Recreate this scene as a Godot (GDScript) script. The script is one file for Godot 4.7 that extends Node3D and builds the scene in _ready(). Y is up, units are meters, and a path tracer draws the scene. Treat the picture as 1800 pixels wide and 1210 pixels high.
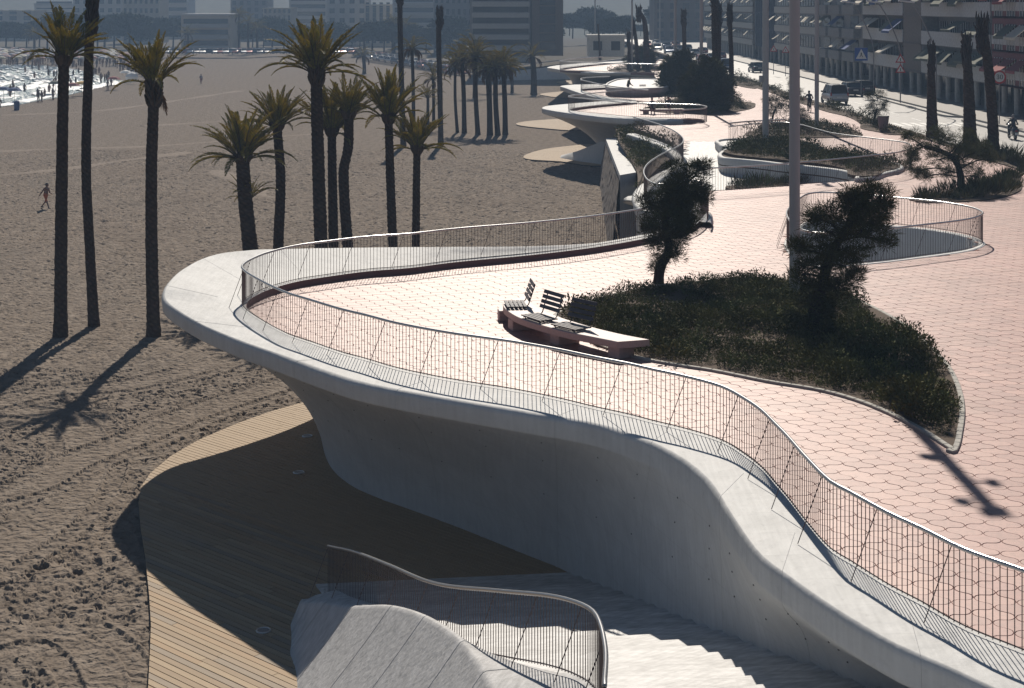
extends Node3D
# A beach promenade seen from a balcony above it. Metres, y up; the beach lies at y = 0, the promenade at y = 4.8.
# spot(u, v, y): the point at height y that a survey of the photograph (lens 2800 px, eye 13.6 m up) gives for a plan mark.
const EYE := 13.6
const LENS := 2800.0
const TOP := 4.8
const CURB := 5.0

var M := {}
var taken := {}
var rng := RandomNumberGenerator.new()

func spot(u: float, v: float, y: float) -> Vector3:
	var d := LENS * (EYE - y) / (v - 10.0)
	return Vector3((u - 900.0) * d / LENS, y, -d)

func spots(list: Array, y: float) -> Array:
	var out := []
	for p in list:
		out.append(spot(p[0], p[1], y))
	return out

func flat(list: Array) -> PackedVector2Array:
	var out := PackedVector2Array()
	for p in list:
		out.append(Vector2(p.x, p.z))
	return out

# Mesh builder: triangles with clockwise front faces
class MB:
	var v := PackedVector3Array()
	var i := PackedInt32Array()
	var c := PackedColorArray()
	var uv := PackedVector2Array()
	var tint := Color(1, 1, 1)
	var tinted := false
	func add(p: Vector3) -> int:
		v.append(p)
		if tinted:
			c.append(tint)
		return v.size() - 1
	func tri(a: Vector3, b: Vector3, d: Vector3) -> void:
		var n := add(a)
		add(b)
		add(d)
		i.append_array([n, n + 1, n + 2])
	func quad(a: Vector3, b: Vector3, d: Vector3, e: Vector3) -> void:
		var n := add(a)
		add(b)
		add(d)
		add(e)
		i.append_array([n, n + 1, n + 2, n, n + 2, n + 3])
	func box(at: Vector3, size: Vector3, basis := Basis.IDENTITY, ch := 0.0) -> void:
		var h := size / 2.0
		if ch <= 0.0:
			var p := []
			for k in 8:
				p.append(at + basis * Vector3(h.x if k & 1 else -h.x, h.y if k & 2 else -h.y, h.z if k & 4 else -h.z))
			for f in [[0, 2, 3, 1], [4, 5, 7, 6], [0, 4, 6, 2], [1, 3, 7, 5], [2, 6, 7, 3], [0, 1, 5, 4]]:
				quad(p[f[3]], p[f[2]], p[f[1]], p[f[0]])
			return
		# chamfered: the three inset faces of each corner
		ch = minf(ch, minf(h.x, minf(h.y, h.z)) * 0.9)
		var q := func(sx, sy, sz, ax):
			var w = h - Vector3(ch, ch, ch)
			if ax == 0: w.x = h.x
			elif ax == 1: w.y = h.y
			else: w.z = h.z
			return at + basis * Vector3(sx * w.x, sy * w.y, sz * w.z)
		for s in [-1, 1]:
			var ps = [q.call(s, -1, -1, 0), q.call(s, 1, -1, 0), q.call(s, 1, 1, 0), q.call(s, -1, 1, 0)]
			face(ps, s > 0)
			ps = [q.call(-1, s, -1, 1), q.call(-1, s, 1, 1), q.call(1, s, 1, 1), q.call(1, s, -1, 1)]
			face(ps, s > 0)
			ps = [q.call(-1, -1, s, 2), q.call(1, -1, s, 2), q.call(1, 1, s, 2), q.call(-1, 1, s, 2)]
			face(ps, s > 0)
			for r in [-1, 1]:
				face([q.call(-1, s, r, 1), q.call(-1, s, r, 2), q.call(1, s, r, 2), q.call(1, s, r, 1)], s * r < 0)
				face([q.call(s, -1, r, 0), q.call(s, -1, r, 2), q.call(s, 1, r, 2), q.call(s, 1, r, 0)], s * r > 0)
				face([q.call(s, r, -1, 0), q.call(s, r, -1, 1), q.call(s, r, 1, 1), q.call(s, r, 1, 0)], s * r < 0)
				for t in [-1, 1]:
					var a = q.call(s, r, t, 0)
					var b = q.call(s, r, t, 1)
					var d = q.call(s, r, t, 2)
					if s * r * t > 0: tri(a, d, b)
					else: tri(a, b, d)
	func face(p: Array, turn: bool) -> void:
		if turn: quad(p[3], p[2], p[1], p[0])
		else: quad(p[0], p[1], p[2], p[3])
	# a tube through points, r a number or an array, closed at the ends
	func tube(path: Array, r, sides := 6, caps := true, squash := 1.0) -> void:
		var rings := []
		var side := Vector3.ZERO
		for k in path.size():
			var d: Vector3 = (path[mini(k + 1, path.size() - 1)] - path[maxi(k - 1, 0)]).normalized()
			if side == Vector3.ZERO:
				side = d.cross(Vector3.UP if absf(d.y) < 0.9 else Vector3.RIGHT).normalized()
			else:
				side = (side - d * side.dot(d)).normalized()
			var up := side.cross(d)
			var rad: float = r[k] if r is Array else r
			var ring := []
			for s in sides:
				var a := TAU * s / sides
				ring.append(add(path[k] + (side * cos(a) + up * sin(a) * squash) * rad))
			rings.append(ring)
		for k in rings.size() - 1:
			for s in sides:
				var t := (s + 1) % sides
				i.append_array([rings[k][s], rings[k + 1][t], rings[k][t], rings[k][s], rings[k + 1][s], rings[k + 1][t]])
		if caps:
			for s in range(1, sides - 1):
				i.append_array([rings[0][0], rings[0][s], rings[0][s + 1]])
				var e = rings[-1]
				i.append_array([e[0], e[s + 1], e[s]])
	# rows of points joined into a sheet
	func loft(rows: Array, closed := false) -> void:
		var n: int = rows[0].size()
		var base := v.size()
		for row in rows:
			for p in row:
				add(p)
		for a in rows.size() - 1:
			for b in (n if closed else n - 1):
				var b2 := (b + 1) % n
				i.append_array([base + a * n + b, base + (a + 1) * n + b2, base + a * n + b2, base + a * n + b, base + (a + 1) * n + b, base + (a + 1) * n + b2])
	# polygon in plan raised from y0 to y1
	func prism(poly: PackedVector2Array, y0: float, y1: float, bottom := false, ch := 0.0) -> void:
		var pts := poly
		if Geometry2D.is_polygon_clockwise(pts):
			pts = pts.duplicate()
			pts.reverse()
		var top := pts
		if ch > 0.0:
			var ins := Geometry2D.offset_polygon(pts, -ch, Geometry2D.JOIN_MITER)
			if ins.size() == 1 and ins[0].size() == pts.size():
				# matched by nearest start
				var best := 0
				for k in ins[0].size():
					if ins[0][k].distance_to(pts[0]) < ins[0][best].distance_to(pts[0]):
						best = k
				top = PackedVector2Array()
				for k in ins[0].size():
					top.append(ins[0][(k + best) % ins[0].size()])
			else:
				ch = 0.0
		var t := Geometry2D.triangulate_polygon(top)
		var base := v.size()
		for p in top:
			add(Vector3(p.x, y1, p.y))
		for k in range(0, t.size(), 3):
			var a := top[t[k]]
			var b := top[t[k + 1]]
			var d := top[t[k + 2]]
			if (b - a).cross(d - a) < 0:
				i.append_array([base + t[k], base + t[k + 2], base + t[k + 1]])
			else:
				i.append_array([base + t[k], base + t[k + 1], base + t[k + 2]])
		if bottom:
			base = v.size()
			for p in pts:
				add(Vector3(p.x, y0, p.y))
			t = Geometry2D.triangulate_polygon(pts)
			for k in range(0, t.size(), 3):
				i.append_array([base + t[k], base + t[k + 2], base + t[k + 1]])
		for k in pts.size():
			var k2 := (k + 1) % pts.size()
			var a := pts[k]
			var b := pts[k2]
			quad(Vector3(a.x, y0, a.y), Vector3(a.x, y1 - ch, a.y), Vector3(b.x, y1 - ch, b.y), Vector3(b.x, y0, b.y))
			if ch > 0.0:
				quad(Vector3(a.x, y1 - ch, a.y), Vector3(top[k].x, y1, top[k].y), Vector3(top[k2].x, y1, top[k2].y), Vector3(b.x, y1 - ch, b.y))
	func ball(at: Vector3, r: Vector3, seg := 10, rings := 6) -> void:
		var rows := []
		for a in rings + 1:
			var t := PI * a / rings
			var row := []
			for b in seg:
				var s := TAU * b / seg
				row.append(at + Vector3(r.x * sin(t) * cos(s), r.y * cos(t), r.z * sin(t) * sin(s)))
			rows.append(row)
		loft(rows, true)
	func disc(at: Vector3, r: float, n := 16, sq := 1.0) -> void:
		for k in n:
			var a := TAU * k / n
			var b := TAU * (k + 1) / n
			tri(at, at + Vector3(cos(a) * r, 0, sin(a) * r * sq), at + Vector3(cos(b) * r, 0, sin(b) * r * sq))
	func mesh(off := Vector3.ZERO, smooth := false) -> ArrayMesh:
		var pv := v
		if off != Vector3.ZERO:
			pv = Transform3D(Basis.IDENTITY, -off) * v
		var arr := []
		arr.resize(Mesh.ARRAY_MAX)
		var m := ArrayMesh.new()
		if pv.is_empty():
			return m
		if smooth:
			var n := PackedVector3Array()
			n.resize(pv.size())
			for k in range(0, i.size(), 3):
				var w := (pv[i[k]] - pv[i[k + 2]]).cross(pv[i[k]] - pv[i[k + 1]])
				n[i[k]] += w
				n[i[k + 1]] += w
				n[i[k + 2]] += w
			for k in n.size():
				n[k] = n[k].normalized()
			arr[Mesh.ARRAY_VERTEX] = pv
			arr[Mesh.ARRAY_NORMAL] = n
			arr[Mesh.ARRAY_INDEX] = i
			if tinted: arr[Mesh.ARRAY_COLOR] = c
			if uv.size() == pv.size(): arr[Mesh.ARRAY_TEX_UV] = uv
		else:
			var fv := PackedVector3Array()
			var n := PackedVector3Array()
			var fc := PackedColorArray()
			var fu := PackedVector2Array()
			fv.resize(i.size())
			n.resize(i.size())
			if tinted: fc.resize(i.size())
			var has_uv := uv.size() == pv.size()
			if has_uv: fu.resize(i.size())
			for k in range(0, i.size(), 3):
				var w := (pv[i[k]] - pv[i[k + 2]]).cross(pv[i[k]] - pv[i[k + 1]]).normalized()
				for j in 3:
					fv[k + j] = pv[i[k + j]]
					n[k + j] = w
					if tinted: fc[k + j] = c[i[k + j]]
					if has_uv: fu[k + j] = uv[i[k + j]]
			arr[Mesh.ARRAY_VERTEX] = fv
			arr[Mesh.ARRAY_NORMAL] = n
			if tinted: arr[Mesh.ARRAY_COLOR] = fc
			if has_uv: arr[Mesh.ARRAY_TEX_UV] = fu
		m.add_surface_from_arrays(Mesh.PRIMITIVE_TRIANGLES, arr)
		return m

func numbered(n: String) -> String:
	if not taken.has(n):
		taken[n] = 0
		return n
	taken[n] += 1
	return "%s_%03d" % [n, taken[n]]

func tag(o: Node, label: String, category: String, group := "") -> void:
	o.set_meta("label", label)
	o.set_meta("category", category)
	if group: o.set_meta("group", group)

func thing(called: String, label: String, category: String, at := Vector3.ZERO, turn := 0.0, group := "") -> Node3D:
	var o := Node3D.new()
	o.name = numbered(called)
	add_child(o)
	o.position = at
	o.rotation.y = turn
	tag(o, label, category, group)
	return o

func hang(called: String, mesh: Mesh, mat: Material, parent: Node, at := Transform3D.IDENTITY) -> MeshInstance3D:
	var o := MeshInstance3D.new()
	o.mesh = mesh
	o.material_override = mat
	if parent == self:
		o.name = numbered(called)
	else:
		var n := called
		var k := 0
		var key := "%d/%s" % [parent.get_instance_id(), called]
		if taken.has(key):
			taken[key] += 1
			n = "%s_%03d" % [called, taken[key]]
		else:
			taken[key] = 0
		o.name = n
	o.transform = at
	parent.add_child(o, true)
	return o

# a part whose builder holds local coordinates
func part(called: String, b: MB, mat: Material, parent: Node, smooth := false) -> MeshInstance3D:
	return hang(called, b.mesh(Vector3.ZERO, smooth), mat, parent)

# a part whose builder holds world coordinates (its thing is not turned)
func wpart(called: String, b: MB, mat: Material, parent: Node3D, smooth := false) -> MeshInstance3D:
	var base := parent.position
	if parent.get_parent() is Node3D and parent.get_parent() != self:
		base += parent.get_parent().position
	return hang(called, b.mesh(base, smooth), mat, parent)

func ground(called: String, b: MB, mat: Material, smooth := false) -> MeshInstance3D:
	var o := hang(called, b.mesh(Vector3.ZERO, smooth), mat, self)
	o.set_meta("kind", "structure")
	return o

func many(called: String, mesh: Mesh, mat: Material, list: Array, parent: Node, colors := []) -> MultiMeshInstance3D:
	var mm := MultiMesh.new()
	mm.transform_format = MultiMesh.TRANSFORM_3D
	mm.use_colors = colors.size() > 0
	mm.mesh = mesh
	mm.instance_count = list.size()
	for k in list.size():
		mm.set_instance_transform(k, list[k])
		if colors.size(): mm.set_instance_color(k, colors[k])
	var o := MultiMeshInstance3D.new()
	o.multimesh = mm
	o.material_override = mat
	o.name = numbered(called) if parent == self else called
	o.set_meta("kind", "stuff")
	parent.add_child(o, true)
	return o

func copy_of(o: Node3D, label := "", group := "") -> Node3D:
	var c: Node3D = o.duplicate()
	var base := RegEx.create_from_string("_\\d{3}$").sub(String(o.name), "")
	c.name = numbered(base)
	add_child(c)
	if label: c.set_meta("label", label)
	if group: c.set_meta("group", group)
	return c

# Catmull-Rom through points
func smooth_path(p: Array, step: float, closed := false) -> Array:
	var out := []
	var n := p.size()
	for k in (n if closed else n - 1):
		var a: Vector3 = p[(k - 1 + n) % n] if closed else p[maxi(k - 1, 0)]
		var b: Vector3 = p[k]
		var c: Vector3 = p[(k + 1) % n]
		var d: Vector3 = p[(k + 2) % n] if closed else p[mini(k + 2, n - 1)]
		var m := maxi(1, int(ceil(b.distance_to(c) / step)))
		# centripetal-like: plain cubic with tangents limited by the segment
		var t1 := (c - a).normalized() * b.distance_to(c) if c != a else Vector3.ZERO
		var t2 := (d - b).normalized() * b.distance_to(c) if d != b else Vector3.ZERO
		for s in m:
			var t := float(s) / m
			out.append(b * (2 * t * t * t - 3 * t * t + 1) + t1 * (t * t * t - 2 * t * t + t) + c * (-2 * t * t * t + 3 * t * t) + t2 * (t * t * t - t * t))
	if not closed: out.append(p[n - 1])
	return out

# even steps along a polyline
func even(path: Array, step: float) -> Array:
	var out := [path[0]]
	var left := step
	for k in path.size() - 1:
		var a: Vector3 = path[k]
		var b: Vector3 = path[k + 1]
		var l := a.distance_to(b)
		var at := 0.0
		while l - at >= left:
			at += left
			out.append(a.lerp(b, at / l))
			left = step
		left -= l - at
	return out

# ---------- materials ----------
func lin(r: float, g: float, b: float) -> Color:
	return Color(r, g, b).linear_to_srgb()

func noise_tex(freq: float, seed_: int, ramp: Array, size := 512, octaves := 5, type := FastNoiseLite.TYPE_SIMPLEX_SMOOTH, bump := 0.0) -> NoiseTexture2D:
	var n := FastNoiseLite.new()
	n.seed = seed_
	n.frequency = freq
	n.noise_type = type
	n.fractal_octaves = octaves
	var t := NoiseTexture2D.new()
	t.width = size
	t.height = size
	t.seamless = true
	t.noise = n
	if bump > 0.0:
		t.as_normal_map = true
		t.bump_strength = bump
	elif ramp.size():
		var g := Gradient.new()
		g.offsets = PackedFloat32Array([])
		var off := PackedFloat32Array()
		var col := PackedColorArray()
		for r in ramp:
			off.append(r[0])
			col.append(r[1])
		g.offsets = off
		g.colors = col
		t.color_ramp = g
	return t

func mat(called: String, color: Color, rough := 0.8, metal := 0.0, spec := 0.5) -> StandardMaterial3D:
	var m := StandardMaterial3D.new()
	m.resource_name = called
	m.albedo_color = color
	m.roughness = rough
	m.metallic = metal
	m.metallic_specular = spec
	m.cull_mode = BaseMaterial3D.CULL_DISABLED
	return m

func textured(m: StandardMaterial3D, tex: Texture2D, scale: Vector3, normal: Texture2D = null, strength := 1.0) -> StandardMaterial3D:
	m.albedo_texture = tex
	m.uv1_triplanar = true
	m.uv1_world_triplanar = true
	m.uv1_scale = scale
	if normal:
		m.normal_enabled = true
		m.normal_texture = normal
		m.normal_scale = strength
	return m

func painted(called: String, color: Color, rough := 0.8, metal := 0.0, spec := 0.5) -> StandardMaterial3D:
	var m := mat(called, color, rough, metal, spec)
	m.vertex_color_use_as_albedo = true
	return m

func make_materials() -> void:
	var g := func(x): return Color(x, x, x)
	var conc_a := noise_tex(0.012, 3, [[0.0, g.call(0.80)], [0.45, g.call(0.93)], [1.0, g.call(1.0)]])
	var conc_n := noise_tex(0.03, 4, [], 512, 5, FastNoiseLite.TYPE_SIMPLEX_SMOOTH, 3.0)
	M.concrete = textured(mat("white_concrete", lin(0.635, 0.64, 0.64), 0.65, 0.0, 0.4), conc_a, Vector3(0.35, 0.35, 0.35), conc_n, 0.35)
	M.concrete_floor = textured(mat("white_concrete_floor", lin(0.52, 0.52, 0.515), 0.5, 0.0, 0.5), conc_a, Vector3(0.5, 0.5, 0.5), conc_n, 0.4)
	M.sand = textured(painted("sand", lin(0.245, 0.207, 0.172), 0.95, 0.0, 0.2), noise_tex(0.02, 7, [[0.0, Color(0.80, 0.79, 0.78)], [0.5, Color(0.92, 0.91, 0.9)], [1.0, Color(1, 1, 1)]], 512, 6), Vector3(0.11, 0.11, 0.11), noise_tex(0.05, 8, [], 512, 4, FastNoiseLite.TYPE_SIMPLEX_SMOOTH, 8.0), 1.0)
	M.tile = painted("pink_paver", Color(1, 1, 1), 0.47, 0.0, 0.85)
	M.tile.albedo_texture = noise_tex(0.02, 11, [[0.0, g.call(0.86)], [0.5, g.call(0.95)], [1.0, g.call(1.0)]])
	M.tile.uv1_triplanar = true
	M.tile.uv1_world_triplanar = true
	M.tile.uv1_scale = Vector3(0.6, 0.6, 0.6)
	M.tiles = []
	for k in 4:
		var t: StandardMaterial3D = M.tile.duplicate()
		t.vertex_color_use_as_albedo = false
		t.resource_name = "pink_paver_%d" % k
		var c: Color = tile_tone(k)
		t.albedo_color = c.linear_to_srgb()
		M.tiles.append(t)
	M.mortar = mat("red_mortar", lin(0.38, 0.19, 0.145), 0.85)
	M.pink_far = textured(mat("pink_paving", lin(0.50, 0.32, 0.265), 0.47, 0.0, 0.85), noise_tex(0.02, 12, [[0.0, g.call(0.85)], [1.0, g.call(1.0)]]), Vector3(0.2, 0.2, 0.2))
	var wood_img := Image.create(256, 256, false, Image.FORMAT_RGB8)
	var wn := FastNoiseLite.new()
	wn.seed = 5
	wn.frequency = 0.02
	for y in 256:
		for x in 256:
			var q := 0.88 + 0.16 * wn.get_noise_2d(x * 0.6, y * 9.0) + 0.10 * wn.get_noise_2d(x * 1.5, y * 30.0)
			wood_img.set_pixel(x, y, Color(q, q, q).clamp())
	M.grain = ImageTexture.create_from_image(wood_img)
	M.planks = []
	for k in 6:
		var w := mat("pine_plank_%d" % k, [lin(0.46, 0.335, 0.205), lin(0.41, 0.295, 0.18), lin(0.50, 0.37, 0.23), lin(0.43, 0.32, 0.21), lin(0.38, 0.30, 0.215), lin(0.47, 0.325, 0.19)][k], 0.75)
		w.albedo_texture = M.grain
		w.uv1_scale = Vector3(0.5, 3.0, 1)
		M.planks.append(w)
	M.dark_ground = mat("dark_underside", lin(0.05, 0.045, 0.04), 0.95)
	M.steel = mat("stainless_steel", lin(0.55, 0.55, 0.55), 0.28, 0.9)
	M.picket = mat("steel_picket", lin(0.13, 0.10, 0.095), 0.45, 0.5)
	M.granite = textured(mat("pink_granite", lin(0.46, 0.34, 0.31), 0.45, 0.0, 0.9), conc_a, Vector3(2, 2, 2))
	M.kerb = textured(mat("grey_kerb", lin(0.42, 0.40, 0.36), 0.75), conc_a, Vector3(1.5, 1.5, 1.5))
	M.soil = textured(mat("brown_soil", lin(0.10, 0.068, 0.045), 0.95), conc_a, Vector3(2, 2, 2), conc_n, 1.0)
	M.asphalt = textured(mat("asphalt", lin(0.32, 0.315, 0.305), 0.5, 0.0, 0.9), noise_tex(0.02, 14, [[0.0, g.call(0.75)], [1.0, g.call(1.0)]]), Vector3(0.12, 0.12, 0.12))
	M.paint_white = mat("white_road_paint", lin(0.75, 0.75, 0.72), 0.5)
	M.pole = mat("light_grey_pole", lin(0.42, 0.42, 0.42), 0.4)
	M.black = mat("black", lin(0.015, 0.015, 0.016), 0.6)
	M.dark_slat = mat("dark_slat", lin(0.05, 0.04, 0.045), 0.35)

func tile_tone(k: int) -> Color:
	return [Color(0.435, 0.235, 0.193), Color(0.395, 0.21, 0.175), Color(0.47, 0.26, 0.212), Color(0.42, 0.22, 0.185)][k]

func make_more_materials() -> void:
	var g := func(x): return Color(x, x, x)
	M.joint = mat("concrete_joint", lin(0.48, 0.48, 0.48), 0.9)
	M.tie_hole = mat("tie_hole", lin(0.12, 0.12, 0.12), 0.9)
	M.maroon = mat("maroon_edge_strip", lin(0.16, 0.075, 0.065), 0.6)
	M.frosted = mat("frosted_glass", lin(0.2, 0.2, 0.2), 0.3)
	M.sand_pale = textured(mat("raked_sand", lin(0.29, 0.247, 0.208), 0.95, 0.0, 0.2), M.sand.albedo_texture, Vector3(0.2, 0.2, 0.2))
	var st := Image.create(512, 512, false, Image.FORMAT_RGB8)
	var n := FastNoiseLite.new()
	n.seed = 9
	n.frequency = 0.012
	n.fractal_octaves = 4
	for y in 512:
		for x in 512:
			var q := 0.9 + 0.12 * n.get_noise_2d(x, y) + 0.12 * n.get_noise_2d(x * 4.0 + y * 1.3, y * 0.5 + 300.0)
			st.set_pixel(x, y, Color(q, q, q).clamp())
	M.step = []
	for k in 3:
		var m := textured(mat("concrete_step_%d" % k, lin(0.62 - 0.04 * k, 0.62 - 0.04 * k, 0.615 - 0.04 * k), 0.55, 0.0, 0.5), ImageTexture.create_from_image(st), Vector3(0.2, 0.2, 0.9), M.concrete.normal_texture, 0.3)
		m.uv1_offset = Vector3(k * 0.31, 0, k * 0.17)
		M.step.append(m)
	var cb := Image.create(1024, 1024, false, Image.FORMAT_RGB8)
	var n2 := FastNoiseLite.new()
	n2.seed = 19
	n2.frequency = 0.008
	n2.fractal_octaves = 5
	for y in 1024:
		for x in 1024:
			var q := 0.94 + 0.05 * n2.get_noise_2d(x, y) + 0.05 * n2.get_noise_2d(x * 9.0, y * 0.6) - 0.16 * maxf(0.0, n2.get_noise_2d(x * 6.0 + 400.0, y * 5.0) - 0.32)
			if y % 128 < 2: q *= 0.95
			cb.set_pixel(x, y, Color(q, q, q * 0.995).clamp())
	M.concrete.albedo_texture = ImageTexture.create_from_image(cb)
	M.concrete.uv1_scale = Vector3(0.12, 0.12, 0.12)
	M.concrete_rough = textured(mat("board_marked_concrete", lin(0.56, 0.56, 0.56), 0.7, 0.0, 0.4), ImageTexture.create_from_image(st), Vector3(0.5, 0.5, 0.5), noise_tex(0.03, 41, [], 512, 5, FastNoiseLite.TYPE_SIMPLEX_SMOOTH, 5.0), 0.45)

func make_rubble() -> void:
	var im := Image.create(512, 512, false, Image.FORMAT_RGB8)
	var n := FastNoiseLite.new()
	n.seed = 15
	n.noise_type = FastNoiseLite.TYPE_CELLULAR
	n.cellular_return_type = FastNoiseLite.RETURN_CELL_VALUE
	n.frequency = 0.05
	var e := FastNoiseLite.new()
	e.seed = 15
	e.noise_type = FastNoiseLite.TYPE_CELLULAR
	e.cellular_return_type = FastNoiseLite.RETURN_DISTANCE2_SUB
	e.frequency = 0.05
	for y in 512:
		for x in 512:
			var q := 0.75 + 0.25 * n.get_noise_2d(x, y * 1.5)
			if e.get_noise_2d(x, y * 1.5) < -0.85: q *= 0.55
			im.set_pixel(x, y, Color(q, q * 0.96, q * 0.92))
	M.rubble = textured(mat("brown_rubble_stone", lin(0.25, 0.21, 0.19), 0.9), ImageTexture.create_from_image(im), Vector3(0.8, 0.8, 0.8))

func make_street_materials() -> void:
	M.grey_metal = mat("grey_metal", lin(0.25, 0.25, 0.26), 0.5, 0.4)
	M.white_gloss = mat("white_gloss", lin(0.7, 0.7, 0.7), 0.2)
	M.red_sign = mat("red_sign", lin(0.5, 0.05, 0.05), 0.5)
	M.white_sign = mat("white_sign", lin(0.7, 0.7, 0.68), 0.5)
	M.blue_sign = mat("blue_sign", lin(0.03, 0.09, 0.35), 0.5)
	M.bin = mat("grey_bin", lin(0.2, 0.15, 0.15), 0.6)
	M.glass = mat("dark_glass", lin(0.02, 0.022, 0.025), 0.08, 0.0, 0.6)
	M.tyre = mat("tyre", lin(0.02, 0.02, 0.02), 0.8)
	M.paint = {}
	for c in [["silver", lin(0.5, 0.51, 0.52)], ["dark", lin(0.03, 0.032, 0.04)], ["white", lin(0.75, 0.75, 0.74)], ["red", lin(0.25, 0.04, 0.03)], ["blue", lin(0.05, 0.08, 0.16)], ["grey", lin(0.2, 0.2, 0.21)]]:
		var m := mat("car_paint_" + c[0], c[1], 0.3, 0.35)
		m.clearcoat_enabled = true
		m.clearcoat = 1.0
		m.clearcoat_roughness = 0.08
		M.paint[c[0]] = m
	M.red_light = mat("tail_lamp", lin(0.35, 0.02, 0.02), 0.2)
	var plaster := noise_tex(0.02, 51, [[0.0, Color(0.85, 0.85, 0.85)], [1.0, Color(1, 1, 1)]])
	for c in [["wall_grey", lin(0.26, 0.26, 0.26)], ["wall_brown", lin(0.20, 0.165, 0.14)], ["wall_cream", lin(0.62, 0.55, 0.44)], ["wall_white", lin(0.6, 0.6, 0.59)], ["wall_maroon", lin(0.22, 0.075, 0.08)], ["wall_pale", lin(0.52, 0.51, 0.47)], ["wall_dark", lin(0.10, 0.105, 0.11)], ["wall_blue", lin(0.10, 0.12, 0.16)], ["awning_green", lin(0.13, 0.14, 0.10)], ["awning_cream", lin(0.65, 0.6, 0.5)], ["awning_red", lin(0.3, 0.07, 0.07)], ["awning_blue", lin(0.06, 0.1, 0.25)]]:
		var m := textured(mat(c[0], c[1], 0.85), plaster, Vector3(0.3, 0.3, 0.3))
		if c[0].begins_with("awning"):
			m.backlight_enabled = true
			m.backlight = Color(0.4, 0.38, 0.33)
		M[c[0]] = m
	M.window = mat("window_glass", lin(0.045, 0.05, 0.055), 0.12, 0.0, 0.5)
	M.hill = textured(mat("scrub_hillside", lin(0.075, 0.08, 0.055), 0.95), noise_tex(0.03, 52, [[0.0, Color(0.55, 0.55, 0.5)], [0.5, Color(0.8, 0.8, 0.75)], [1.0, Color(1, 1, 1)]]), Vector3(0.01, 0.01, 0.01))
	M.water = mat("sea_water", lin(0.07, 0.15, 0.17), 0.3, 0.0, 0.8)
	M.water.normal_enabled = true
	M.water.normal_texture = noise_tex(0.03, 53, [], 512, 5, FastNoiseLite.TYPE_SIMPLEX_SMOOTH, 8.0)
	M.water.uv1_triplanar = true
	M.water.uv1_world_triplanar = true
	M.water.uv1_scale = Vector3(0.05, 0.05, 0.05)
	M.foam = mat("sea_foam", lin(0.8, 0.82, 0.82), 0.6)

func make_far_materials() -> void:
	M.dry_ground = textured(mat("dry_town_ground", lin(0.13, 0.115, 0.095), 0.95, 0.0, 0.2), M.concrete.albedo_texture, Vector3(0.05, 0.05, 0.05))
	M.pavement = textured(mat("pale_pavement", lin(0.30, 0.28, 0.26), 0.6), M.concrete.albedo_texture, Vector3(0.2, 0.2, 0.2))
	M.cloth = painted("beach_cloth", Color(1, 1, 1), 0.8)
	M.cloth.backlight_enabled = true
	M.cloth.backlight = Color(0.3, 0.3, 0.3)
	M.skin_far = mat("tanned_skin", lin(0.14, 0.075, 0.05), 0.6)
	for c in [["awning_yellow", lin(0.6, 0.36, 0.06)], ["awning_white", lin(0.75, 0.75, 0.73)]]:
		var m := mat(c[0], c[1], 0.8)
		m.backlight_enabled = true
		m.backlight = Color(0.4, 0.38, 0.33)
		M[c[0]] = m

var env: Environment
var sun: DirectionalLight3D

func _ready() -> void:
	rng.seed = 20240611
	# camera: a level view camera with the lens shifted down, as architectural photographs are taken
	var cam := Camera3D.new()
	cam.name = "camera"
	cam.position = Vector3(0, EYE, 0)
	cam.projection = Camera3D.PROJECTION_FRUSTUM
	cam.near = 0.5
	cam.far = 6000.0
	cam.size = 0.5 * 1210.0 / LENS
	cam.frustum_offset = Vector2(0, -0.5 * 595.0 / LENS)
	add_child(cam)
	cam.current = true
	# sky, sun, air, exposure
	env = Environment.new()
	env.background_mode = Environment.BG_SKY
	var sky_mat := ProceduralSkyMaterial.new()
	sky_mat.sky_top_color = Color(0.33, 0.43, 0.57)
	sky_mat.sky_horizon_color = Color(0.64, 0.70, 0.76)
	sky_mat.sky_curve = 0.12
	sky_mat.ground_bottom_color = Color(0.25, 0.24, 0.22)
	sky_mat.ground_horizon_color = Color(0.55, 0.58, 0.6)
	sky_mat.sky_energy_multiplier = 0.68
	sky_mat.sun_angle_max = 20.0
	sky_mat.sun_curve = 0.1
	env.sky = Sky.new()
	env.sky.sky_material = sky_mat
	env.tonemap_mode = Environment.TONE_MAPPER_LINEAR
	env.tonemap_exposure = 1.14
	env.sdfgi_enabled = true
	env.ssao_enabled = true
	env.ssil_enabled = true
	env.fog_enabled = true
	env.fog_density = 0.0008
	env.fog_light_color = Color(0.66, 0.78, 0.92)
	var we := WorldEnvironment.new()
	we.name = "world_environment"
	we.environment = env
	add_child(we)
	sun = DirectionalLight3D.new()
	sun.name = "sun"
	sun.light_color = Color(1.0, 0.96, 0.905)
	sun.light_energy = 1.5
	sun.light_angular_distance = 0.5
	sun.shadow_enabled = true
	# towards the sun: ahead of the camera, slightly left, 41 degrees up
	sun.look_at_from_position(Vector3.ZERO, Vector3(-0.005, -0.87, 1.0))
	add_child(sun)

	make_materials()
	make_more_materials()
	make_rubble()
	make_street_materials()
	make_far_materials()
	make_green_set()
	make_ground()
	make_shell()
	make_promenade()
	make_far_prows()
	make_street()
	make_buildings()
	make_backdrop()
	make_rails()
	make_beds()
	make_bench()
	make_palms()
	make_trees()
	make_poles()
	make_traffic()
	make_people()

# ---------- beach ----------
var deck_poly: PackedVector2Array
const DECK := [[600, 700], [556, 706], [530, 709], [480, 723], [420, 744], [350, 774], [300, 803], [264, 833], [247, 858], [243, 885], [247, 930], [255, 980], [262, 1050], [265, 1100], [263, 1150], [260, 1210], [252, 1300], [240, 1420]]

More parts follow.
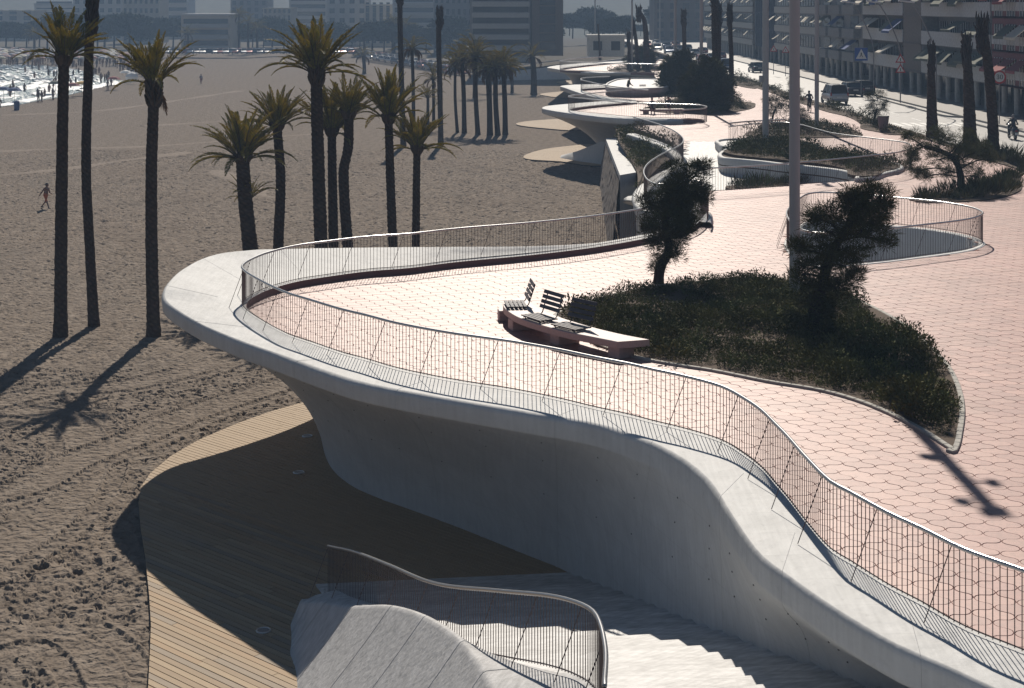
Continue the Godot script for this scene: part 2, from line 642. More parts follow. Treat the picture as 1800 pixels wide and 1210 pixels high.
func sand_sheet(x0: float, x1: float, z0: float, z1: float, dx: float, dz: float, prints: float, fade: bool) -> Array:
	var nx := int((x1 - x0) / dx) + 1
	var nz := int((z1 - z0) / dz) + 1
	var h := PackedFloat32Array()
	h.resize(nx * nz)
	var n1 := FastNoiseLite.new()
	n1.seed = 21
	n1.frequency = 0.16
	n1.fractal_octaves = 3
	var n2 := FastNoiseLite.new()
	n2.seed = 22
	n2.frequency = 1.1
	n2.fractal_octaves = 2
	var n3 := FastNoiseLite.new()
	n3.seed = 23
	n3.frequency = 0.07
	for a in nz:
		var z := z0 + a * dz
		for b in nx:
			var x := x0 + b * dx
			h[a * nx + b] = 0.035 * n1.get_noise_2d(x, z) + 0.026 * n2.get_noise_2d(x, z)
	# footprints: oval dents with a raised rim
	var r := RandomNumberGenerator.new()
	r.seed = 91
	for k in int((x1 - x0) * (z1 - z0) * prints):
		var cx := r.randf_range(x0, x1)
		var cz := r.randf_range(z0, z1)
		if n3.get_noise_2d(cx * 1.3, cz) < r.randf_range(-1.0, 0.0):
			continue
		var ang := r.randf() * TAU
		var la := r.randf_range(0.07, 0.2) if dx < 0.1 else r.randf_range(0.15, 0.3)
		var lb := la * r.randf_range(0.42, 0.7)
		var dep := r.randf_range(0.02, 0.06) * (1.0 if dx < 0.1 else 1.5)
		var ca := cos(ang)
		var sa := sin(ang)
		for a in range(maxi(0, int((cz - la * 1.6 - z0) / dz)), mini(nz, int((cz + la * 1.6 - z0) / dz) + 2)):
			for b in range(maxi(0, int((cx - la * 1.6 - x0) / dx)), mini(nx, int((cx + la * 1.6 - x0) / dx) + 2)):
				var px := x0 + b * dx - cx
				var pz := z0 + a * dz - cz
				var u := (px * ca + pz * sa) / la
				var w := (-px * sa + pz * ca) / lb
				var q := u * u + w * w
				if q < 2.6:
					h[a * nx + b] += (-dep * (1.0 - q * q) if q < 1.0 else 0.0) + dep * 0.4 * exp(-(q - 1.35) * (q - 1.35) * 5.0)
	# tyre tracks: smoothed ruts with cleat marks
	var tone := PackedFloat32Array()
	tone.resize(nx * nz)
	tone.fill(1.0)
	for tr in TRACKS:
		var path := even(smooth_path(spots(tr[0], 0.0), 0.3), 0.12)
		for s in path.size():
			var p: Vector3 = path[s]
			var d: Vector3 = (path[mini(s + 1, path.size() - 1)] - path[maxi(s - 1, 0)]).normalized()
			var side := Vector3(-d.z, 0, d.x)
			for a in range(maxi(0, int((p.z - 0.8 - z0) / dz)), mini(nz, int((p.z + 0.8 - z0) / dz) + 1)):
				for b in range(maxi(0, int((p.x - 0.8 - x0) / dx)), mini(nx, int((p.x + 0.8 - x0) / dx) + 1)):
					var q := Vector3(x0 + b * dx - p.x, 0, z0 + a * dz - p.z)
					if absf(q.dot(d)) < 0.08 and absf(q.dot(side)) < 0.7:
						h[a * nx + b] *= 0.3
						tone[a * nx + b] = 1.16
			for off in tr[1]:
				var c: Vector3 = p + side * off
				for a in range(maxi(0, int((c.z - 0.34 - z0) / dz)), mini(nz, int((c.z + 0.34 - z0) / dz) + 1)):
					for b in range(maxi(0, int((c.x - 0.34 - x0) / dx)), mini(nx, int((c.x + 0.34 - x0) / dx) + 1)):
						var q := Vector3(x0 + b * dx - c.x, 0, z0 + a * dz - c.z)
						var across := absf(q.dot(side))
						var along := q.dot(d)
						if absf(along) < 0.08 and across < 0.34:
							var cleat := 0.02 * sin((s * 0.12 + along + across * 0.8) * TAU / 0.4)
							var rut := -0.035 + cleat if across < 0.25 else 0.03
							h[a * nx + b] = lerpf(h[a * nx + b], rut, 0.92)
							tone[a * nx + b] = 1.26
	var b := MB.new()
	b.c.resize(nx * nz)
	b.v.resize(nx * nz)
	var nrm := PackedVector3Array()
	nrm.resize(nx * nz)
	for a in nz:
		var z := z0 + a * dz
		for k in nx:
			var x := x0 + k * dx
			var y := h[a * nx + k]
			if fade:
				var e := minf(minf(x - x0, x1 - x), minf(z - z0, z1 - z))
				y *= clampf(e / 0.4, 0.0, 1.0)
			h[a * nx + k] = y
			b.v[a * nx + k] = Vector3(x, y, z)
			var w := tone[a * nx + k] * (1.0 + 0.16 * n1.get_noise_2d(x * 0.8 + 70.0, z * 0.6) + 0.10 * n2.get_noise_2d(x * 0.6, z * 0.5))
			var damp := n3.get_noise_2d(x * 0.9 + 300.0, z * 0.9)
			b.c[a * nx + k] = Color(w, w * (1.0 - 0.03 * damp), w * (1.0 - 0.06 * damp))
	for a in nz:
		for k in nx:
			var hx := h[a * nx + mini(k + 1, nx - 1)] - h[a * nx + maxi(k - 1, 0)]
			var hz := h[mini(a + 1, nz - 1) * nx + k] - h[maxi(a - 1, 0) * nx + k]
			nrm[a * nx + k] = Vector3(-hx / (2 * dx), 1.0, -hz / (2 * dz)).normalized()
	b.i.resize((nx - 1) * (nz - 1) * 6)
	var at := 0
	for a in nz - 1:
		for k in nx - 1:
			var q := a * nx + k
			for w in [q, q + 1, q + nx + 1, q, q + nx + 1, q + nx]:
				b.i[at] = w
				at += 1
	return [b, nrm]

const TRACKS := [
	[[[-60, 1010], [60, 935], [120, 880], [150, 820], [150, 770], [110, 735], [30, 722], [-60, 726]], [-0.95, 0.95]],
	[[[-40, 880], [60, 855], [140, 812], [250, 770], [330, 735], [430, 700], [540, 665]], [-0.8, 0.8]],
	[[[-40, 720], [90, 690], [220, 680], [330, 655], [420, 628]], [-0.8, 0.8]],
	[[[-40, 600], [40, 580], [110, 545], [120, 522], [60, 512], [-40, 514]], [-0.8, 0.8]],
	[[[-60, 560], [60, 575], [200, 556], [300, 530]], [-0.7, 0.7]],
	[[[-30, 1130], [60, 1110], [130, 1125], [180, 1180], [200, 1260]], [-0.7, 0.7]],
]

func make_ground() -> void:
	var t := MB.new()
	t.quad(Vector3(-3000, -0.7, 60), Vector3(-3000, -0.7, -4500), Vector3(3000, -0.7, -4500), Vector3(3000, -0.7, 60))
	ground("terrain", t, M.dark_ground)
	# the near sand in fine mesh, the rest coarser
	var arrs := [sand_sheet(-24.0, -1.0, -60.0, -29.0, 0.047, 0.05, 24.0, true), sand_sheet(-52.0, 14.0, -150.0, -60.0, 0.16, 0.2, 7.0, true)]
	var k := 0
	for s in arrs:
		var arr := []
		arr.resize(Mesh.ARRAY_MAX)
		arr[Mesh.ARRAY_VERTEX] = s[0].v
		arr[Mesh.ARRAY_NORMAL] = s[1]
		arr[Mesh.ARRAY_INDEX] = s[0].i
		arr[Mesh.ARRAY_COLOR] = s[0].c
		var m := ArrayMesh.new()
		m.add_surface_from_arrays(Mesh.PRIMITIVE_TRIANGLES, arr)
		hang("beach_sand", m, M.sand, self).set_meta("kind", "structure")
		k += 1
	var f := MB.new()
	f.tinted = true
	for q in [[-200, -24, -60, 30], [-200, -52, -150, -60], [-1, 60, -60, 30], [14, 60, -150, -60], [-24, -1, -29, 30], [-400, 40, -430, -150]]:
		var nx := int(ceil((q[1] - q[0]) / 12.0))
		var nz := int(ceil((q[3] - q[2]) / 12.0))
		for a in nx:
			for c in nz:
				var xa: float = lerpf(q[0], q[1], float(a) / nx)
				var xb: float = lerpf(q[0], q[1], float(a + 1) / nx)
				var za: float = lerpf(q[2], q[3], float(c) / nz)
				var zb: float = lerpf(q[2], q[3], float(c + 1) / nz)
				f.quad(Vector3(xa, 0, za), Vector3(xb, 0, za), Vector3(xb, 0, zb), Vector3(xa, 0, zb))
	ground("beach_sand", f, M.sand)
	# raked vehicle lanes on the far beach
	for l in [[[330, 268], [200, 285], [90, 300], [-40, 312]], [[-40, 268], [120, 262], [260, 258], [420, 246], [600, 232]], [[0, 203], [160, 196], [300, 178], [420, 160]], [[250, 222], [380, 214], [480, 206]], [[380, 300], [440, 330], [460, 345], [500, 350]]]:
		var path := smooth_path(spots(l, 0.0), 4.0)
		var b := MB.new()
		var rows := []
		for s in path.size():
			var d: Vector3 = (path[mini(s + 1, path.size() - 1)] - path[maxi(s - 1, 0)]).normalized()
			var side := Vector3(-d.z, 0, d.x)
			var w := 0.7 + 0.5 * sin(s * 1.7)
			rows.append([path[s] - side * w + Vector3(0, -0.02, 0), path[s] - side * w * 0.5 + Vector3(0, 0.05, 0), path[s] + side * w * 0.5 + Vector3(0, 0.05, 0), path[s] + side * w + Vector3(0, -0.02, 0)])
		b.loft(rows)
		ground("sand_track", b, M.sand_pale, true)

func board_deck(called: String, label: String, poly: PackedVector2Array, along: Vector2, pitch: float, y: float, singles := 300) -> Node3D:
	var at := Vector3(poly[0].x, 0, poly[0].y)
	var t := thing(called, label, "boardwalk", at)
	var dir := along.normalized()
	var nor := Vector2(-dir.y, dir.x)
	var lo := INF
	var hi := -INF
	for p in poly:
		lo = minf(lo, p.dot(nor))
		hi = maxf(hi, p.dot(nor))
	var under := MB.new()
	under.prism(poly, y - 0.3, y - 0.035)
	wpart("joists", under, M.dark_ground, t)
	var n := int((hi - lo) / pitch) + 1
	var rest := MB.new()
	var r := RandomNumberGenerator.new()
	r.seed = 77
	for k in range(n - 1, -1, -1):
		var a := lo + k * pitch
		var strip := PackedVector2Array([nor * a - dir * 400, nor * a + dir * 400, nor * (a + pitch * 0.87) + dir * 400, nor * (a + pitch * 0.87) - dir * 400])
		var pieces := []
		for whole in Geometry2D.intersect_polygons(poly, strip):
			if pitch > 0.3:
				pieces.append(whole)
				continue
			var s0 := INF
			var s1 := -INF
			for p in whole:
				s0 = minf(s0, p.dot(dir))
				s1 = maxf(s1, p.dot(dir))
			var s := s0 - r.randf() * 4.0
			while s < s1:
				var e := s + r.randf_range(3.6, 5.2)
				pieces.append_array(Geometry2D.intersect_polygons(whole, PackedVector2Array([nor * (a - 1.0) + dir * (s + 0.006), nor * (a - 1.0) + dir * (e - 0.006), nor * (a + 1.0) + dir * (e - 0.006), nor * (a + 1.0) + dir * (s + 0.006)])))
				s = e
		for piece in pieces:
			var b := MB.new()
			b.prism(piece, y - 0.03, y + r.randf_range(-0.003, 0.003))
			var mean := Vector2.ZERO
			for p in piece: mean += p / piece.size()
			for p in b.v:
				var q := Vector2(p.x, p.z)
				b.uv.append(Vector2(q.dot(dir) * 0.5 + k * 0.37, (q.dot(nor) - a) / pitch * 0.3 + k * 0.173))
			if singles > 0:
				singles -= 1
				wpart("plank", b, M.planks[r.randi() % 6], t)
			else:
				var o := rest.v.size()
				rest.v.append_array(b.v)
				rest.uv.append_array(b.uv)
				for q in b.i: rest.i.append(q + o)
	if rest.v.size():
		wpart("planks", rest, M.planks[0], t).set_meta("kind", "stuff")
	return t

# ---------- the white concrete shells ----------
# station: rail line [u, v], lip edge [u, v], foot as [u, v] at the beach or Vector3
func V3(a: Vector3, y: float) -> Vector3: return Vector3(a.x, y, a.z)

func shell_rows(st: Array, yr: float, yl: float, thick: float, step: float) -> Array:
	var R := []
	var L := []
	var Fo := []
	var Y := []
	for s in st:
		Y.append(s[3] if s.size() > 3 else yl)
		R.append(spot(s[0][0], s[0][1], yr))
		L.append(spot(s[1][0], s[1][1], Y[-1]))
		Fo.append(V3(R[-1], 0.0) if s[2] is Array and s[2].is_empty() else (spot(s[2][0], s[2][1], 0.0) if s[2] is Array else s[2]))
	# same number of samples per span for the three curves
	var out := []
	var n := st.size()
	for k in n - 1:
		var m := maxi(2, int(ceil(maxf(R[k].distance_to(R[k + 1]), L[k].distance_to(L[k + 1])) / step)))
		for q in (m + 1 if k == n - 2 else m):
			var t := float(q) / m
			out.append(profile(herm(R, k, t), herm(L, k, t), herm(Fo, k, t), yr, lerpf(Y[k], Y[k + 1], t), thick))
	return out

func herm(p: Array, k: int, t: float) -> Vector3:
	var n := p.size()
	var a: Vector3 = p[maxi(k - 1, 0)]
	var b: Vector3 = p[k]
	var c: Vector3 = p[k + 1]
	var d: Vector3 = p[mini(k + 2, n - 1)]
	var l := b.distance_to(c)
	var t1 := (c - a).normalized() * l * (0.5 if k == 0 else 1.0)
	var t2 := (d - b).normalized() * l
	return b * (2 * t * t * t - 3 * t * t + 1) + t1 * (t * t * t - 2 * t * t + t) + c * (-2 * t * t * t + 3 * t * t) + t2 * (t * t * t - t * t)

func profile(r: Vector3, l: Vector3, f: Vector3, yr: float, yl: float, thick: float) -> Array:
	var out := Vector3(l.x - r.x, 0, l.z - r.z)
	var w := out.length()
	out = out / maxf(w, 0.001)
	var ri := V3(r, 0) - out * 0.14
	var p := []
	p.append(V3(ri, yr - 0.3))
	p.append(V3(ri, yr - 0.012))
	p.append(V3(ri, yr) + out * 0.012)
	var rad := minf(0.14, w * 0.35)
	for t in [0.33, 0.66]:
		p.append(V3(r, lerpf(yr, yl + 0.02, t)) + out * (w - rad) * t)
	for a in [0.0, 22.0, 45.0, 68.0, 90.0]:
		var an := deg_to_rad(a)
		p.append(V3(l, yl + 0.02 - rad * (1.0 - cos(an))) - out * rad * (1.0 - sin(an)))
	var ly := yl + 0.02 - rad
	var inw := V3(f, 0) - V3(l, 0)
	var low := ly - thick
	p.append(V3(l, low + 0.06) + inw * 0.006)
	p.append(V3(l, low) + inw * 0.02)
	# underside: a hollow curve down to the foot
	var a0 := V3(l, low) + inw * 0.035
	a0.y = low - 0.03
	var a1 := V3(l + inw * 0.34, low - minf(0.62, (low - f.y) * 0.3))
	var a2 := V3(l + inw * 0.93, lerpf(f.y, low, 0.55))
	var a3 := V3(f, f.y - 0.1)
	for q in 13:
		var t := q / 12.0
		var s := 1.0 - t
		p.append(a0 * s * s * s + a1 * 3 * s * s * t + a2 * 3 * s * t * t + a3 * t * t * t)
	p.append(V3(f, -0.3))
	return p

const MAIN := [
	[[1246, 372], [1243, 369], [], 4.95],
	[[1215, 398], [1208, 394], [], 4.97],
	[[1150, 415], [1141, 410], [], 5.00],
	[[1050, 433], [1044, 427.5], [], 5.05],
	[[937, 447], [930, 433], [915, 640], 5.2],
	[[800, 460], [800, 434], [880, 648], 5.34],
	[[720, 470], [720, 434.5], [820, 660], 5.4],
	[[645, 476], [640, 435.5], [760, 672], 5.42],
	[[570, 486], [550, 436.5], [700, 682], 5.50],
	[[520, 494], [450, 439], [650, 692], 5.50],
	[[470, 508], [380, 447], [608, 705], 5.42],
	[[440, 522], [320, 473], [580, 735], 5.32],
	[[427, 532], [288, 503], [568, 762], 5.22],
	[[426, 540], [284, 524], [568, 778], 5.04],
	[[445, 556], [300, 541], [572, 800], 5.00],
	[[500, 587], [350, 571], [580, 822], 4.95],
	[[545, 603], [420, 601], [595, 842], 4.95],
	[[597, 621], [477, 621], [625, 864], 4.95],
	[[644, 634], [545, 646], [665, 882], 4.95],
	[[698, 650], [624, 672], [720, 902], 4.95],
	[[788, 669], [720, 692], [790, 928], 4.95],
	[[900, 687], [835, 712], [870, 960], 4.95],
	[[975, 702], [925, 727], [935, 987], 4.95],
	[[1050, 720], [1000, 739], [1000, 1015], 4.95],
	[[1105, 732], [1052, 749], Vector3(1.9, 0.33, -36), 4.95],
	[[1150, 744], [1105, 766], Vector3(2.35, 0.69, -34.5), 4.95],
	[[1200, 756], [1160, 788], Vector3(2.8, 1.12, -32.7), 4.95],
	[[1267, 777], [1210, 818], Vector3(3.3, 1.58, -30.8), 4.95],
	[[1310, 803], [1248, 853], Vector3(3.65, 1.89, -29.5), 4.95],
	[[1339, 826], [1280, 902], Vector3(4, 2.15, -28.4), 4.95],
	[[1362, 852], [1308, 944], Vector3(4.28, 2.44, -27.19), 4.95],
	[[1385, 879], [1339, 983], Vector3(4.58, 2.64, -26.34), 4.95],
	[[1419, 923], [1394, 1024], Vector3(4.96, 2.86, -25.42), 4.95],
	[[1461, 970], [1445, 1060], Vector3(5.22, 3.14, -24.28), 4.95],
	[[1495, 991], [1495, 1092], Vector3(5.58, 3.32, -23.52), 4.95],
	[[1562, 1033], [1579, 1140], Vector3(6.19, 3.58, -22.40), 4.95],
	[[1621, 1064], [1663, 1176], Vector3(6.74, 3.80, -21.52), 4.95],
	[[1697, 1107], [1740, 1212], Vector3(7.34, 4.00, -20.51), 4.95],
	[[1800, 1149], [1860, 1266], Vector3(8.19, 4.00, -19.10), 4.95],
	[[1960, 1215], [2060, 1350], Vector3(9.48, 4.00, -17.37), 4.95]]

func shell(called: String, st: Array, label: String, step: float, joints: Array, yl := 4.85) -> Array:
	var rows := shell_rows(st, CURB, yl, 0.34, step)
	var t := thing(called, label, "concrete deck", Vector3(rows[0][0].x, 0, rows[0][0].z))
	var b := MB.new()
	b.loft(rows)
	wpart("shell", b, M.concrete, t, true)
	for f in joints:
		var row: Array = rows[int(f * (rows.size() - 1))]
		var line := []
		for k in range(3, row.size()):
			line.append(row[k])
		var j := MB.new()
		j.tube(line, 0.005, 4)
		wpart("joint", j, M.joint, t)
	if joints.size() > 0:
		var th := MB.new()
		for f in range(int(rows.size() * 0.36), rows.size() - 6, 4):
			for pi in [14, 17, 20]:
				var p: Vector3 = rows[f][pi]
				th.ball(p, Vector3(0.018, 0.018, 0.018), 6, 4)
		wpart("tie_holes", th, M.tie_hole, t).set_meta("kind", "stuff")
	var strip := MB.new()
	var sr := []
	for row in rows:
		var o: Vector3 = (row[3] - row[2])
		o = Vector3(o.x, 0, o.z).normalized() * 0.014
		sr.append([row[0] - o, row[1] - o + Vector3(0, 0.016, 0), row[1] + Vector3(0, 0.016, 0)])
	strip.loft(sr)
	wpart("edge_strip", strip, M.maroon, t)
	return rows

func stair_y(z: float) -> float:
	return clampf(0.239 * (37.9 + z), 0.0, 4.8)

func make_shell() -> void:
	deck_poly = flat(spots(DECK, 0.1))
	deck_poly.append_array(PackedVector2Array([Vector2(6, -21), Vector2(6, -62), Vector2(-2, -62)]))
	board_deck("wooden_beach_deck", "curved pine board deck on the sand under the nearest white concrete prow", deck_poly, Vector2(1, 0.92), 0.175, 0.12)
	shell("concrete_prow", MAIN, "nearest and largest white concrete prow overhanging the beach stairs and the board deck", 0.45, [0.30, 0.345, 0.39, 0.45, 0.52, 0.60, 0.66, 0.72, 0.765, 0.82, 0.88, 0.94])
	# lights set flush in deck and stairs
	for d in [[540, 767, 0.125, "round recessed light in the sunny boards beside the foot of the nearest prow"], [525, 831, 0.125, "round recessed light in the shaded boards, the one farther from the stairs"], [463, 1109, 0.125, "round recessed light in the boards beside the stair parapet"], [1191, 1126, 1.62, "small round recessed light on the stairs, the one farther down"], [1316, 1172, 2.1, "small round recessed light on the stairs, the one higher up"]]:
		var y: float = d[2]
		if y > 1.0:
			var p0 := spot(d[0], d[1], y)
			y = 0.16 * (floorf((37.9 + p0.z) / 0.67) + 1.0)
		var p := spot(d[0], d[1], y)
		var t := thing("floor_light", d[3], "floor light", p, 0, "floor lights in deck and stairs")
		var rim := MB.new()
		var ring := []
		for k in 25: ring.append(Vector3(cos(TAU * k / 24) * 0.15, 0.005, sin(TAU * k / 24) * 0.15))
		rim.tube(ring, 0.02, 6)
		part("rim", rim, M.steel, t)
		var g := MB.new()
		g.disc(Vector3(0, 0.008, 0), 0.14)
		part("lens", g, M.frosted, t)
	# staircase
	var st := thing("beach_stairs", "broad white concrete stairs going down from the promenade to the board deck", "stairs", Vector3(1.5, 0, -30))
	for k in 30:
		var y := 0.16 * (k + 1)
		var z0 := -(37.9 - 0.67 * k)
		var z1 := z0 + 0.67
		var xl := func(z): return -4.1 + (35.5 + z + 0.9) * 0.407 + 0.15
		var xr := 2.4 + (37.9 + z0) * 0.34
		var b := MB.new()
		var skew := 0.9
		var a := Vector3(xl.call(z0), y, z0 + skew)
		var c := Vector3(xl.call(z1), y, z1 + skew)
		var d := Vector3(xr, y, z1)
		var e := Vector3(xr, y, z0)
		var lo := Vector3(0, -0.5, 0)
		b.quad(a, e, d, c)
		b.quad(a + lo, a, c, c + lo)
		b.quad(a + lo, e + lo, e, a)
		b.quad(c + lo, c, d, d + lo)
		b.quad(d, e, e + lo, d + lo)
		wpart("step", b, M.step[k % 3], st)
	# the stair parapet
	var pt := [[Vector3(-4.25, 0.35, -35.6), Vector3(-4.6, 0.5, -35.15)], [Vector3(-4.0, 0.75, -35.1), Vector3(-4.5, 0.62, -34.7)], [Vector3(-3.45, 1.05, -33.9), Vector3(-3.95, 1.0, -33.7)], [Vector3(-2.9, 1.4, -32.55), Vector3(-3.3, 1.36, -32.5)], [Vector3(-2.1, 1.85, -30.6), Vector3(-2.33, 2.12, -30.5)],
		[Vector3(-1.45, 2.2, -29.0), Vector3(-1.7, 2.56, -29.0)], [Vector3(-0.65, 2.7, -27.0), Vector3(-1.0, 3.0, -27.0)], [Vector3(-0.05, 3.1, -25.5), Vector3(-0.6, 3.24, -25.5)], [Vector3(0.5, 3.5, -24.2), Vector3(-0.32, 3.42, -24.1)], [Vector3(0.95, 3.85, -23.1), Vector3(-0.15, 3.5, -22.9)], [Vector3(1.1, 4.0, -21.5), Vector3(-0.1, 3.6, -21)], [Vector3(1.1, 4.2, -19.5), Vector3(-0.1, 3.75, -19)]]
	var ra := []
	var rb := []
	for p in pt:
		ra.append(p[0])
		rb.append(p[1])
	var rows := []
	var o := Vector3(-0.926, 0, 0.377)
	for k in pt.size() - 1:
		for q in (9 if k == pt.size() - 2 else 8):
			var t := q / 8.0
			var a := herm(ra, k, t)
			var c := herm(rb, k, t)
			var f := float(k) + t
			# at the beach end the face wraps round towards the deck
			var oo := o.rotated(Vector3.UP, -1.25 * clampf(1.0 - f / 1.2, 0.0, 1.0))
			var row := [a + Vector3(0.25, -1.2, 0.1), a + Vector3(0.2, -0.03, 0.08), a + Vector3(0.15, 0, 0.06), a.lerp(c, 0.5) + Vector3(0, 0.01, 0)]
			for an in [0.0, 30.0, 60.0]:
				row.append(c + oo * 0.13 * sin(deg_to_rad(an)) - Vector3(0, 0.13 * (1 - cos(deg_to_rad(an))), 0))
			var top: Vector3 = row[-1]
			for s in range(1, 9):
				var dy := (top.y + 0.3) * s / 8.0
				var outward := 0.80 * dy + 0.10 * dy * dy / 2.0
				row.append(top + oo * outward * lerpf(0.25, 1.0, clampf(f / 2.2, 0.0, 1.0)) - Vector3(0, dy, 0))
			rows.append(row)
	var pa := thing("stair_parapet", "flared white concrete parapet beside the beach stairs with slanting joints", "parapet", Vector3(-3, 0, -31))
	var pb := MB.new()
	pb.loft(rows)
	# end cap
	var fan: Array = rows[0]
	for k in range(1, fan.size() - 1): pb.tri(fan[0], fan[k + 1], fan[k])
	wpart("wall", pb, M.concrete_rough, pa, true)
	for f in [6, 11, 17, 25, 33, 42, 52, 62, 72]:
		var line := []
		for k in range(3, rows[f].size()): line.append(rows[f][k] + Vector3(-0.004, 0.004, 0))
		var j := MB.new()
		j.tube(line, 0.004, 4)
		wpart("joint", j, M.joint, pa)

# ---------- promenade ----------
const EDGE_FAR := [[1245, 352], [1243, 337], [1252, 336], [1390, 327], [1500, 319], [1583, 307], [1601, 297], [1598, 290], [1580, 285], [1525, 273], [1464, 264], [1406, 246], [1372, 240], [1290, 247], [1256, 249], [1205, 247], [1202, 262], [1185, 250], [1160, 240], [1137, 230], [1114, 222], [1140, 221], [1217, 220], [1240, 215], [1238, 209], [1170, 208], [1112, 206], [1060, 201], [1003, 195], [1000, 193], [1010, 190], [1060, 184], [1120, 179], [1140, 180], [1075, 172], [1021, 160], [1021, 157], [1060, 155], [1165, 152], [1151, 134], [1150, 127], [1100, 127], [985, 123], [985, 120], [1060, 112], [1120, 108], [1200, 106]]
const OVAL_TOP := [[1384, 372], [1386, 360], [1407, 341], [1433, 332], [1479, 332.5], [1571, 340], [1647, 347], [1703, 356], [1727, 365], [1722, 372], [1693, 379], [1617, 388], [1562, 394], [1500, 399], [1436, 401], [1400, 390]]
const LOOP_TOP := [[1243, 296], [1320, 292], [1390, 287], [1455, 281], [1525, 274], [1583, 267], [1602, 259], [1598, 253], [1583, 249], [1525, 242], [1464, 234], [1433, 226], [1406, 219], [1372, 215], [1325, 218], [1281, 223]]
const S_TOP := [[1243, 342], [1245, 333], [1239, 324], [1222, 318], [1190, 319], [1160, 324], [1146, 321], [1135, 312], [1132, 300], [1140, 287], [1162, 272], [1187, 260], [1200, 251], [1200, 242], [1185, 230], [1162, 220], [1137, 212], [1114, 206]]
var prom_poly: PackedVector2Array
var oval: PackedVector2Array
var bed_polys := []

func at_y(list: Array, y: float) -> Array:
	var out := []
	for p in list: out.append(Vector3(p.x, y, p.z))
	return out

func rail_line() -> Array:
	var out := []
	for s in MAIN: out.append(spot(s[0][0], s[0][1], CURB))
	return out

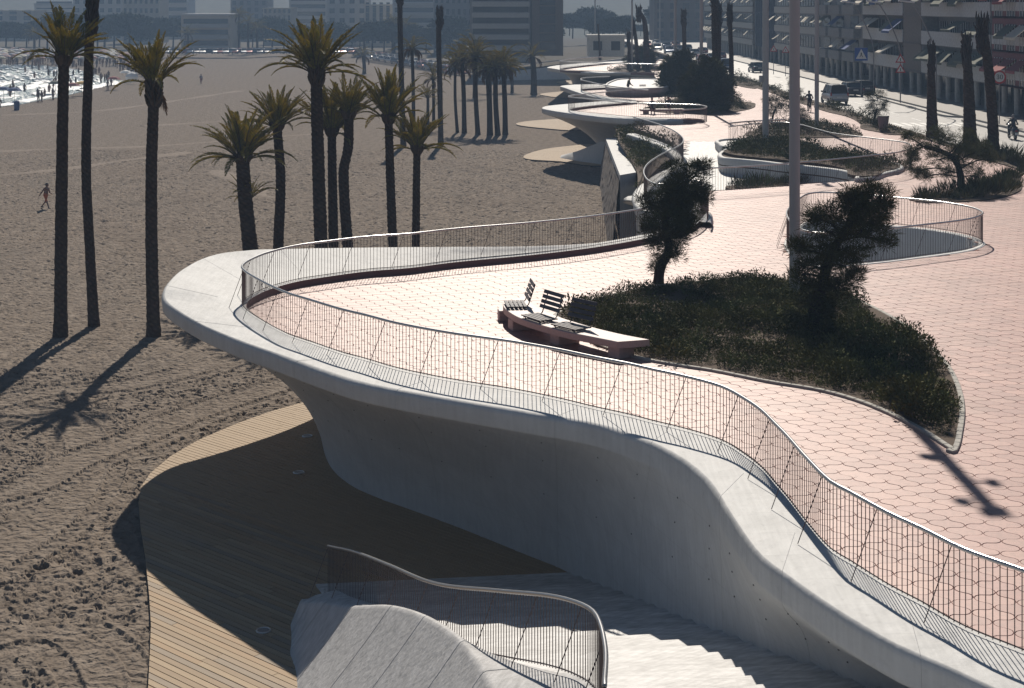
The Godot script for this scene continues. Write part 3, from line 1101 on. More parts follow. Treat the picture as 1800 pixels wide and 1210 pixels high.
func make_promenade() -> void:
	var main := smooth_path(rail_line(), 0.5)
	main.reverse()
	prom_poly = flat(main)
	prom_poly.append_array(flat(spots(EDGE_FAR, TOP)))
	prom_poly.append_array(PackedVector2Array([Vector2(24, -262), Vector2(26.5, -230), Vector2(27.2, -150), Vector2(27.2, -13)]))
	oval = flat(smooth_path(at_y(spots(OVAL_TOP, 6.1), TOP), 0.6, true))
	if prom_poly[0].y < -13.0:
		prom_poly.append(Vector2(prom_poly[0].x + 1.0, -13))
	var cx := 14.0
	var base := MB.new()
	for half in [PackedVector2Array([Vector2(-60, 0), Vector2(-60, -400), Vector2(cx, -400), Vector2(cx, 0)]), PackedVector2Array([Vector2(cx, 0), Vector2(cx, -400), Vector2(90, -400), Vector2(90, 0)])]:
		for p in Geometry2D.intersect_polygons(Geometry2D.offset_polygon(prom_poly, -0.1)[0], half):
			for q in Geometry2D.clip_polygons(p, oval):
				if not Geometry2D.is_polygon_clockwise(q):
					base.prism(q, TOP - 0.16, TOP - 0.02)
	var floor_ := ground("promenade_pavement", base, M.mortar)
	# the pavers: rhombic, with wavy edges; the lattice runs askew to the street
	var bb := Vector2(cos(deg_to_rad(64.0)), sin(deg_to_rad(64.0))) * 0.43
	var cc := Vector2(cos(deg_to_rad(-26.0)), sin(deg_to_rad(-26.0))) * 0.43
	var outline := PackedVector2Array()
	var amp := 0.105 * 0.43
	var nb := bb.normalized()
	var nc := cc.normalized()
	var seg := 6
	for k in seg: outline.append(bb * (float(k) / seg) - nc * amp * sin(TAU * k / seg))
	for k in seg: outline.append(bb + cc * (float(k) / seg) - nb * amp * sin(TAU * k / seg))
	for k in seg: outline.append(cc + bb * (1.0 - float(k) / seg) - nc * amp * sin(TAU * (1.0 - float(k) / seg)))
	for k in seg: outline.append(cc * (1.0 - float(k) / seg) - nb * amp * sin(TAU * (1.0 - float(k) / seg)))
	var mid := (bb + cc) / 2.0
	var tile := func(step, full):
		var b := MB.new()
		var ring := []
		var inner := []
		for k in range(0, outline.size(), step):
			var q: Vector2 = outline[k] - mid
			var s := q * 0.984
			var s2 := q * 0.958
			ring.append(Vector3(s.x, -0.008, s.y))
			inner.append(Vector3(s2.x, 0.0, s2.y))
		for k in ring.size():
			var k2: int = (k + 1) % ring.size()
			if full:
				b.quad(ring[k] + Vector3(0, -0.014, 0), ring[k], ring[k2], ring[k2] + Vector3(0, -0.014, 0))
			b.quad(ring[k], inner[k], inner[k2], ring[k2])
			b.tri(Vector3.ZERO, inner[k2], inner[k])
		return b.mesh()
	var fine: ArrayMesh = tile.call(1, true)
	var lite: ArrayMesh = tile.call(2, false)
	var grown: PackedVector2Array = Geometry2D.offset_polygon(prom_poly, 0.12)[0]
	var spots_ := []
	for a in range(-60, 420):
		for c in range(-230, 230):
			var p := bb * -a + cc * c
			if p.y > -14.5 or p.y < -175.0 or p.x < -10.0 or p.x > 27.3: continue
			if not Geometry2D.is_point_in_polygon(p, grown): continue
			if Geometry2D.is_point_in_polygon(p, oval): continue
			var skip := false
			for bp in bed_polys:
				if Geometry2D.is_point_in_polygon(p, bp): skip = true
			if skip: continue
			spots_.append(p)
	spots_.sort_custom(func(a, b): return a.y > b.y)
	var r := RandomNumberGenerator.new()
	r.seed = 31
	var stain := FastNoiseLite.new()
	stain.seed = 32
	stain.frequency = 0.12
	stain.fractal_octaves = 4
	var singles := 0
	var near := []
	var far := []
	var ncol := []
	var fcol := []
	for p in spots_:
		var y := TOP + r.randf_range(-0.003, 0.002)
		var tf := Transform3D(Basis(Vector3(r.randf_range(-1, 1), 0, r.randf_range(-1, 1)).normalized(), r.randf_range(0, 0.006)), Vector3(p.x, y, p.y))
		var k := r.randi() % 4
		var u: float = 900.0 + LENS * p.x / -p.y
		var v: float = 10.0 + LENS * (EYE - TOP) / -p.y
		# the 300 nearest that the handrail leaves in view
		if singles < 300 and u < 1815.0 and v < 1150.0:
			singles += 1
			hang("paver", fine, M.tiles[k], floor_, tf)
			continue
		var col: Color = tile_tone(k) * r.randf_range(0.9, 1.07) * (1.0 + 0.14 * stain.get_noise_2d(p.x, p.y))
		if p.y > -62.0:
			near.append(tf)
			ncol.append(col)
		else:
			far.append(tf)
			fcol.append(col)
	many("pavers_near", fine, M.tile, near, floor_, ncol)
	many("pavers_far", lite, M.tile, far, floor_, fcol)
	var pf := MB.new()
	for q in Geometry2D.intersect_polygons(prom_poly, PackedVector2Array([Vector2(-60, -172), Vector2(-60, -400), Vector2(90, -400), Vector2(90, -172)])):
		pf.prism(q, TOP - 0.1, TOP)
	ground("promenade_pavement_far", pf, M.pink_far)
	# the oval pit with its rim
	var pit := thing("ramp_pit", "oval concrete pit with sloping floor inside the railing on the right of the promenade", "pit", Vector3(14, 0, -60))
	var rim := smooth_path(at_y(spots(OVAL_TOP, 6.1), TOP), 0.6, true)
	var c0 := Vector3.ZERO
	for p in rim: c0 += p / rim.size()
	var rows := []
	for p in rim + [rim[0]]:
		var d: Vector3 = (Vector3(p.x - c0.x, 0, p.z - c0.z)).normalized()
		rows.append([p + d * 0.1 + Vector3(0, -0.1, 0), p + d * 0.1 + Vector3(0, 0.0, 0), p + d * 0.08 + Vector3(0, 0.02, 0), p - d * 0.1 + Vector3(0, 0.02, 0), p - d * 0.16 + Vector3(0, -0.04, 0), p - d * 0.3 + Vector3(0, -0.6, 0), p - d * 0.45 + Vector3(0, -1.4, 0), p - d * 0.55 + Vector3(0, -3.0, 0)])
	var rb := MB.new()
	rb.loft(rows)
	wpart("bowl", rb, M.concrete, pit, true)
	var fl := MB.new()
	var fp := []
	for p in rim: fp.append(Vector2(p.x, p.z))
	var fpoly := PackedVector2Array(fp)
	var tr := Geometry2D.triangulate_polygon(fpoly)
	for k in range(0, tr.size(), 3):
		var tri := []
		for j in 3:
			var q: Vector2 = fpoly[tr[k + j]]
			tri.append(Vector3(q.x, clampf(3.9 - (18.0 - q.x) * 0.25, 2.0, 4.2), q.y))
		fl.tri(tri[0], tri[2], tri[1])
	wpart("pit_floor", fl, M.concrete, pit)
	# the white ramp and what borders it
	var ramp := MB.new()
	var rr := []
	for q in [[[1205, 247], [1256, 249], 4.8], [[1203, 258], [1264, 258], 4.68], [[1190, 275], [1400, 272], 4.45], [[1160, 297], [1560, 292], 4.2], [[1138, 318], [1560, 312], 4.0], [[1142, 335], [1560, 330], 3.85], [[1150, 352], [1560, 345], 3.7], [[1160, 380], [1400, 365], 3.6]]:
		rr.append([spot(q[0][0], q[0][1], q[2]), spot((q[0][0] + q[1][0]) / 2.0, (q[0][1] + q[1][1]) / 2.0, q[2]), spot(q[1][0], q[1][1], q[2])])
	ramp.loft(rr)
	ground("ramp", ramp, M.concrete_floor, true)
	bowl("planter_bowl", "raised concrete planter with a smooth white rim beside the white ramp", [[1281, 259], [1266, 266], [1262, 272], [1272, 277], [1296, 279], [1340, 283], [1372, 287], [1433, 293], [1479, 299], [1503, 306], [1512, 313], [1560, 303], [1588, 295], [1580, 287], [1525, 275], [1464, 266], [1406, 248], [1372, 243], [1320, 248]], 5.02, 3.3, 0.1)
	bowl("low_planter", "narrow white concrete wedge beside the top of the white ramp", [[1258, 246], [1262, 251], [1276, 257], [1300, 256], [1322, 249], [1312, 244], [1280, 243]], 5.1, 4.0, 0.5)
	bowl("tilted_planter", "white sloping concrete planter on the promenade behind the standing person", [[1070, 153], [1076, 141], [1110, 137], [1172, 139], [1172, 152], [1120, 155]], 5.7, 4.7, 1.0)
	# curved kerb under the S-shaped railing
	var sp := smooth_path(at_y(spots(S_TOP, 6.1), CURB), 0.7)
	var curb := MB.new()
	var crow := []
	for k in sp.size():
		var d: Vector3 = (sp[mini(k + 1, sp.size() - 1)] - sp[maxi(k - 1, 0)]).normalized()
		var s := Vector3(-d.z, 0, d.x)
		crow.append([sp[k] + s * 0.25 + Vector3(0, -2.6, 0), sp[k] + s * 0.2 + Vector3(0, -0.08, 0), sp[k] + s * 0.1, sp[k] - s * 0.4, sp[k] - s * 0.55 + Vector3(0, -0.1, 0), sp[k] - s * 0.35 + Vector3(0, -0.9, 0), sp[k] - s * 0.3 + Vector3(0, -3.0, 0)])
	curb.loft(crow)
	var ck := thing("ramp_kerb", "S-shaped white concrete kerb along the outer edge of the ramp", "kerb", Vector3(sp[0].x, 0, sp[0].z))
	wpart("kerb", curb, M.concrete, ck, true)
	# blunt white nose of the ramp edge
	var nose := MB.new()
	var nr := []
	for q in [[[1175, 338], [1175, 352], [1175, 372]], [[1150, 343], [1150, 354], [1155, 378]], [[1122, 343], [1120, 353], [1132, 372]], [[1104, 345], [1102, 352], [1118, 366]], [[1097, 349], [1096, 353], [1110, 361]]]:
		nr.append([spot(q[0][0], q[0][1], 4.5), spot(q[1][0], q[1][1], 4.45), spot(q[1][0], q[1][1] + 4, 4.2), spot(q[2][0], q[2][1], 3.7), spot(q[2][0] + 20, q[2][1] + 6, 3.3)])
	nose.loft(nr)
	var nt := thing("ramp_nose", "blunt white concrete nose sticking out behind the left tamarisk beside the stone wall", "concrete edge", Vector3(7, 0, -70))
	wpart("nose", nose, M.concrete, nt, true)
	# stone-faced spur wall
	var wt := thing("stone_wall", "long wall with white concrete cap and brown stone facing running out over the sand", "wall", Vector3(5.5, 0, -84))
	var a := spot(1090, 308, 4.6)
	var b := spot(1118, 303, 4.6)
	var e := Vector3(7.35, 3.2, -125)
	var f := Vector3(8.2, 3.2, -125)
	var cap := MB.new()
	cap.quad(a, e, f, b)
	cap.quad(a + Vector3(0, -4.6, 0), a, b, b + Vector3(0, -4.6, 0))
	cap.quad(a + Vector3(0, -0.35, 0), e + Vector3(0, -0.35, 0), e, a)
	cap.quad(b + Vector3(0, -4.6, 0), b, f, f + Vector3(0, -4.6, 0))
	wpart("cap", cap, M.concrete, wt)
	var face := MB.new()
	var lo := Vector3(-0.55, 0, 0)
	var lr := []
	for k in 41:
		var p := a.lerp(e, k / 40.0)
		var row := []
		for j in 13:
			var t := j / 12.0
			var q := Vector3(p.x, p.y - 0.35, p.z).lerp(Vector3(p.x - 0.5, -0.1, p.z), t)
			row.append(q + Vector3(-0.02 - r.randf() * 0.05, 0, 0))
		lr.append(row)
	face.loft(lr)
	wpart("stone_facing", face, M.rubble, wt)
	# planted bank between the wall and the ramp
	var bank := MB.new()
	var br := []
	for q in [[[1084, 235], [1116, 223]], [[1092, 255], [1140, 236]], [[1100, 275], [1180, 256]], [[1108, 290], [1190, 272]], [[1117, 303], [1162, 290]], [[1121, 325], [1140, 312]], [[1122, 350], [1140, 330]]]:
		br.append([spot(q[0][0], q[0][1], 4.0), spot((q[0][0] + q[1][0]) / 2.0, (q[0][1] + q[1][1]) / 2.0, 4.45), spot(q[1][0], q[1][1], 4.7)])
	bank.loft(br)
	ground("planted_bank", bank, M.soil, true)

func bowl(called: String, label: String, list: Array, y: float, low: float, flare: float) -> void:
	var rim := smooth_path(spots(list, y), 0.6, true)
	var c := Vector3.ZERO
	for p in rim: c += p / rim.size()
	var t := thing(called, label, "planter", Vector3(c.x, low, c.z))
	var rows := []
	var poly := flat(rim)
	for k in rim.size() + 1:
		var p: Vector3 = rim[k % rim.size()]
		var d: Vector3 = (rim[(k + 1) % rim.size()] - rim[(k - 1 + rim.size()) % rim.size()]).normalized()
		var o := Vector3(-d.z, 0, d.x)
		if Geometry2D.is_point_in_polygon(Vector2(p.x + o.x * 0.05, p.z + o.z * 0.05), poly): o = -o
		rows.append([p - o * 0.26 + Vector3(0, -0.25, 0), p - o * 0.24 + Vector3(0, -0.02, 0), p - o * 0.2, p - o * 0.06, p + Vector3(0, -0.05, 0), p + o * 0.03 + Vector3(0, -0.16, 0), p - o * flare * 0.5 + Vector3(0, -0.9, 0), Vector3(p.x, low, p.z) - o * flare])
	var b := MB.new()
	b.loft(rows)
	wpart("bowl", b, M.concrete, t, true)
	var s := MB.new()
	s.prism(poly, y - 0.5, y - 0.12)
	wpart("soil" if called == "planter_bowl" else "top", s, M.soil if called == "planter_bowl" else M.concrete_floor, t)

# ---------- railings ----------
func railing(label: String, base: Array, closed: bool, spacing: float, singles: int, stays: bool, height := 1.1, thick := 1.0) -> void:
	var at: Vector3 = base[0]
	var t := thing("railing", label, "railing", at)
	var path := base.duplicate()
	if closed: path.append(base[0])
	var top := []
	var foot := []
	for p in path:
		top.append(p + Vector3(0, height, 0))
		foot.append(p + Vector3(0, 0.05, 0))
	var hr := MB.new()
	hr.tube(top, 0.034 * thick, 8)
	wpart("handrail", hr, M.steel, t, true)
	var br := MB.new()
	br.tube(foot, 0.012 * thick, 4)
	wpart("bottom_rail", br, M.picket, t)
	var bar := MB.new()
	bar.tube([Vector3(0, 0.02, 0), Vector3(0, height - 0.02, 0)], 0.0075, 5, false)
	var bar_mesh := bar.mesh(Vector3.ZERO, true)
	var list := even(path, spacing)
	list.sort_custom(func(a, b): return a.z > b.z)
	var rest := []
	for p in list:
		var tf := Transform3D(Basis.IDENTITY, p - at)
		# the nearest that stand inside the picture
		if singles > 0 and 900.0 + LENS * p.x / -p.z < 1812.0:
			singles -= 1
			hang("picket", bar_mesh, M.picket, t, tf)
		else:
			rest.append(tf)
	if rest.size(): many("pickets", bar_mesh, M.picket, rest, t)
	if stays:
		var out := Vector3(-0.40, -height + 0.02, 0.04)
		for p in even(path, 1.75):
			var b := MB.new()
			b.tube([p + Vector3(0, height - 0.02, 0), p + Vector3(0, height - 0.02, 0) + out], 0.008 * thick, 5)
			wpart("stay", b, M.picket, t)

func make_rails() -> void:
	railing("long stainless railing with thin pickets round the nearest white prow", smooth_path(rail_line(), 0.3), false, 0.118, 300, true)
	railing("railing of thin pickets round the oval pit on the right", smooth_path(at_y(spots(OVAL_TOP, 6.1), TOP + 0.04), 0.4, true), true, 0.13, 0, true)
	railing("railing looping round the raised planter beside the white ramp", smooth_path(at_y(spots(LOOP_TOP, 6.1), CURB), 0.5), false, 0.15, 0, true)
	railing("S-shaped railing on the kerb between the white ramp and the planted bank", smooth_path(at_y(spots(S_TOP, 6.1), CURB), 0.5), false, 0.17, 0, true, 1.1, 1.1)
	var st := []
	for p in [[-4.1, 0.45, -35.5], [-3.3, 1.0, -33.5], [-2.5, 1.42, -31.6], [-1.4, 2.05, -28.8], [-0.2, 2.98, -25.9], [0.6, 3.6, -24.0], [1.02, 3.88, -22.9], [1.18, 4.02, -22.1], [1.22, 4.1, -20.8], [1.12, 4.25, -19.3]]:
		st.append(Vector3(p[0], p[1], p[2]))
	railing("sloping railing down the side of the beach stairs above the flared parapet", smooth_path(st, 0.3), false, 0.118, 200, true)
	railing("railing on the second prow running to a rounded corner behind the seated pair", at_y(smooth_path(spots([[1010, 190], [1000, 193.5], [1060, 201], [1112, 206], [1170, 208], [1225, 210], [1241, 213], [1242, 215], [1232, 218], [1200, 220]], CURB), 0.8), CURB), false, 0.2, 0, false, 1.1, 1.3)
	railing("railing along the far edge of the second prow", at_y(smooth_path(spots([[1001, 192], [1030, 188], [1060, 184.5], [1110, 179]], CURB), 0.8), CURB), false, 0.2, 0, false, 1.1, 1.3)
	railing("railing round the tip of the third prow", at_y(smooth_path(spots([[1140, 180], [1075, 172.5], [1030, 162], [1021, 158.5], [1030, 155], [1072, 152.5]], CURB), 0.8), CURB), false, 0.25, 0, false, 1.1, 1.5)
	railing("railing round the farthest prow", at_y(smooth_path(spots([[1150, 132], [1152, 128], [1100, 127], [1040, 125], [988, 122.5], [986, 121], [1010, 117], [1060, 113]], CURB), 0.8), CURB), false, 0.3, 0, false, 1.1, 1.8)
	railing("railing with bent corner at the far planting bed beyond the white ramp", at_y(smooth_path(spots([[1281, 247], [1320, 243], [1380, 240]], CURB), 0.8), CURB), false, 0.2, 0, false, 1.1, 1.3)

func make_far_prows() -> void:
	var p2 := [[[1238, 211], [1240, 214], []], [[1170, 208], [1173, 212], [1175, 292]], [[1112, 205.5], [1114, 209.5], [1130, 292]], [[1060, 201], [1058, 206], [1105, 290]], [[1025, 197.5], [1005, 200], [1085, 288]], [[1004, 194.5], [965, 194], [1068, 286]], [[1000, 193], [952, 190], [1062, 280]], [[1010, 190], [965, 186], [1066, 268]], [[1060, 184], [1035, 180], [1085, 255]], [[1120, 179], [1115, 174.5], []]]
	shell("concrete_prow", p2, "second white concrete prow, jutting over the sand behind the stone wall", 1.2, [])
	var p3 := [[[1150, 181], [1151, 183], [1156, 210]], [[1075, 172], [1071, 175], [1090, 215]], [[1045, 165.5], [1030, 167], [1075, 214]], [[1023, 159], [992, 154.5], [1062, 208]], [[1021, 157.5], [985, 151.5], [1060, 202]], [[1032, 155.5], [1010, 149], [1065, 198]], [[1075, 153.5], [1070, 148], [1085, 195]], [[1160, 151], [1158, 147], []]]
	shell("concrete_prow", p3, "third white concrete prow, in front of the standing person", 1.5, [])
	var p4 := [[[1155, 129], [1156, 130.5], [1160, 150]], [[1100, 127], [1098, 129], [1100, 152]], [[1040, 125.5], [1030, 127.5], [1050, 154]], [[988, 123], [968, 120.5], [1012, 152]], [[985, 121.5], [962, 118.5], [1008, 148]], [[1000, 118.5], [985, 114.5], [1015, 145]], [[1060, 112], [1055, 109.5], [1060, 140]], [[1120, 108], [1118, 106], []]]
	shell("concrete_prow", p4, "farthest white concrete prow, before the dark trees and the low wall", 2.0, [])
	board_deck("wooden_beach_deck", "pale rounded board deck on the sand below the second prow", flat(smooth_path(spots([[1040, 254], [1000, 257], [960, 262], [930, 270], [920, 277], [935, 281], [985, 284], [1040, 291], [1075, 290], [1070, 262]], 0.1), 1.0, true)), Vector2(1, 0.3), 0.4, 0.12, 0)
	board_deck("wooden_beach_deck", "pale tongue-shaped board deck on the sand between the second and third prows", flat(smooth_path(spots([[908, 217], [930, 213], [985, 209], [1030, 207], [1050, 218], [1012, 229], [960, 226], [915, 221]], 0.1), 1.0, true)), Vector2(1, 0.3), 0.4, 0.12, 0)
	board_deck("wooden_beach_deck", "small pale board deck on the sand below the third prow", flat(smooth_path(spots([[949, 165.5], [975, 162], [1002, 160.5], [1040, 163], [1030, 172], [985, 171.5], [962, 169]], 0.1), 1.5, true)), Vector2(1, 0.3), 0.5, 0.12, 0)
	board_deck("wooden_beach_deck", "tiny pale board deck on the sand below the farthest prow", flat(smooth_path(spots([[978, 145], [990, 142.5], [1010, 142], [1012, 147], [995, 148]], 0.1), 2.0, true)), Vector2(1, 0.3), 0.6, 0.12, 0)
	# stair tongue of the second prow
	var tn := thing("stair_parapet", "grey concrete stair parapet sloping down to the sand below the second prow", "parapet", Vector3(6, 0, -140))
	var b := MB.new()
	var lo := [[982, 280], [1010, 285], [1045, 290], [1085, 294]]
	var hi := [[983, 278], [1012, 271], [1046, 262], [1085, 252]]
	var rows := []
	for k in 4:
		var p := spot(lo[k][0], lo[k][1], 0.0)
		var y: float = [0.3, 0.9, 1.8, 2.9][k]
		rows.append([p, p + Vector3(0.25, y, -0.5), p + Vector3(0.7, y + 0.03, -0.7), p + Vector3(1.0, -0.1, -1.2)])
	b.loft(rows)
	wpart("wall", b, M.concrete, tn, true)
	# low sea wall behind
	var sw := thing("sea_wall", "long low grey wall with a railing at the end of the beach behind the farthest prow", "wall", Vector3(5, 0, -292))
	var s := MB.new()
	var r := [[[Vector3(-4, -0.1, -290), Vector3(-4, 1.2, -290.3), Vector3(-4, 1.2, -290.8)]], []]
	var wr := []
	for q in [[-6.0, -288.0, 0.9], [4.0, -292.0, 2.0], [14.0, -296.0, 3.0], [28.0, -300.0, 4.4]]:
		wr.append([Vector3(q[0], -0.1, q[1]), Vector3(q[0], q[2], q[1] - 0.4), Vector3(q[0], q[2], q[1] - 1.0), Vector3(q[0], -0.1, q[1] - 1.0)])
	s.loft(wr)
	wpart("wall", s, M.concrete, sw)
	var hr := MB.new()
	hr.tube([Vector3(-6, 1.9, -288.7), Vector3(4, 3.0, -292.7), Vector3(14, 4.0, -296.7), Vector3(28, 5.4, -300.7)], 0.07, 5)
	wpart("handrail", hr, M.steel, sw)

# ---------- planting ----------
# a clump of small leaves: n blades in a dome
func clump(seed_: int, n: int, r: float, h: float, leaf: float, wide: float, up := 0.5) -> ArrayMesh:
	var g := RandomNumberGenerator.new()
	g.seed = seed_
	var b := MB.new()
	for k in n:
		var a := g.randf() * TAU
		var q := sqrt(g.randf())
		var t := g.randf()
		var p := Vector3(cos(a) * q * r, h * (0.15 + 0.85 * t * sqrt(maxf(0.0, 1.0 - q * q * 0.8))), sin(a) * q * r)
		var d := Vector3(cos(a) * q + g.randf_range(-0.7, 0.7), up + g.randf_range(-0.4, 0.6), sin(a) * q + g.randf_range(-0.7, 0.7)).normalized()
		var s := d.cross(Vector3(g.randf_range(-1, 1), g.randf_range(-1, 1), g.randf_range(-1, 1))).normalized()
		var l := leaf * g.randf_range(0.6, 1.3)
		var w := wide * g.randf_range(0.7, 1.2)
		b.quad(p, p + d * l * 0.5 + s * w, p + d * l, p + d * l * 0.5 - s * w)
	return b.mesh()

# points spread over a polygon
func scatter(poly: PackedVector2Array, gap: float, g: RandomNumberGenerator) -> Array:
	var lo := Vector2(INF, INF)
	var hi := -lo
	for p in poly:
		lo = lo.min(p)
		hi = hi.max(p)
	var out := []
	var x := lo.x
	while x < hi.x:
		var z := lo.y
		while z < hi.y:
			var p := Vector2(x + g.randf_range(-0.5, 0.5) * gap, z + g.randf_range(-0.5, 0.5) * gap)
			if Geometry2D.is_point_in_polygon(p, poly): out.append(p)
			z += gap
		x += gap
	return out

const BED := [[978, 562], [972, 556], [1000, 541], [1060, 524], [1120, 510], [1180, 501], [1250, 495], [1330, 493], [1400, 498], [1470, 514], [1540, 543], [1600, 578], [1650, 622], [1676, 654], [1692, 690], [1697, 722], [1694, 757], [1683, 797], [1670, 793], [1613, 757], [1531, 717], [1448, 691], [1349, 674], [1249, 654], [1190, 645], [1130, 634], [1080, 620], [1030, 600], [1000, 580]]

func bed(called: String, label: String, list: Array, gap: float, size: float, kerb: bool, kind: String, y := TOP, only_far := 0.0) -> void:
	var g := RandomNumberGenerator.new()
	g.seed = list.size() * 7 + int(list[0][0])
	var path := smooth_path(spots(list, y), 0.35 if kerb else 0.8, true)
	var poly := flat(path)
	var c := Vector3.ZERO
	for p in path: c += p / path.size()
	var t := thing(called, label, "planting bed", Vector3(c.x, y, c.z))
	var inner := poly
	if kerb:
		var kb := []
		var n := path.size()
		var per := 0.0
		var run: MB = MB.new()
		for k in n:
			var p: Vector3 = path[k]
			var q: Vector3 = path[(k + 1) % n]
			var d := (q - p).normalized()
			var o := Vector3(-d.z, 0, d.x)
			if Geometry2D.is_point_in_polygon(Vector2(p.x + o.x * 0.1, p.z + o.z * 0.1), poly): o = -o
			var h := Vector3(0, 0.10, 0)
			var a := p - o * 0.13
			var e := q - o * 0.13
			var st := MB.new()
			var mid := (p + q) / 2.0 - o * 0.065 + Vector3(0, 0.0, 0)
			st.box(mid, Vector3(p.distance_to(q) * 0.985, 0.12, 0.12), Basis(d, Vector3.UP, d.cross(Vector3.UP)), 0.012)
			wpart("kerb_stone", st, M.kerb, t)
		inner = Geometry2D.offset_polygon(poly, -0.12)[0]
	var s := MB.new()
	s.prism(inner, y - 0.1, y + 0.05)
	wpart("soil", s, M.soil, t)
	var n1 := FastNoiseLite.new()
	n1.seed = 61
	n1.frequency = 0.22
	var lists := [[], [], []]
	var cols := [[], [], []]
	var room := Geometry2D.offset_polygon(inner, -size * (0.3 if kerb else 0.22))
	for piece in room:
		for p in scatter(piece, gap, g):
			var v := n1.get_noise_2d(p.x, p.y)
			if kerb and v < -0.42: continue
			var sc := size * (0.8 + 0.55 * v + 0.9 * n1.get_noise_2d(p.x * 5.0, p.y * 5.0)) * g.randf_range(0.75, 1.25)
			var k := g.randi() % 3
			lists[k].append(Transform3D(Basis(Vector3.UP, g.randf() * TAU).scaled(Vector3(sc, sc * g.randf_range(0.8, 1.3), sc)), Vector3(p.x - c.x, 0.03, p.y - c.z)))
			var w := g.randf_range(0.7, 1.35) * (1.0 + 0.7 * n1.get_noise_2d(p.x * 4.0 + 50.0, p.y * 4.0))
			var warm := clampf(0.5 + n1.get_noise_2d(p.x * 2.0, p.y * 2.0 + 90.0), 0.0, 1.0)
			cols[k].append(Color(0.072 * w + 0.04 * warm, 0.086 * w + 0.014 * warm, 0.036 * w))
	for k in 3:
		if lists[k].size(): many("shrubs" if k == 0 else "shrubs_%03d" % k, M["clump_" + kind][k], M.leaf, lists[k], t, cols[k])

func make_beds() -> void:
	bed("planting_bed", "grass tufts along the foot of the raised planter's wall behind the railing", [[1276, 329], [1340, 324], [1420, 318], [1500, 313], [1560, 307], [1560, 312], [1500, 319], [1390, 328], [1300, 335]], 0.45, 0.9, false, "grass", 4.0)
	bed("planting_bed", "large dark shrub bed with a grey stone kerb behind the curved bench", BED, 0.26, 0.52, true, "shrub")
	bed("planting_bed", "shrub bed on the right under the sparse tamarisk", [[1597, 349], [1640, 343], [1690, 330], [1740, 315], [1775, 307], [1793, 318], [1795, 335], [1770, 346], [1730, 353], [1660, 357], [1615, 356]], 0.55, 0.8, false, "grass")
	bed("planting_bed", "shrubs filling the raised planter with the white rim", [[1284, 262], [1272, 268], [1300, 275], [1372, 282], [1440, 289], [1485, 298], [1515, 311], [1560, 301], [1583, 295], [1570, 288], [1520, 276], [1462, 267], [1404, 250], [1370, 246], [1320, 251]], 0.5, 0.75, false, "shrub", 5.0)
	bed("planting_bed", "dark shrub bed beyond the looping railing and the tall lamp pole", [[1313, 239], [1330, 229], [1360, 219], [1395, 214], [1430, 213], [1470, 222], [1516, 240], [1440, 243], [1380, 243]], 0.8, 0.75, false, "shrub")
	bed("planting_bed", "hedge strip beside the road behind the litter bin", [[1432, 187], [1460, 190], [1500, 198], [1525, 210], [1560, 222], [1600, 235], [1575, 238], [1545, 233], [1515, 227], [1512, 218], [1490, 206], [1450, 196]], 0.9, 0.9, false, "shrub")
	bed("planting_bed", "grassy strip between the tiles and the road at the right edge of the picture", [[1690, 262], [1740, 268], [1800, 284], [1850, 300], [1840, 310], [1790, 298], [1740, 284], [1700, 276]], 0.6, 1.0, false, "grass")
	bed("planting_bed", "round dark bed around the two big bushes", [[1130, 192], [1165, 184], [1200, 172], [1260, 168], [1298, 172], [1298, 178], [1265, 184], [1305, 180], [1328, 186], [1310, 194], [1250, 202], [1200, 200], [1160, 198]], 1.0, 0.8, false, "shrub")
	bed("planting_bed", "long hedge strip along the road beyond the cyclist", [[1290, 134], [1310, 137], [1352, 152], [1372, 160], [1432, 184], [1420, 186], [1360, 165], [1310, 149], [1330, 156], [1300, 152], [1290, 146]], 1.1, 0.9, false, "shrub")
	bed("planting_bed", "small bed with bushes at the foot of the lamp pole near the farthest prow", [[1070, 123], [1100, 120], [1150, 120], [1160, 124], [1120, 127], [1080, 126]], 1.3, 0.8, false, "shrub")
	bed("planting_bed", "shrubs covering the bank between the stone wall and the S-shaped kerb", [[1086, 237], [1116, 225], [1140, 237], [1183, 257], [1192, 271], [1162, 290], [1136, 311], [1134, 335], [1123, 345], [1120, 305], [1104, 275]], 0.6, 0.85, false, "shrub", 4.45)

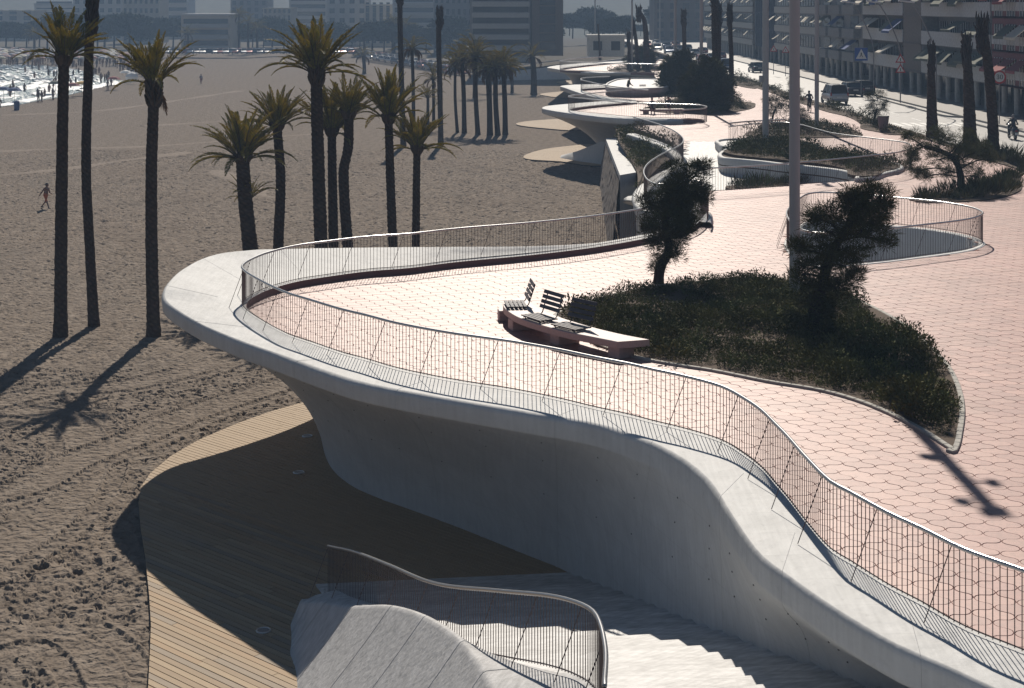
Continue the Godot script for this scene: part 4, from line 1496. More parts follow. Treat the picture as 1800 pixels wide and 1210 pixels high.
# ---------- bench ----------
func make_bench() -> void:
	var y := 5.27
	var front := smooth_path(spots([[884, 533], [886, 541], [905, 555], [930, 565], [990, 582], [1040, 592], [1085, 601]], y), 0.25)
	var back := smooth_path(spots([[926, 519], [929, 528], [944, 540], [980, 556], [1034, 573], [1090, 587], [1142, 597]], y), 0.25)
	var t := thing("bench", "long curved pale stone bench with three slatted seats beside the large shrub bed", "bench", Vector3(1.5, TOP, -42))
	var rows := []
	var n := 40
	var pick := func(p: Array, f: float):
		var k: float = f * (p.size() - 1)
		var a := mini(int(k), p.size() - 2)
		return p[a].lerp(p[a + 1], k - a)
	for k in n + 1:
		var f := float(k) / n
		var a: Vector3 = pick.call(front, f)
		var b: Vector3 = pick.call(back, f)
		var w := (b - a).normalized() * 0.02
		var d := Vector3(0, -0.17, 0)
		rows.append([a + d, a - Vector3(0, 0.02, 0), a + w, b - w, b - Vector3(0, 0.02, 0), b + d, a + d])
	var s := MB.new()
	s.loft(rows)
	for e in [0, n]:
		var r: Array = rows[e]
		var m: Vector3 = (r[0] + r[3]) / 2.0
		for k in 6:
			if e == 0: s.tri(m, r[k], r[k + 1])
			else: s.tri(m, r[k + 1], r[k])
	wpart("slab", s, M.granite, t)
	for f in [0.1, 0.30, 0.62, 0.94]:
		var a: Vector3 = pick.call(front, f)
		var b: Vector3 = pick.call(back, f)
		var a2: Vector3 = pick.call(front, minf(f + 0.03, 1.0))
		var along: Vector3 = (a2 - pick.call(front, maxf(f - 0.03, 0.0))).normalized()
		var m := (a + b) / 2.0
		var x := MB.new()
		var w := (b - a).normalized()
		var basis := Basis(along, Vector3.UP, along.cross(Vector3.UP))
		x.box(Vector3(m.x, (TOP + y - 0.175) / 2.0, m.z), Vector3(0.38, y - 0.175 - TOP, a.distance_to(b) * 0.72), basis, 0.015)
		wpart("support", x, M.granite, t)
	# three slatted seats with backs
	for q in [[0.09, 0.0], [0.44, 0.0], [0.69, 0.0]]:
		var f: float = q[0]
		var a: Vector3 = pick.call(front, f)
		var b: Vector3 = pick.call(back, f)
		var a2: Vector3 = pick.call(front, f + 0.04)
		var al: Vector3 = (a2 - pick.call(front, maxf(0.0, f - 0.04))).normalized()
		var across := Vector3(-al.z, 0, al.x)
		if across.dot(b - a) < 0: across = -across
		var basis := Basis(al, Vector3.UP, al.cross(Vector3.UP))
		var seat := Node3D.new()
		seat.name = "seat" if f < 0.2 else ("seat_001" if f < 0.5 else "seat_002")
		t.add_child(seat, true)
		seat.position = Vector3(a.x, y, a.z) - t.position
		for k in 5:
			var x := MB.new()
			x.box(a + across * (0.1 + k * 0.115) + Vector3(0, 0.075, 0), Vector3(0.98, 0.028, 0.095), basis, 0.006)
			wpart("seat_slat", x, M.dark_slat, seat)
		for k in 4:
			var x := MB.new()
			var hgt := 0.2 + k * 0.125
			var lean := 0.66 + k * 0.045
			var tilt := basis.rotated(al, 0.0)
			var up := (Vector3.UP + across * 0.36).normalized()
			x.box(a + across * lean + Vector3(0, 0.075 + hgt, 0), Vector3(0.98, 0.1, 0.028), Basis(al, up, al.cross(up)), 0.006)
			wpart("back_slat", x, M.dark_slat, seat)
		for sgn in [-1, 1]:
			var x := MB.new()
			var o: Vector3 = a + al * 0.36 * sgn
			x.tube([o + across * 0.06 + Vector3(0, 0.045, 0), o + across * 0.58 + Vector3(0, 0.045, 0), o + across * 0.655 + Vector3(0, 0.12, 0), o + across * 0.84 + Vector3(0, 0.66, 0)], 0.016, 6)
			x.tube([o + across * 0.12 + Vector3(0, -0.005, 0), o + across * 0.12 + Vector3(0, 0.05, 0)], 0.016, 6)
			x.tube([o + across * 0.5 + Vector3(0, -0.005, 0), o + across * 0.5 + Vector3(0, 0.05, 0)], 0.016, 6)
			wpart("frame", x, M.black, seat)

# ---------- palms ----------
# a feather frond that leaves the origin along +x and rises; droop bends it down
func frond(seed_: int, length: float, rise: float, droop: float, leaf: float, pairs: int, wilt := 0.0) -> ArrayMesh:
	var g := RandomNumberGenerator.new()
	g.seed = seed_
	var b := MB.new()
	b.tinted = true
	var pts := []
	var dir := []
	var p := Vector3.ZERO
	var ang := rise
	var sway := g.randf_range(-0.25, 0.25)
	var n := 14
	for k in n + 1:
		pts.append(p)
		var d := Vector3(cos(ang), sin(ang), sway * float(k) / n).normalized()
		dir.append(d)
		p += d * length / n
		ang -= droop / n * (0.5 + 1.2 * float(k) / n)
	var rad := []
	for k in n + 1: rad.append(lerpf(0.045, 0.008, pow(float(k) / n, 0.6)))
	b.tint = Color(0.085, 0.07, 0.035)
	b.tube(pts, rad, 4, false)
	for k in pairs:
		var f := 0.16 + 0.84 * (k + 0.5) / pairs
		var x := f * n
		var a := mini(int(x), n - 1)
		var at: Vector3 = pts[a].lerp(pts[a + 1], x - a)
		var d: Vector3 = dir[a]
		var side := d.cross(Vector3.UP).normalized()
		var up := side.cross(d)
		var l := leaf * sin(PI * clampf(0.12 + 0.88 * f, 0, 1) * 0.93 + 0.12) * g.randf_range(0.8, 1.12)
		if f < 0.3: l *= 0.3 + f * 2.3
		for s in [-1.0, 1.0]:
			var o: Vector3 = (d * g.randf_range(0.75, 1.05) + side * s * g.randf_range(0.42, 0.75) + up * g.randf_range(0.1, 0.5)).normalized()
			var e: Vector3 = at + o * l
			e.y -= l * (0.16 + wilt * 0.7) * g.randf_range(0.5, 1.3)
			var m: Vector3 = at + o * l * 0.5
			var w := o.cross(up + side * g.randf_range(-0.6, 0.6)).normalized() * 0.021 * g.randf_range(0.8, 1.2)
			var t := g.randf()
			if wilt > 0.5: b.tint = Color(0.11, 0.062, 0.03) * g.randf_range(0.7, 1.2)
			else: b.tint = Color(0.12 + 0.12 * t, 0.145 + 0.05 * t, 0.024 + 0.008 * t) * g.randf_range(0.75, 1.25)
			b.quad(at - w * 0.6, m + w, e, m - w)
	return b.mesh()

var fronds := {}

func make_frond_set() -> void:
	for k in 6:
		fronds["up%d" % k] = frond(100 + k, 2.7, 1.38 - 0.06 * k, 0.35, 0.42, 64)
		fronds["mid%d" % k] = frond(200 + k, 2.8, 0.88 + 0.05 * k, 0.6 + 0.06 * k, 0.42, 62)
		fronds["low%d" % k] = frond(300 + k, 2.7, 0.45 + 0.06 * k, 1.1 + 0.08 * k, 0.42, 58)
		fronds["dead%d" % k] = frond(400 + k, 1.9, -0.2, 1.6, 0.34, 26, 1.0)
		fronds["lite%d" % k] = frond(500 + k, 2.4, 0.8, 1.4, 0.46, 20)

# trunk through points (local), with the rough boots of cut leaves
func palm_trunk(path: Array, r0: float, r1: float, seed_: int, fine: bool) -> MB:
	var g := RandomNumberGenerator.new()
	g.seed = seed_
	var sm := smooth_path(path, 0.11 if fine else 0.5)
	var b := MB.new()
	b.tinted = true
	var rows := []
	var n := sm.size()
	var sides := 12 if fine else 7
	for k in n:
		var f := float(k) / (n - 1)
		var row := []
		var base_flare := 1.0 + 0.25 * exp(-f * 18.0)
		for s in sides:
			var a := TAU * s / sides
			var r: float = lerpf(r0, r1, f) * base_flare
			if fine: r *= 1.0 + (0.07 if (k + s * (k % 2)) % 2 == 0 else -0.05) + g.randf_range(-0.05, 0.06)
			row.append(sm[k] + Vector3(cos(a) * r, g.randf_range(-0.02, 0.02) if fine else 0.0, sin(a) * r))
		rows.append(row)
	for a in n:
		for s in sides:
			var q := g.randf_range(0.75, 1.2)
			b.v.append(rows[a][s])
			b.c.append(Color(0.044 * q, 0.029 * q, 0.020 * q) if not fine or (a + s) % 3 else Color(0.085 * q, 0.056 * q, 0.038 * q))
	for a in n - 1:
		for s in sides:
			var t := (s + 1) % sides
			b.i.append_array([a * sides + s, (a + 1) * sides + t, a * sides + t, a * sides + s, (a + 1) * sides + s, (a + 1) * sides + t])
	return b

# trunk marks: [u, v] pairs from foot to crown, standing at depth z on the beach (level y)
func palm(label: String, marks: Array, z: float, y: float, wide: float, crown: Array, seed_: int, near := true, group := "") -> Node3D:
	var g := RandomNumberGenerator.new()
	g.seed = seed_
	var path := []
	for m in marks: path.append(Vector3((m[0] - 900.0) * z / LENS, EYE - (m[1] - 10.0) * z / LENS, -z))
	var foot: Vector3 = path[0]
	foot.y = y
	var at := foot
	var loc := []
	for p in path: loc.append(p - at)
	loc[0].y = -0.15
	var t := thing("palm_tree", label, "palm tree", at, 0, group)
	var r0 := wide * 1.0 * z / LENS / 2.0
	part("trunk", palm_trunk(loc, r0, r0 * 0.82, seed_, near), M.bark, t, not near)
	var top: Vector3 = loc[-1]
	if crown.is_empty(): return t
	# crown: [fronds up, mid, low, dead, scale, lean x, lean z, boots]
	var sc: float = crown[4] * (1.2 if near else 1.1)
	if crown.size() > 7 and crown[7] > 0:
		var bt := MB.new()
		bt.tinted = true
		for k in 46:
			var a := k * 2.4
			var hgt: float = -crown[7] + crown[7] * k / 46.0
			bt.tint = Color(0.10, 0.065, 0.04) * g.randf_range(0.6, 1.2)
			var rr := r0 * (0.95 + 0.1 * sin(k))
			var o := Vector3(cos(a), 0, sin(a))
			var p := top + Vector3(0, hgt, 0) + o * rr * 0.7
			bt.tube([p, p + o * 0.12 + Vector3(0, 0.16, 0), p + o * 0.2 + Vector3(0, 0.36, 0)], [0.07, 0.06, 0.03], 4)
		part("leaf_bases", bt, M.frond, t)
	var whole := MB.new()
	whole.tinted = true
	for kind in 4:
		var nm: String = ["up", "mid", "low", "dead"][kind]
		var count: int = int(crown[kind] * (1.5 if near and kind < 3 else 1.0))
		for k in count:
			var a := TAU * (k + 0.5 * kind + g.randf_range(-0.3, 0.3)) / count
			var s := sc * g.randf_range(0.72, 1.2)
			var basis := Basis(Vector3.UP, a) * Basis(Vector3(0, 0, 1), g.randf_range(-0.3, 0.28))
			var lean := Basis(Vector3(0, 0, 1), -crown[5]) * Basis(Vector3(1, 0, 0), crown[6])
			var tf := Transform3D((lean * basis).scaled(Vector3(s, s, s)), top + Vector3(cos(a) * r0 * 0.4, 0, -sin(a) * r0 * 0.4))
			if near:
				hang("frond", fronds["%s%d" % [nm, g.randi() % 6]], M.frond, t, tf)
			else:
				var key := "dead%d" if kind == 3 else ("lite%d")
				if kind == 0: tf.basis = tf.basis * Basis(Vector3(0, 0, 1), 0.55)
				if kind == 2: tf.basis = tf.basis * Basis(Vector3(0, 0, 1), -0.4)
				var src: ArrayMesh = fronds[key % (g.randi() % 6)]
				var ar := src.surface_get_arrays(0)
				var o := whole.v.size()
				whole.v.append_array(tf * ar[Mesh.ARRAY_VERTEX])
				whole.c.append_array(ar[Mesh.ARRAY_COLOR])
				for q in ar[Mesh.ARRAY_VERTEX].size(): whole.i.append(o + q)
	if not near: part("crown", whole, M.frond, t)
	return t

func stump(called: String, label: String, marks: Array, z: float, y: float, w0: float, w1: float, seed_: int, knob := true) -> void:
	var g := RandomNumberGenerator.new()
	g.seed = seed_
	var path := []
	for m in marks: path.append(Vector3((m[0] - 900.0) * z / LENS, EYE - (m[1] - 10.0) * z / LENS, -z))
	var at: Vector3 = path[0]
	at.y = y
	var loc := []
	for p in path: loc.append(p - at)
	loc[0].y = -0.1
	var t := thing("palm_tree", label, "palm tree", at, 0)
	var k := z / LENS / 2.0
	part("trunk", palm_trunk(loc, w0 * k, w1 * k, seed_, true), M.bark, t)
	if not knob: return
	var b := MB.new()
	b.tinted = true
	var top: Vector3 = loc[-1]
	for q in 60:
		var a := q * 2.4
		var h := -1.7 + 1.9 * q / 60.0
		b.tint = Color(0.07, 0.05, 0.04) * g.randf_range(0.5, 1.2)
		var o := Vector3(cos(a), 0, sin(a))
		var rr := w1 * k
		var p := top + Vector3(0, h, 0) + o * rr * 0.6
		b.tube([p, p + o * rr * g.randf_range(0.3, 0.9) + Vector3(0, 0.3, 0), p + o * rr * g.randf_range(0.2, 1.3) + Vector3(0, g.randf_range(0.45, 0.85), 0)], [0.07, 0.06, 0.02], 4)
	part("dry_crown", b, M.frond, t)

func make_palms() -> void:
	var zz := func(v): return LENS * EYE / (v - 10.0)
	palm("leftmost tall palm with a drooping crown on the open sand", [[106, 592], [107, 430], [109, 250], [112, 105]], zz.call(592), 0.0, 22, [10, 12, 7, 0, 0.66, 0.12, 0.0, 0.25], 11)
	stump("palm_tree", "very tall bare palm trunk between the leftmost palm and the green-crowned one", [[165, 573], [157, 430], [151, 300], [154, 150], [160, 5], [162, -10]], zz.call(573), 0.0, 17, 15, 12)
	palm("tall palm with green fronds and dry leaf sheath, third from the left", [[270, 590], [266, 420], [266, 290], [269, 200], [270, 150]], zz.call(590), 0.0, 22, [15, 11, 4, 2, 0.68, -0.1, 0.0, 0.9], 13)
	var gr := "palms in the clump behind the nearest prow"
	palm("short thick leaning palm with a sucker on its trunk behind the nearest prow", [[448, 600], [440, 440], [430, 340], [426, 282]], 75.0, 0.0, 28, [15, 14, 10, 0, 0.78, 0.0, 0.0, 0.1], 14)
	palm("slim palm with upright tuft, second from left in the clump behind the prow", [[486, 590], [489, 430], [493, 310], [487, 225]], 78.0, 0.0, 19, [16, 12, 5, 0, 0.62, 0.06, 0.0, 0.12], 15)
	palm("tallest palm of the clump behind the nearest prow", [[568, 600], [563, 400], [558, 240], [556, 130]], 76.0, 0.0, 24, [13, 12, 10, 0, 0.82, 0.0, 0.0, 0.55], 16)
	palm("palm whose fan of fronds stands right of the tallest trunk in the clump", [[588, 580], [586, 420], [584, 300], [583, 236]], 79.0, 0.0, 18, [16, 12, 4, 0, 0.74, 0.05, 0.0, 0.1], 17)
	palm("palm with a kinked trunk in the middle of the clump behind the prow", [[618, 580], [610, 420], [604, 300], [612, 260], [613, 205]], 78.0, 0.0, 20, [14, 12, 5, 0, 0.62, 0.0, 0.0, 0.1], 18)
	palm("palm with a broad upright crown and straight trunk, second from the right in the clump", [[694, 580], [690, 420], [685, 280], [683, 212]], 79.0, 0.0, 17, [18, 13, 4, 0, 0.76, 0.02, 0.0, 0.15], 19)
	palm("lowest slim palm at the right end of the clump behind the nearest prow", [[730, 560], [731, 420], [732, 320], [733, 265]], 80.0, 0.0, 15, [14, 10, 7, 0, 0.68, 0.0, 0.0, 0.15], 20)
	palm("small sucker palm sprouting beside the short thick trunk", [[436, 600], [434, 500], [434, 400], [436, 352]], 75.5, 0.0, 9, [5, 5, 4, 0, 0.42, 0.0, 0.0], 21)
	stump("palm_tree", "very tall slim palm trunk reaching past the upper edge behind the clump", [[709, 256], [706, 150], [703, 30], [703, -20]], 154.0, 0.0, 9, 9, 22)
	stump("palm_tree", "tall dead palm with a forked stub on the far sand", [[775, 252], [773, 150], [771, 60], [773, 22]], 156.0, 0.0, 9, 9, 23)
	palm("palm with a withered brown crown on the far sand", [[727, 215], [726, 150], [724, 85]], 180.0, 0.0, 7, [5, 6, 8, 10, 0.9, 0, 0], 24, false)
	palm("small palm between the withered palm and the forked dead trunk", [[762, 225], [762, 180], [761, 140]], 177.0, 0.0, 6, [8, 8, 6, 4, 0.85, 0, 0], 25, false)
	palm("low palm in front of the withered palm on the far sand", [[752, 222], [752, 190], [752, 172]], 172.0, 0.0, 6, [8, 9, 6, 0, 0.9, 0, 0], 26, false)
	var k := 30
	for q in [[801, 233, 118, 6, 0.9, "thinnest palm at the left end of the row of six dark palms"], [813, 234, 105, 9, 0.95, "second palm from the left in the row of six dark palms"], [837, 237, 100, 9, 1.15, "tallest green palm of the row of six dark palms"], [858, 238, 122, 11, 0.95, "palm with a slanting trunk in the middle of the row of six dark palms"], [872, 238, 120, 10, 1.0, "fifth palm from the left in the row of six dark palms"], [885, 237, 116, 10, 1.0, "right-hand palm of the row of six dark palms"]]:
		palm(q[5], [[q[0] + 3, q[1]], [q[0] + (2 if k % 2 else -1), (q[1] + q[2]) / 2.0], [q[0] - 1, q[2]]], zz.call(q[1]), 0.0, q[3], [9, 12, 10, 8, q[4], 0, 0], k, false, "palms in the dark row on the sand")
		k += 1
	for q in [[938, 166, 100, 12, 0.95, "palm standing alone before the low sea wall"], [900, 163, 118, 6, 0.95, "leaning palm behind the row of six dark palms"], [833, 172, 110, 5, 1.2, "pale palm behind the tallest of the dark row"], [862, 163, 112, 5, 1.2, "hazy palm just left of the leaning far palm"], [888, 162, 116, 5, 1.1, "hazy palm close to the leaning far palm"], [640, 130, 98, 7, 1.0, "hazy palm on the far sand under the tall clump palm"]]:
		palm(q[5], [[q[0], q[1]], [q[0], (q[1] + q[2]) / 2.0], [q[0] - 2, q[2]]], zz.call(q[1]), 0.0, q[3], [9, 10, 8, 4, q[4], 0, 0], k, false, "hazy palms at the back of the beach")
		k += 1
	# dead trunks along the promenade and the road
	var pz := func(v): return LENS * (EYE - TOP) / (v - 10.0)
	stump("palm_tree", "dead topless palm trunk by the road, left one of the three near the litter bin", [[1640, 240], [1638, 185], [1637, 130], [1638, 92]], pz.call(243), TOP, 21, 9, 51)
	stump("palm_tree", "dead palm trunk with a ragged tuft, middle one of the three beside the road", [[1706, 262], [1704, 180], [1701, 110], [1699, 75]], pz.call(262), TOP, 24, 12, 52)
	stump("palm_tree", "dead leaning palm trunk, right one of the three beside the road", [[1748, 274], [1744, 190], [1738, 120], [1727, 45]], pz.call(276), TOP, 19, 15, 53)
	stump("palm_tree", "thin dark palm trunk behind the middle dead trunk beside the road", [[1721, 210], [1720, 170], [1719, 122]], 140.0, TOP, 7, 9, 54)
	stump("palm_tree", "tall dead trunk rising from the pair of big bushes, beyond the upper edge", [[1256, 190], [1258, 120], [1256, 40], [1256, -15]], 142.0, TOP, 12, 10, 55)
	stump("palm_tree", "dead trunk with a swollen waist right of the lamp pole by the big bushes", [[1261, 185], [1262, 110], [1263, 70], [1263, 18]], 150.0, TOP, 11, 9, 56)
	stump("palm_tree", "slender dead trunk at the tip of the round bed", [[1285, 180], [1286, 110], [1284, 60], [1283, 18]], 145.0, TOP, 9, 7, 57)
	stump("palm_tree", "hooked dead trunk near the farthest prow", [[1136, 122], [1136, 70], [1132, 35], [1123, 18]], 215.0, TOP, 12, 7, 58)
	stump("palm_tree", "leaning dead trunk left of the hooked one near the farthest prow", [[1122, 122], [1119, 80], [1115, 50], [1113, 42]], 218.0, TOP, 9, 5, 59)
	stump("palm_tree", "short dead trunk beside the lamp pole near the farthest prow", [[1105, 124], [1106, 90], [1105, 62]], 216.0, TOP, 7, 5, 60)
	stump("palm_tree", "dead trunk behind the lamp pole left of the big bushes", [[1203, 140], [1203, 80], [1202, 25]], 200.0, TOP, 8, 7, 61)
	stump("palm_tree", "thin bare trunk standing by the low hut behind the farthest prow", [[1055, 108], [1054, 80], [1051, 42]], 260.0, TOP, 4, 3, 62, false)

# ---------- shrubby trees ----------
# marks: trunk [u, v]; puffs: [u, v, r] of the crown, all about depth z
func tree(called: String, label: String, marks: Array, puffs: Array, z: float, y: float, wide: float, dense: float, seed_: int, kind := "feather", group := "", tone := 1.0) -> void:
	var g := RandomNumberGenerator.new()
	g.seed = seed_
	var k := z / LENS
	var wp := func(u, v): return Vector3((u - 900.0) * k, EYE - (v - 10.0) * k, -z)
	var at: Vector3 = wp.call(marks[0][0], marks[0][1])
	at.y = y
	var t := thing(called, label, "tree" if called != "bush" else "bush", at, 0, group)
	var path := []
	for m in marks: path.append(wp.call(m[0], m[1]) - at)
	path[0].y = -0.1
	var sm := smooth_path(path, 0.2)
	var rad := []
	for q in sm.size(): rad.append(lerpf(wide * k / 2.0, wide * k / 5.0, float(q) / sm.size()) * g.randf_range(0.9, 1.1))
	var b := MB.new()
	b.tube(sm, rad, 8)
	part("trunk", b, M.bark_dark, t, true)
	var br := MB.new()
	var lists := [[], [], []]
	var cols := [[], [], []]
	var more := []
	for p in puffs:
		more.append([p[0], p[1], p[2] * 0.95, true])
		for e in 4:
			var an := g.randf() * TAU
			more.append([p[0] + cos(an) * p[2] * 0.85, p[1] + sin(an) * p[2] * 0.85, p[2] * g.randf_range(0.25, 0.5)])
	for p in more:
		var r: float = p[2] * k * 0.88
		var c: Vector3 = wp.call(p[0], p[1]) - at + Vector3(0, 0, g.randf_range(-0.5, 0.5) * r)
		# limb from the nearest lower trunk point
		var from: Vector3 = sm[0]
		var best := INF
		for q in sm:
			var dd: float = q.distance_to(c) + maxf(0.0, q.y - c.y) * 1.5
			if dd < best:
				best = dd
				from = q
		var mid := from.lerp(c, 0.5) + Vector3(g.randf_range(-0.1, 0.1), 0.1, g.randf_range(-0.1, 0.1)) * best
		var limb: bool = p.size() > 3
		var lw := clampf(wide * k * 0.08, 0.012, 0.035)
		if limb: br.tube(smooth_path([from, mid, c], 0.25), lw, 5)
		for e in (3 if limb else 0):
			var d := Vector3(g.randf_range(-1, 1), g.randf_range(-0.4, 1), g.randf_range(-1, 1)).normalized()
			br.tube([c.lerp(mid, 0.3), c + d * r * 0.85], lw * 0.45, 4)
		var n := int(dense * r * r * 40.0) + 3
		for e in n:
			var d := Vector3(g.randf_range(-1, 1), g.randf_range(-1, 1), g.randf_range(-1, 1))
			if d.length() > 1.0: d = d.normalized() * g.randf_range(0.8, 1.25)
			d += Vector3(0.45, 0.85, 0.1) * d.dot(Vector3(0.45, 0.85, 0.1)) * g.randf_range(0.2, 0.75)
			d *= 0.9
			var pos := c + d * r
			var sc := g.randf_range(0.7, 1.5) * clampf(r, 0.5, 1.1)
			var basis := Basis(Vector3(g.randf_range(-1, 1), g.randf_range(-0.2, 0.2), g.randf_range(-1, 1)).normalized(), g.randf_range(0, 1.1)) * Basis(Vector3.UP, g.randf() * TAU)
			var s := g.randi() % 3
			lists[s].append(Transform3D(basis.scaled(Vector3(sc, sc, sc)), pos))
			var w := g.randf_range(0.65, 1.35) * tone
			var warm := g.randf()
			cols[s].append(Color(0.045 * w + 0.035 * warm * tone, 0.055 * w + 0.018 * warm * tone, 0.022 * w))
	part("branches", br, M.bark_dark, t)
	for s in 3:
		if lists[s].size(): many("crown" if s == 0 else "crown_%03d" % s, M["clump_" + kind][s], M.leaf, lists[s], t, cols[s])

func make_trees() -> void:
	tree("tamarisk_tree", "dense dark tamarisk with a bent trunk at the far edge of the large shrub bed", [[1157, 500], [1161, 470], [1176, 440], [1170, 405], [1172, 375], [1190, 340]],
		[[1172, 385, 36], [1200, 335, 30], [1165, 350, 27], [1225, 308, 18], [1192, 305, 15], [1212, 372, 26], [1150, 398, 20], [1176, 428, 16], [1160, 462, 11], [1185, 452, 9], [1232, 345, 13], [1140, 358, 14], [1185, 358, 30], [1148, 432, 9], [1190, 412, 20], [1215, 345, 22], [1236, 296, 9], [1205, 405, 13]], 50.5, TOP, 20, 4.6, 71)
	tree("tamarisk_tree", "large dark tamarisk leaning right beside the thick lamp pole", [[1427, 605], [1430, 560], [1444, 505], [1458, 455], [1480, 415], [1510, 375]],
		[[1490, 385, 36], [1540, 352, 24], [1452, 405, 26], [1520, 412, 30], [1474, 440, 28], [1440, 470, 27], [1422, 520, 25], [1488, 470, 26], [1430, 570, 24], [1412, 482, 17], [1398, 560, 14], [1500, 350, 18], [1553, 378, 18], [1404, 440, 11], [1556, 425, 11], [1430, 382, 11], [1470, 505, 20], [1542, 396, 18], [1515, 375, 26], [1455, 540, 18], [1410, 590, 14], [1525, 345, 14], [1445, 600, 14]], 42.0, TOP, 26, 5.2, 72)
	tree("tamarisk_tree", "sparse spreading tamarisk with a crooked trunk near the right edge of the promenade", [[1690, 338], [1688, 305], [1678, 280], [1655, 266], [1625, 258]],
		[[1610, 255, 20], [1640, 247, 18], [1680, 257, 20], [1720, 268, 18], [1742, 280, 10], [1600, 283, 13], [1650, 282, 18], [1702, 290, 17], [1625, 312, 9], [1662, 304, 12], [1590, 242, 9], [1722, 312, 8], [1660, 240, 10], [1700, 240, 9], [1615, 300, 10], [1690, 272, 16]], 75.0, TOP, 15, 3.0, 73, "feather", "", 1.6)
	tree("tamarisk_tree", "small leafy tree beside the litter bin at the road edge", [[1537, 222], [1538, 205], [1542, 190]], [[1541, 186, 15], [1529, 200, 11], [1550, 202, 11], [1545, 170, 9], [1532, 172, 8], [1540, 208, 10], [1554, 185, 8]], 117.0, TOP, 5, 1.2, 74)
	tree("tamarisk_tree", "small crooked tree in the dark bed right beside the pole of the raised planter", [[1356, 215], [1360, 200], [1364, 190]], [[1362, 184, 13], [1354, 198, 9], [1373, 195, 9], [1350, 181, 7], [1366, 172, 7], [1376, 180, 7]], 118.0, TOP, 5, 1.3, 75)
	tree("tamarisk_tree", "upright dark tree half hidden behind the nearest lamp pole", [[1397, 222], [1397, 190], [1396, 160]], [[1395, 160, 13], [1402, 190, 13], [1390, 205, 11], [1412, 200, 9], [1393, 140, 8], [1405, 170, 11], [1388, 182, 10], [1410, 215, 8]], 118.0, TOP, 6, 1.6, 76)
	tree("bush", "big dark bush left of the slimmer lamp pole", [[1192, 166], [1192, 150], [1192, 135]], [[1190, 130, 24], [1180, 148, 18], [1200, 112, 16], [1206, 146, 19], [1172, 138, 11], [1192, 152, 18], [1212, 125, 12]], 158.0, TOP, 8, 1.3, 77, "wide")
	tree("bush", "biggest dark bush right of the slimmer lamp pole", [[1242, 198], [1242, 175], [1242, 150]], [[1240, 150, 30], [1226, 174, 24], [1262, 166, 23], [1240, 124, 18], [1214, 150, 15], [1276, 152, 11], [1246, 184, 22], [1258, 140, 17], [1222, 190, 13], [1268, 184, 13]], 133.0, TOP, 9, 1.4, 78, "wide")
	tree("bush", "dark bush under the hooked dead trunk near the farthest prow", [[1130, 121], [1130, 112], [1130, 104]], [[1131, 100, 15], [1122, 111, 11], [1140, 109, 13], [1107, 110, 9], [1145, 116, 8]], 222.0, TOP, 5, 0.8, 79, "wide")

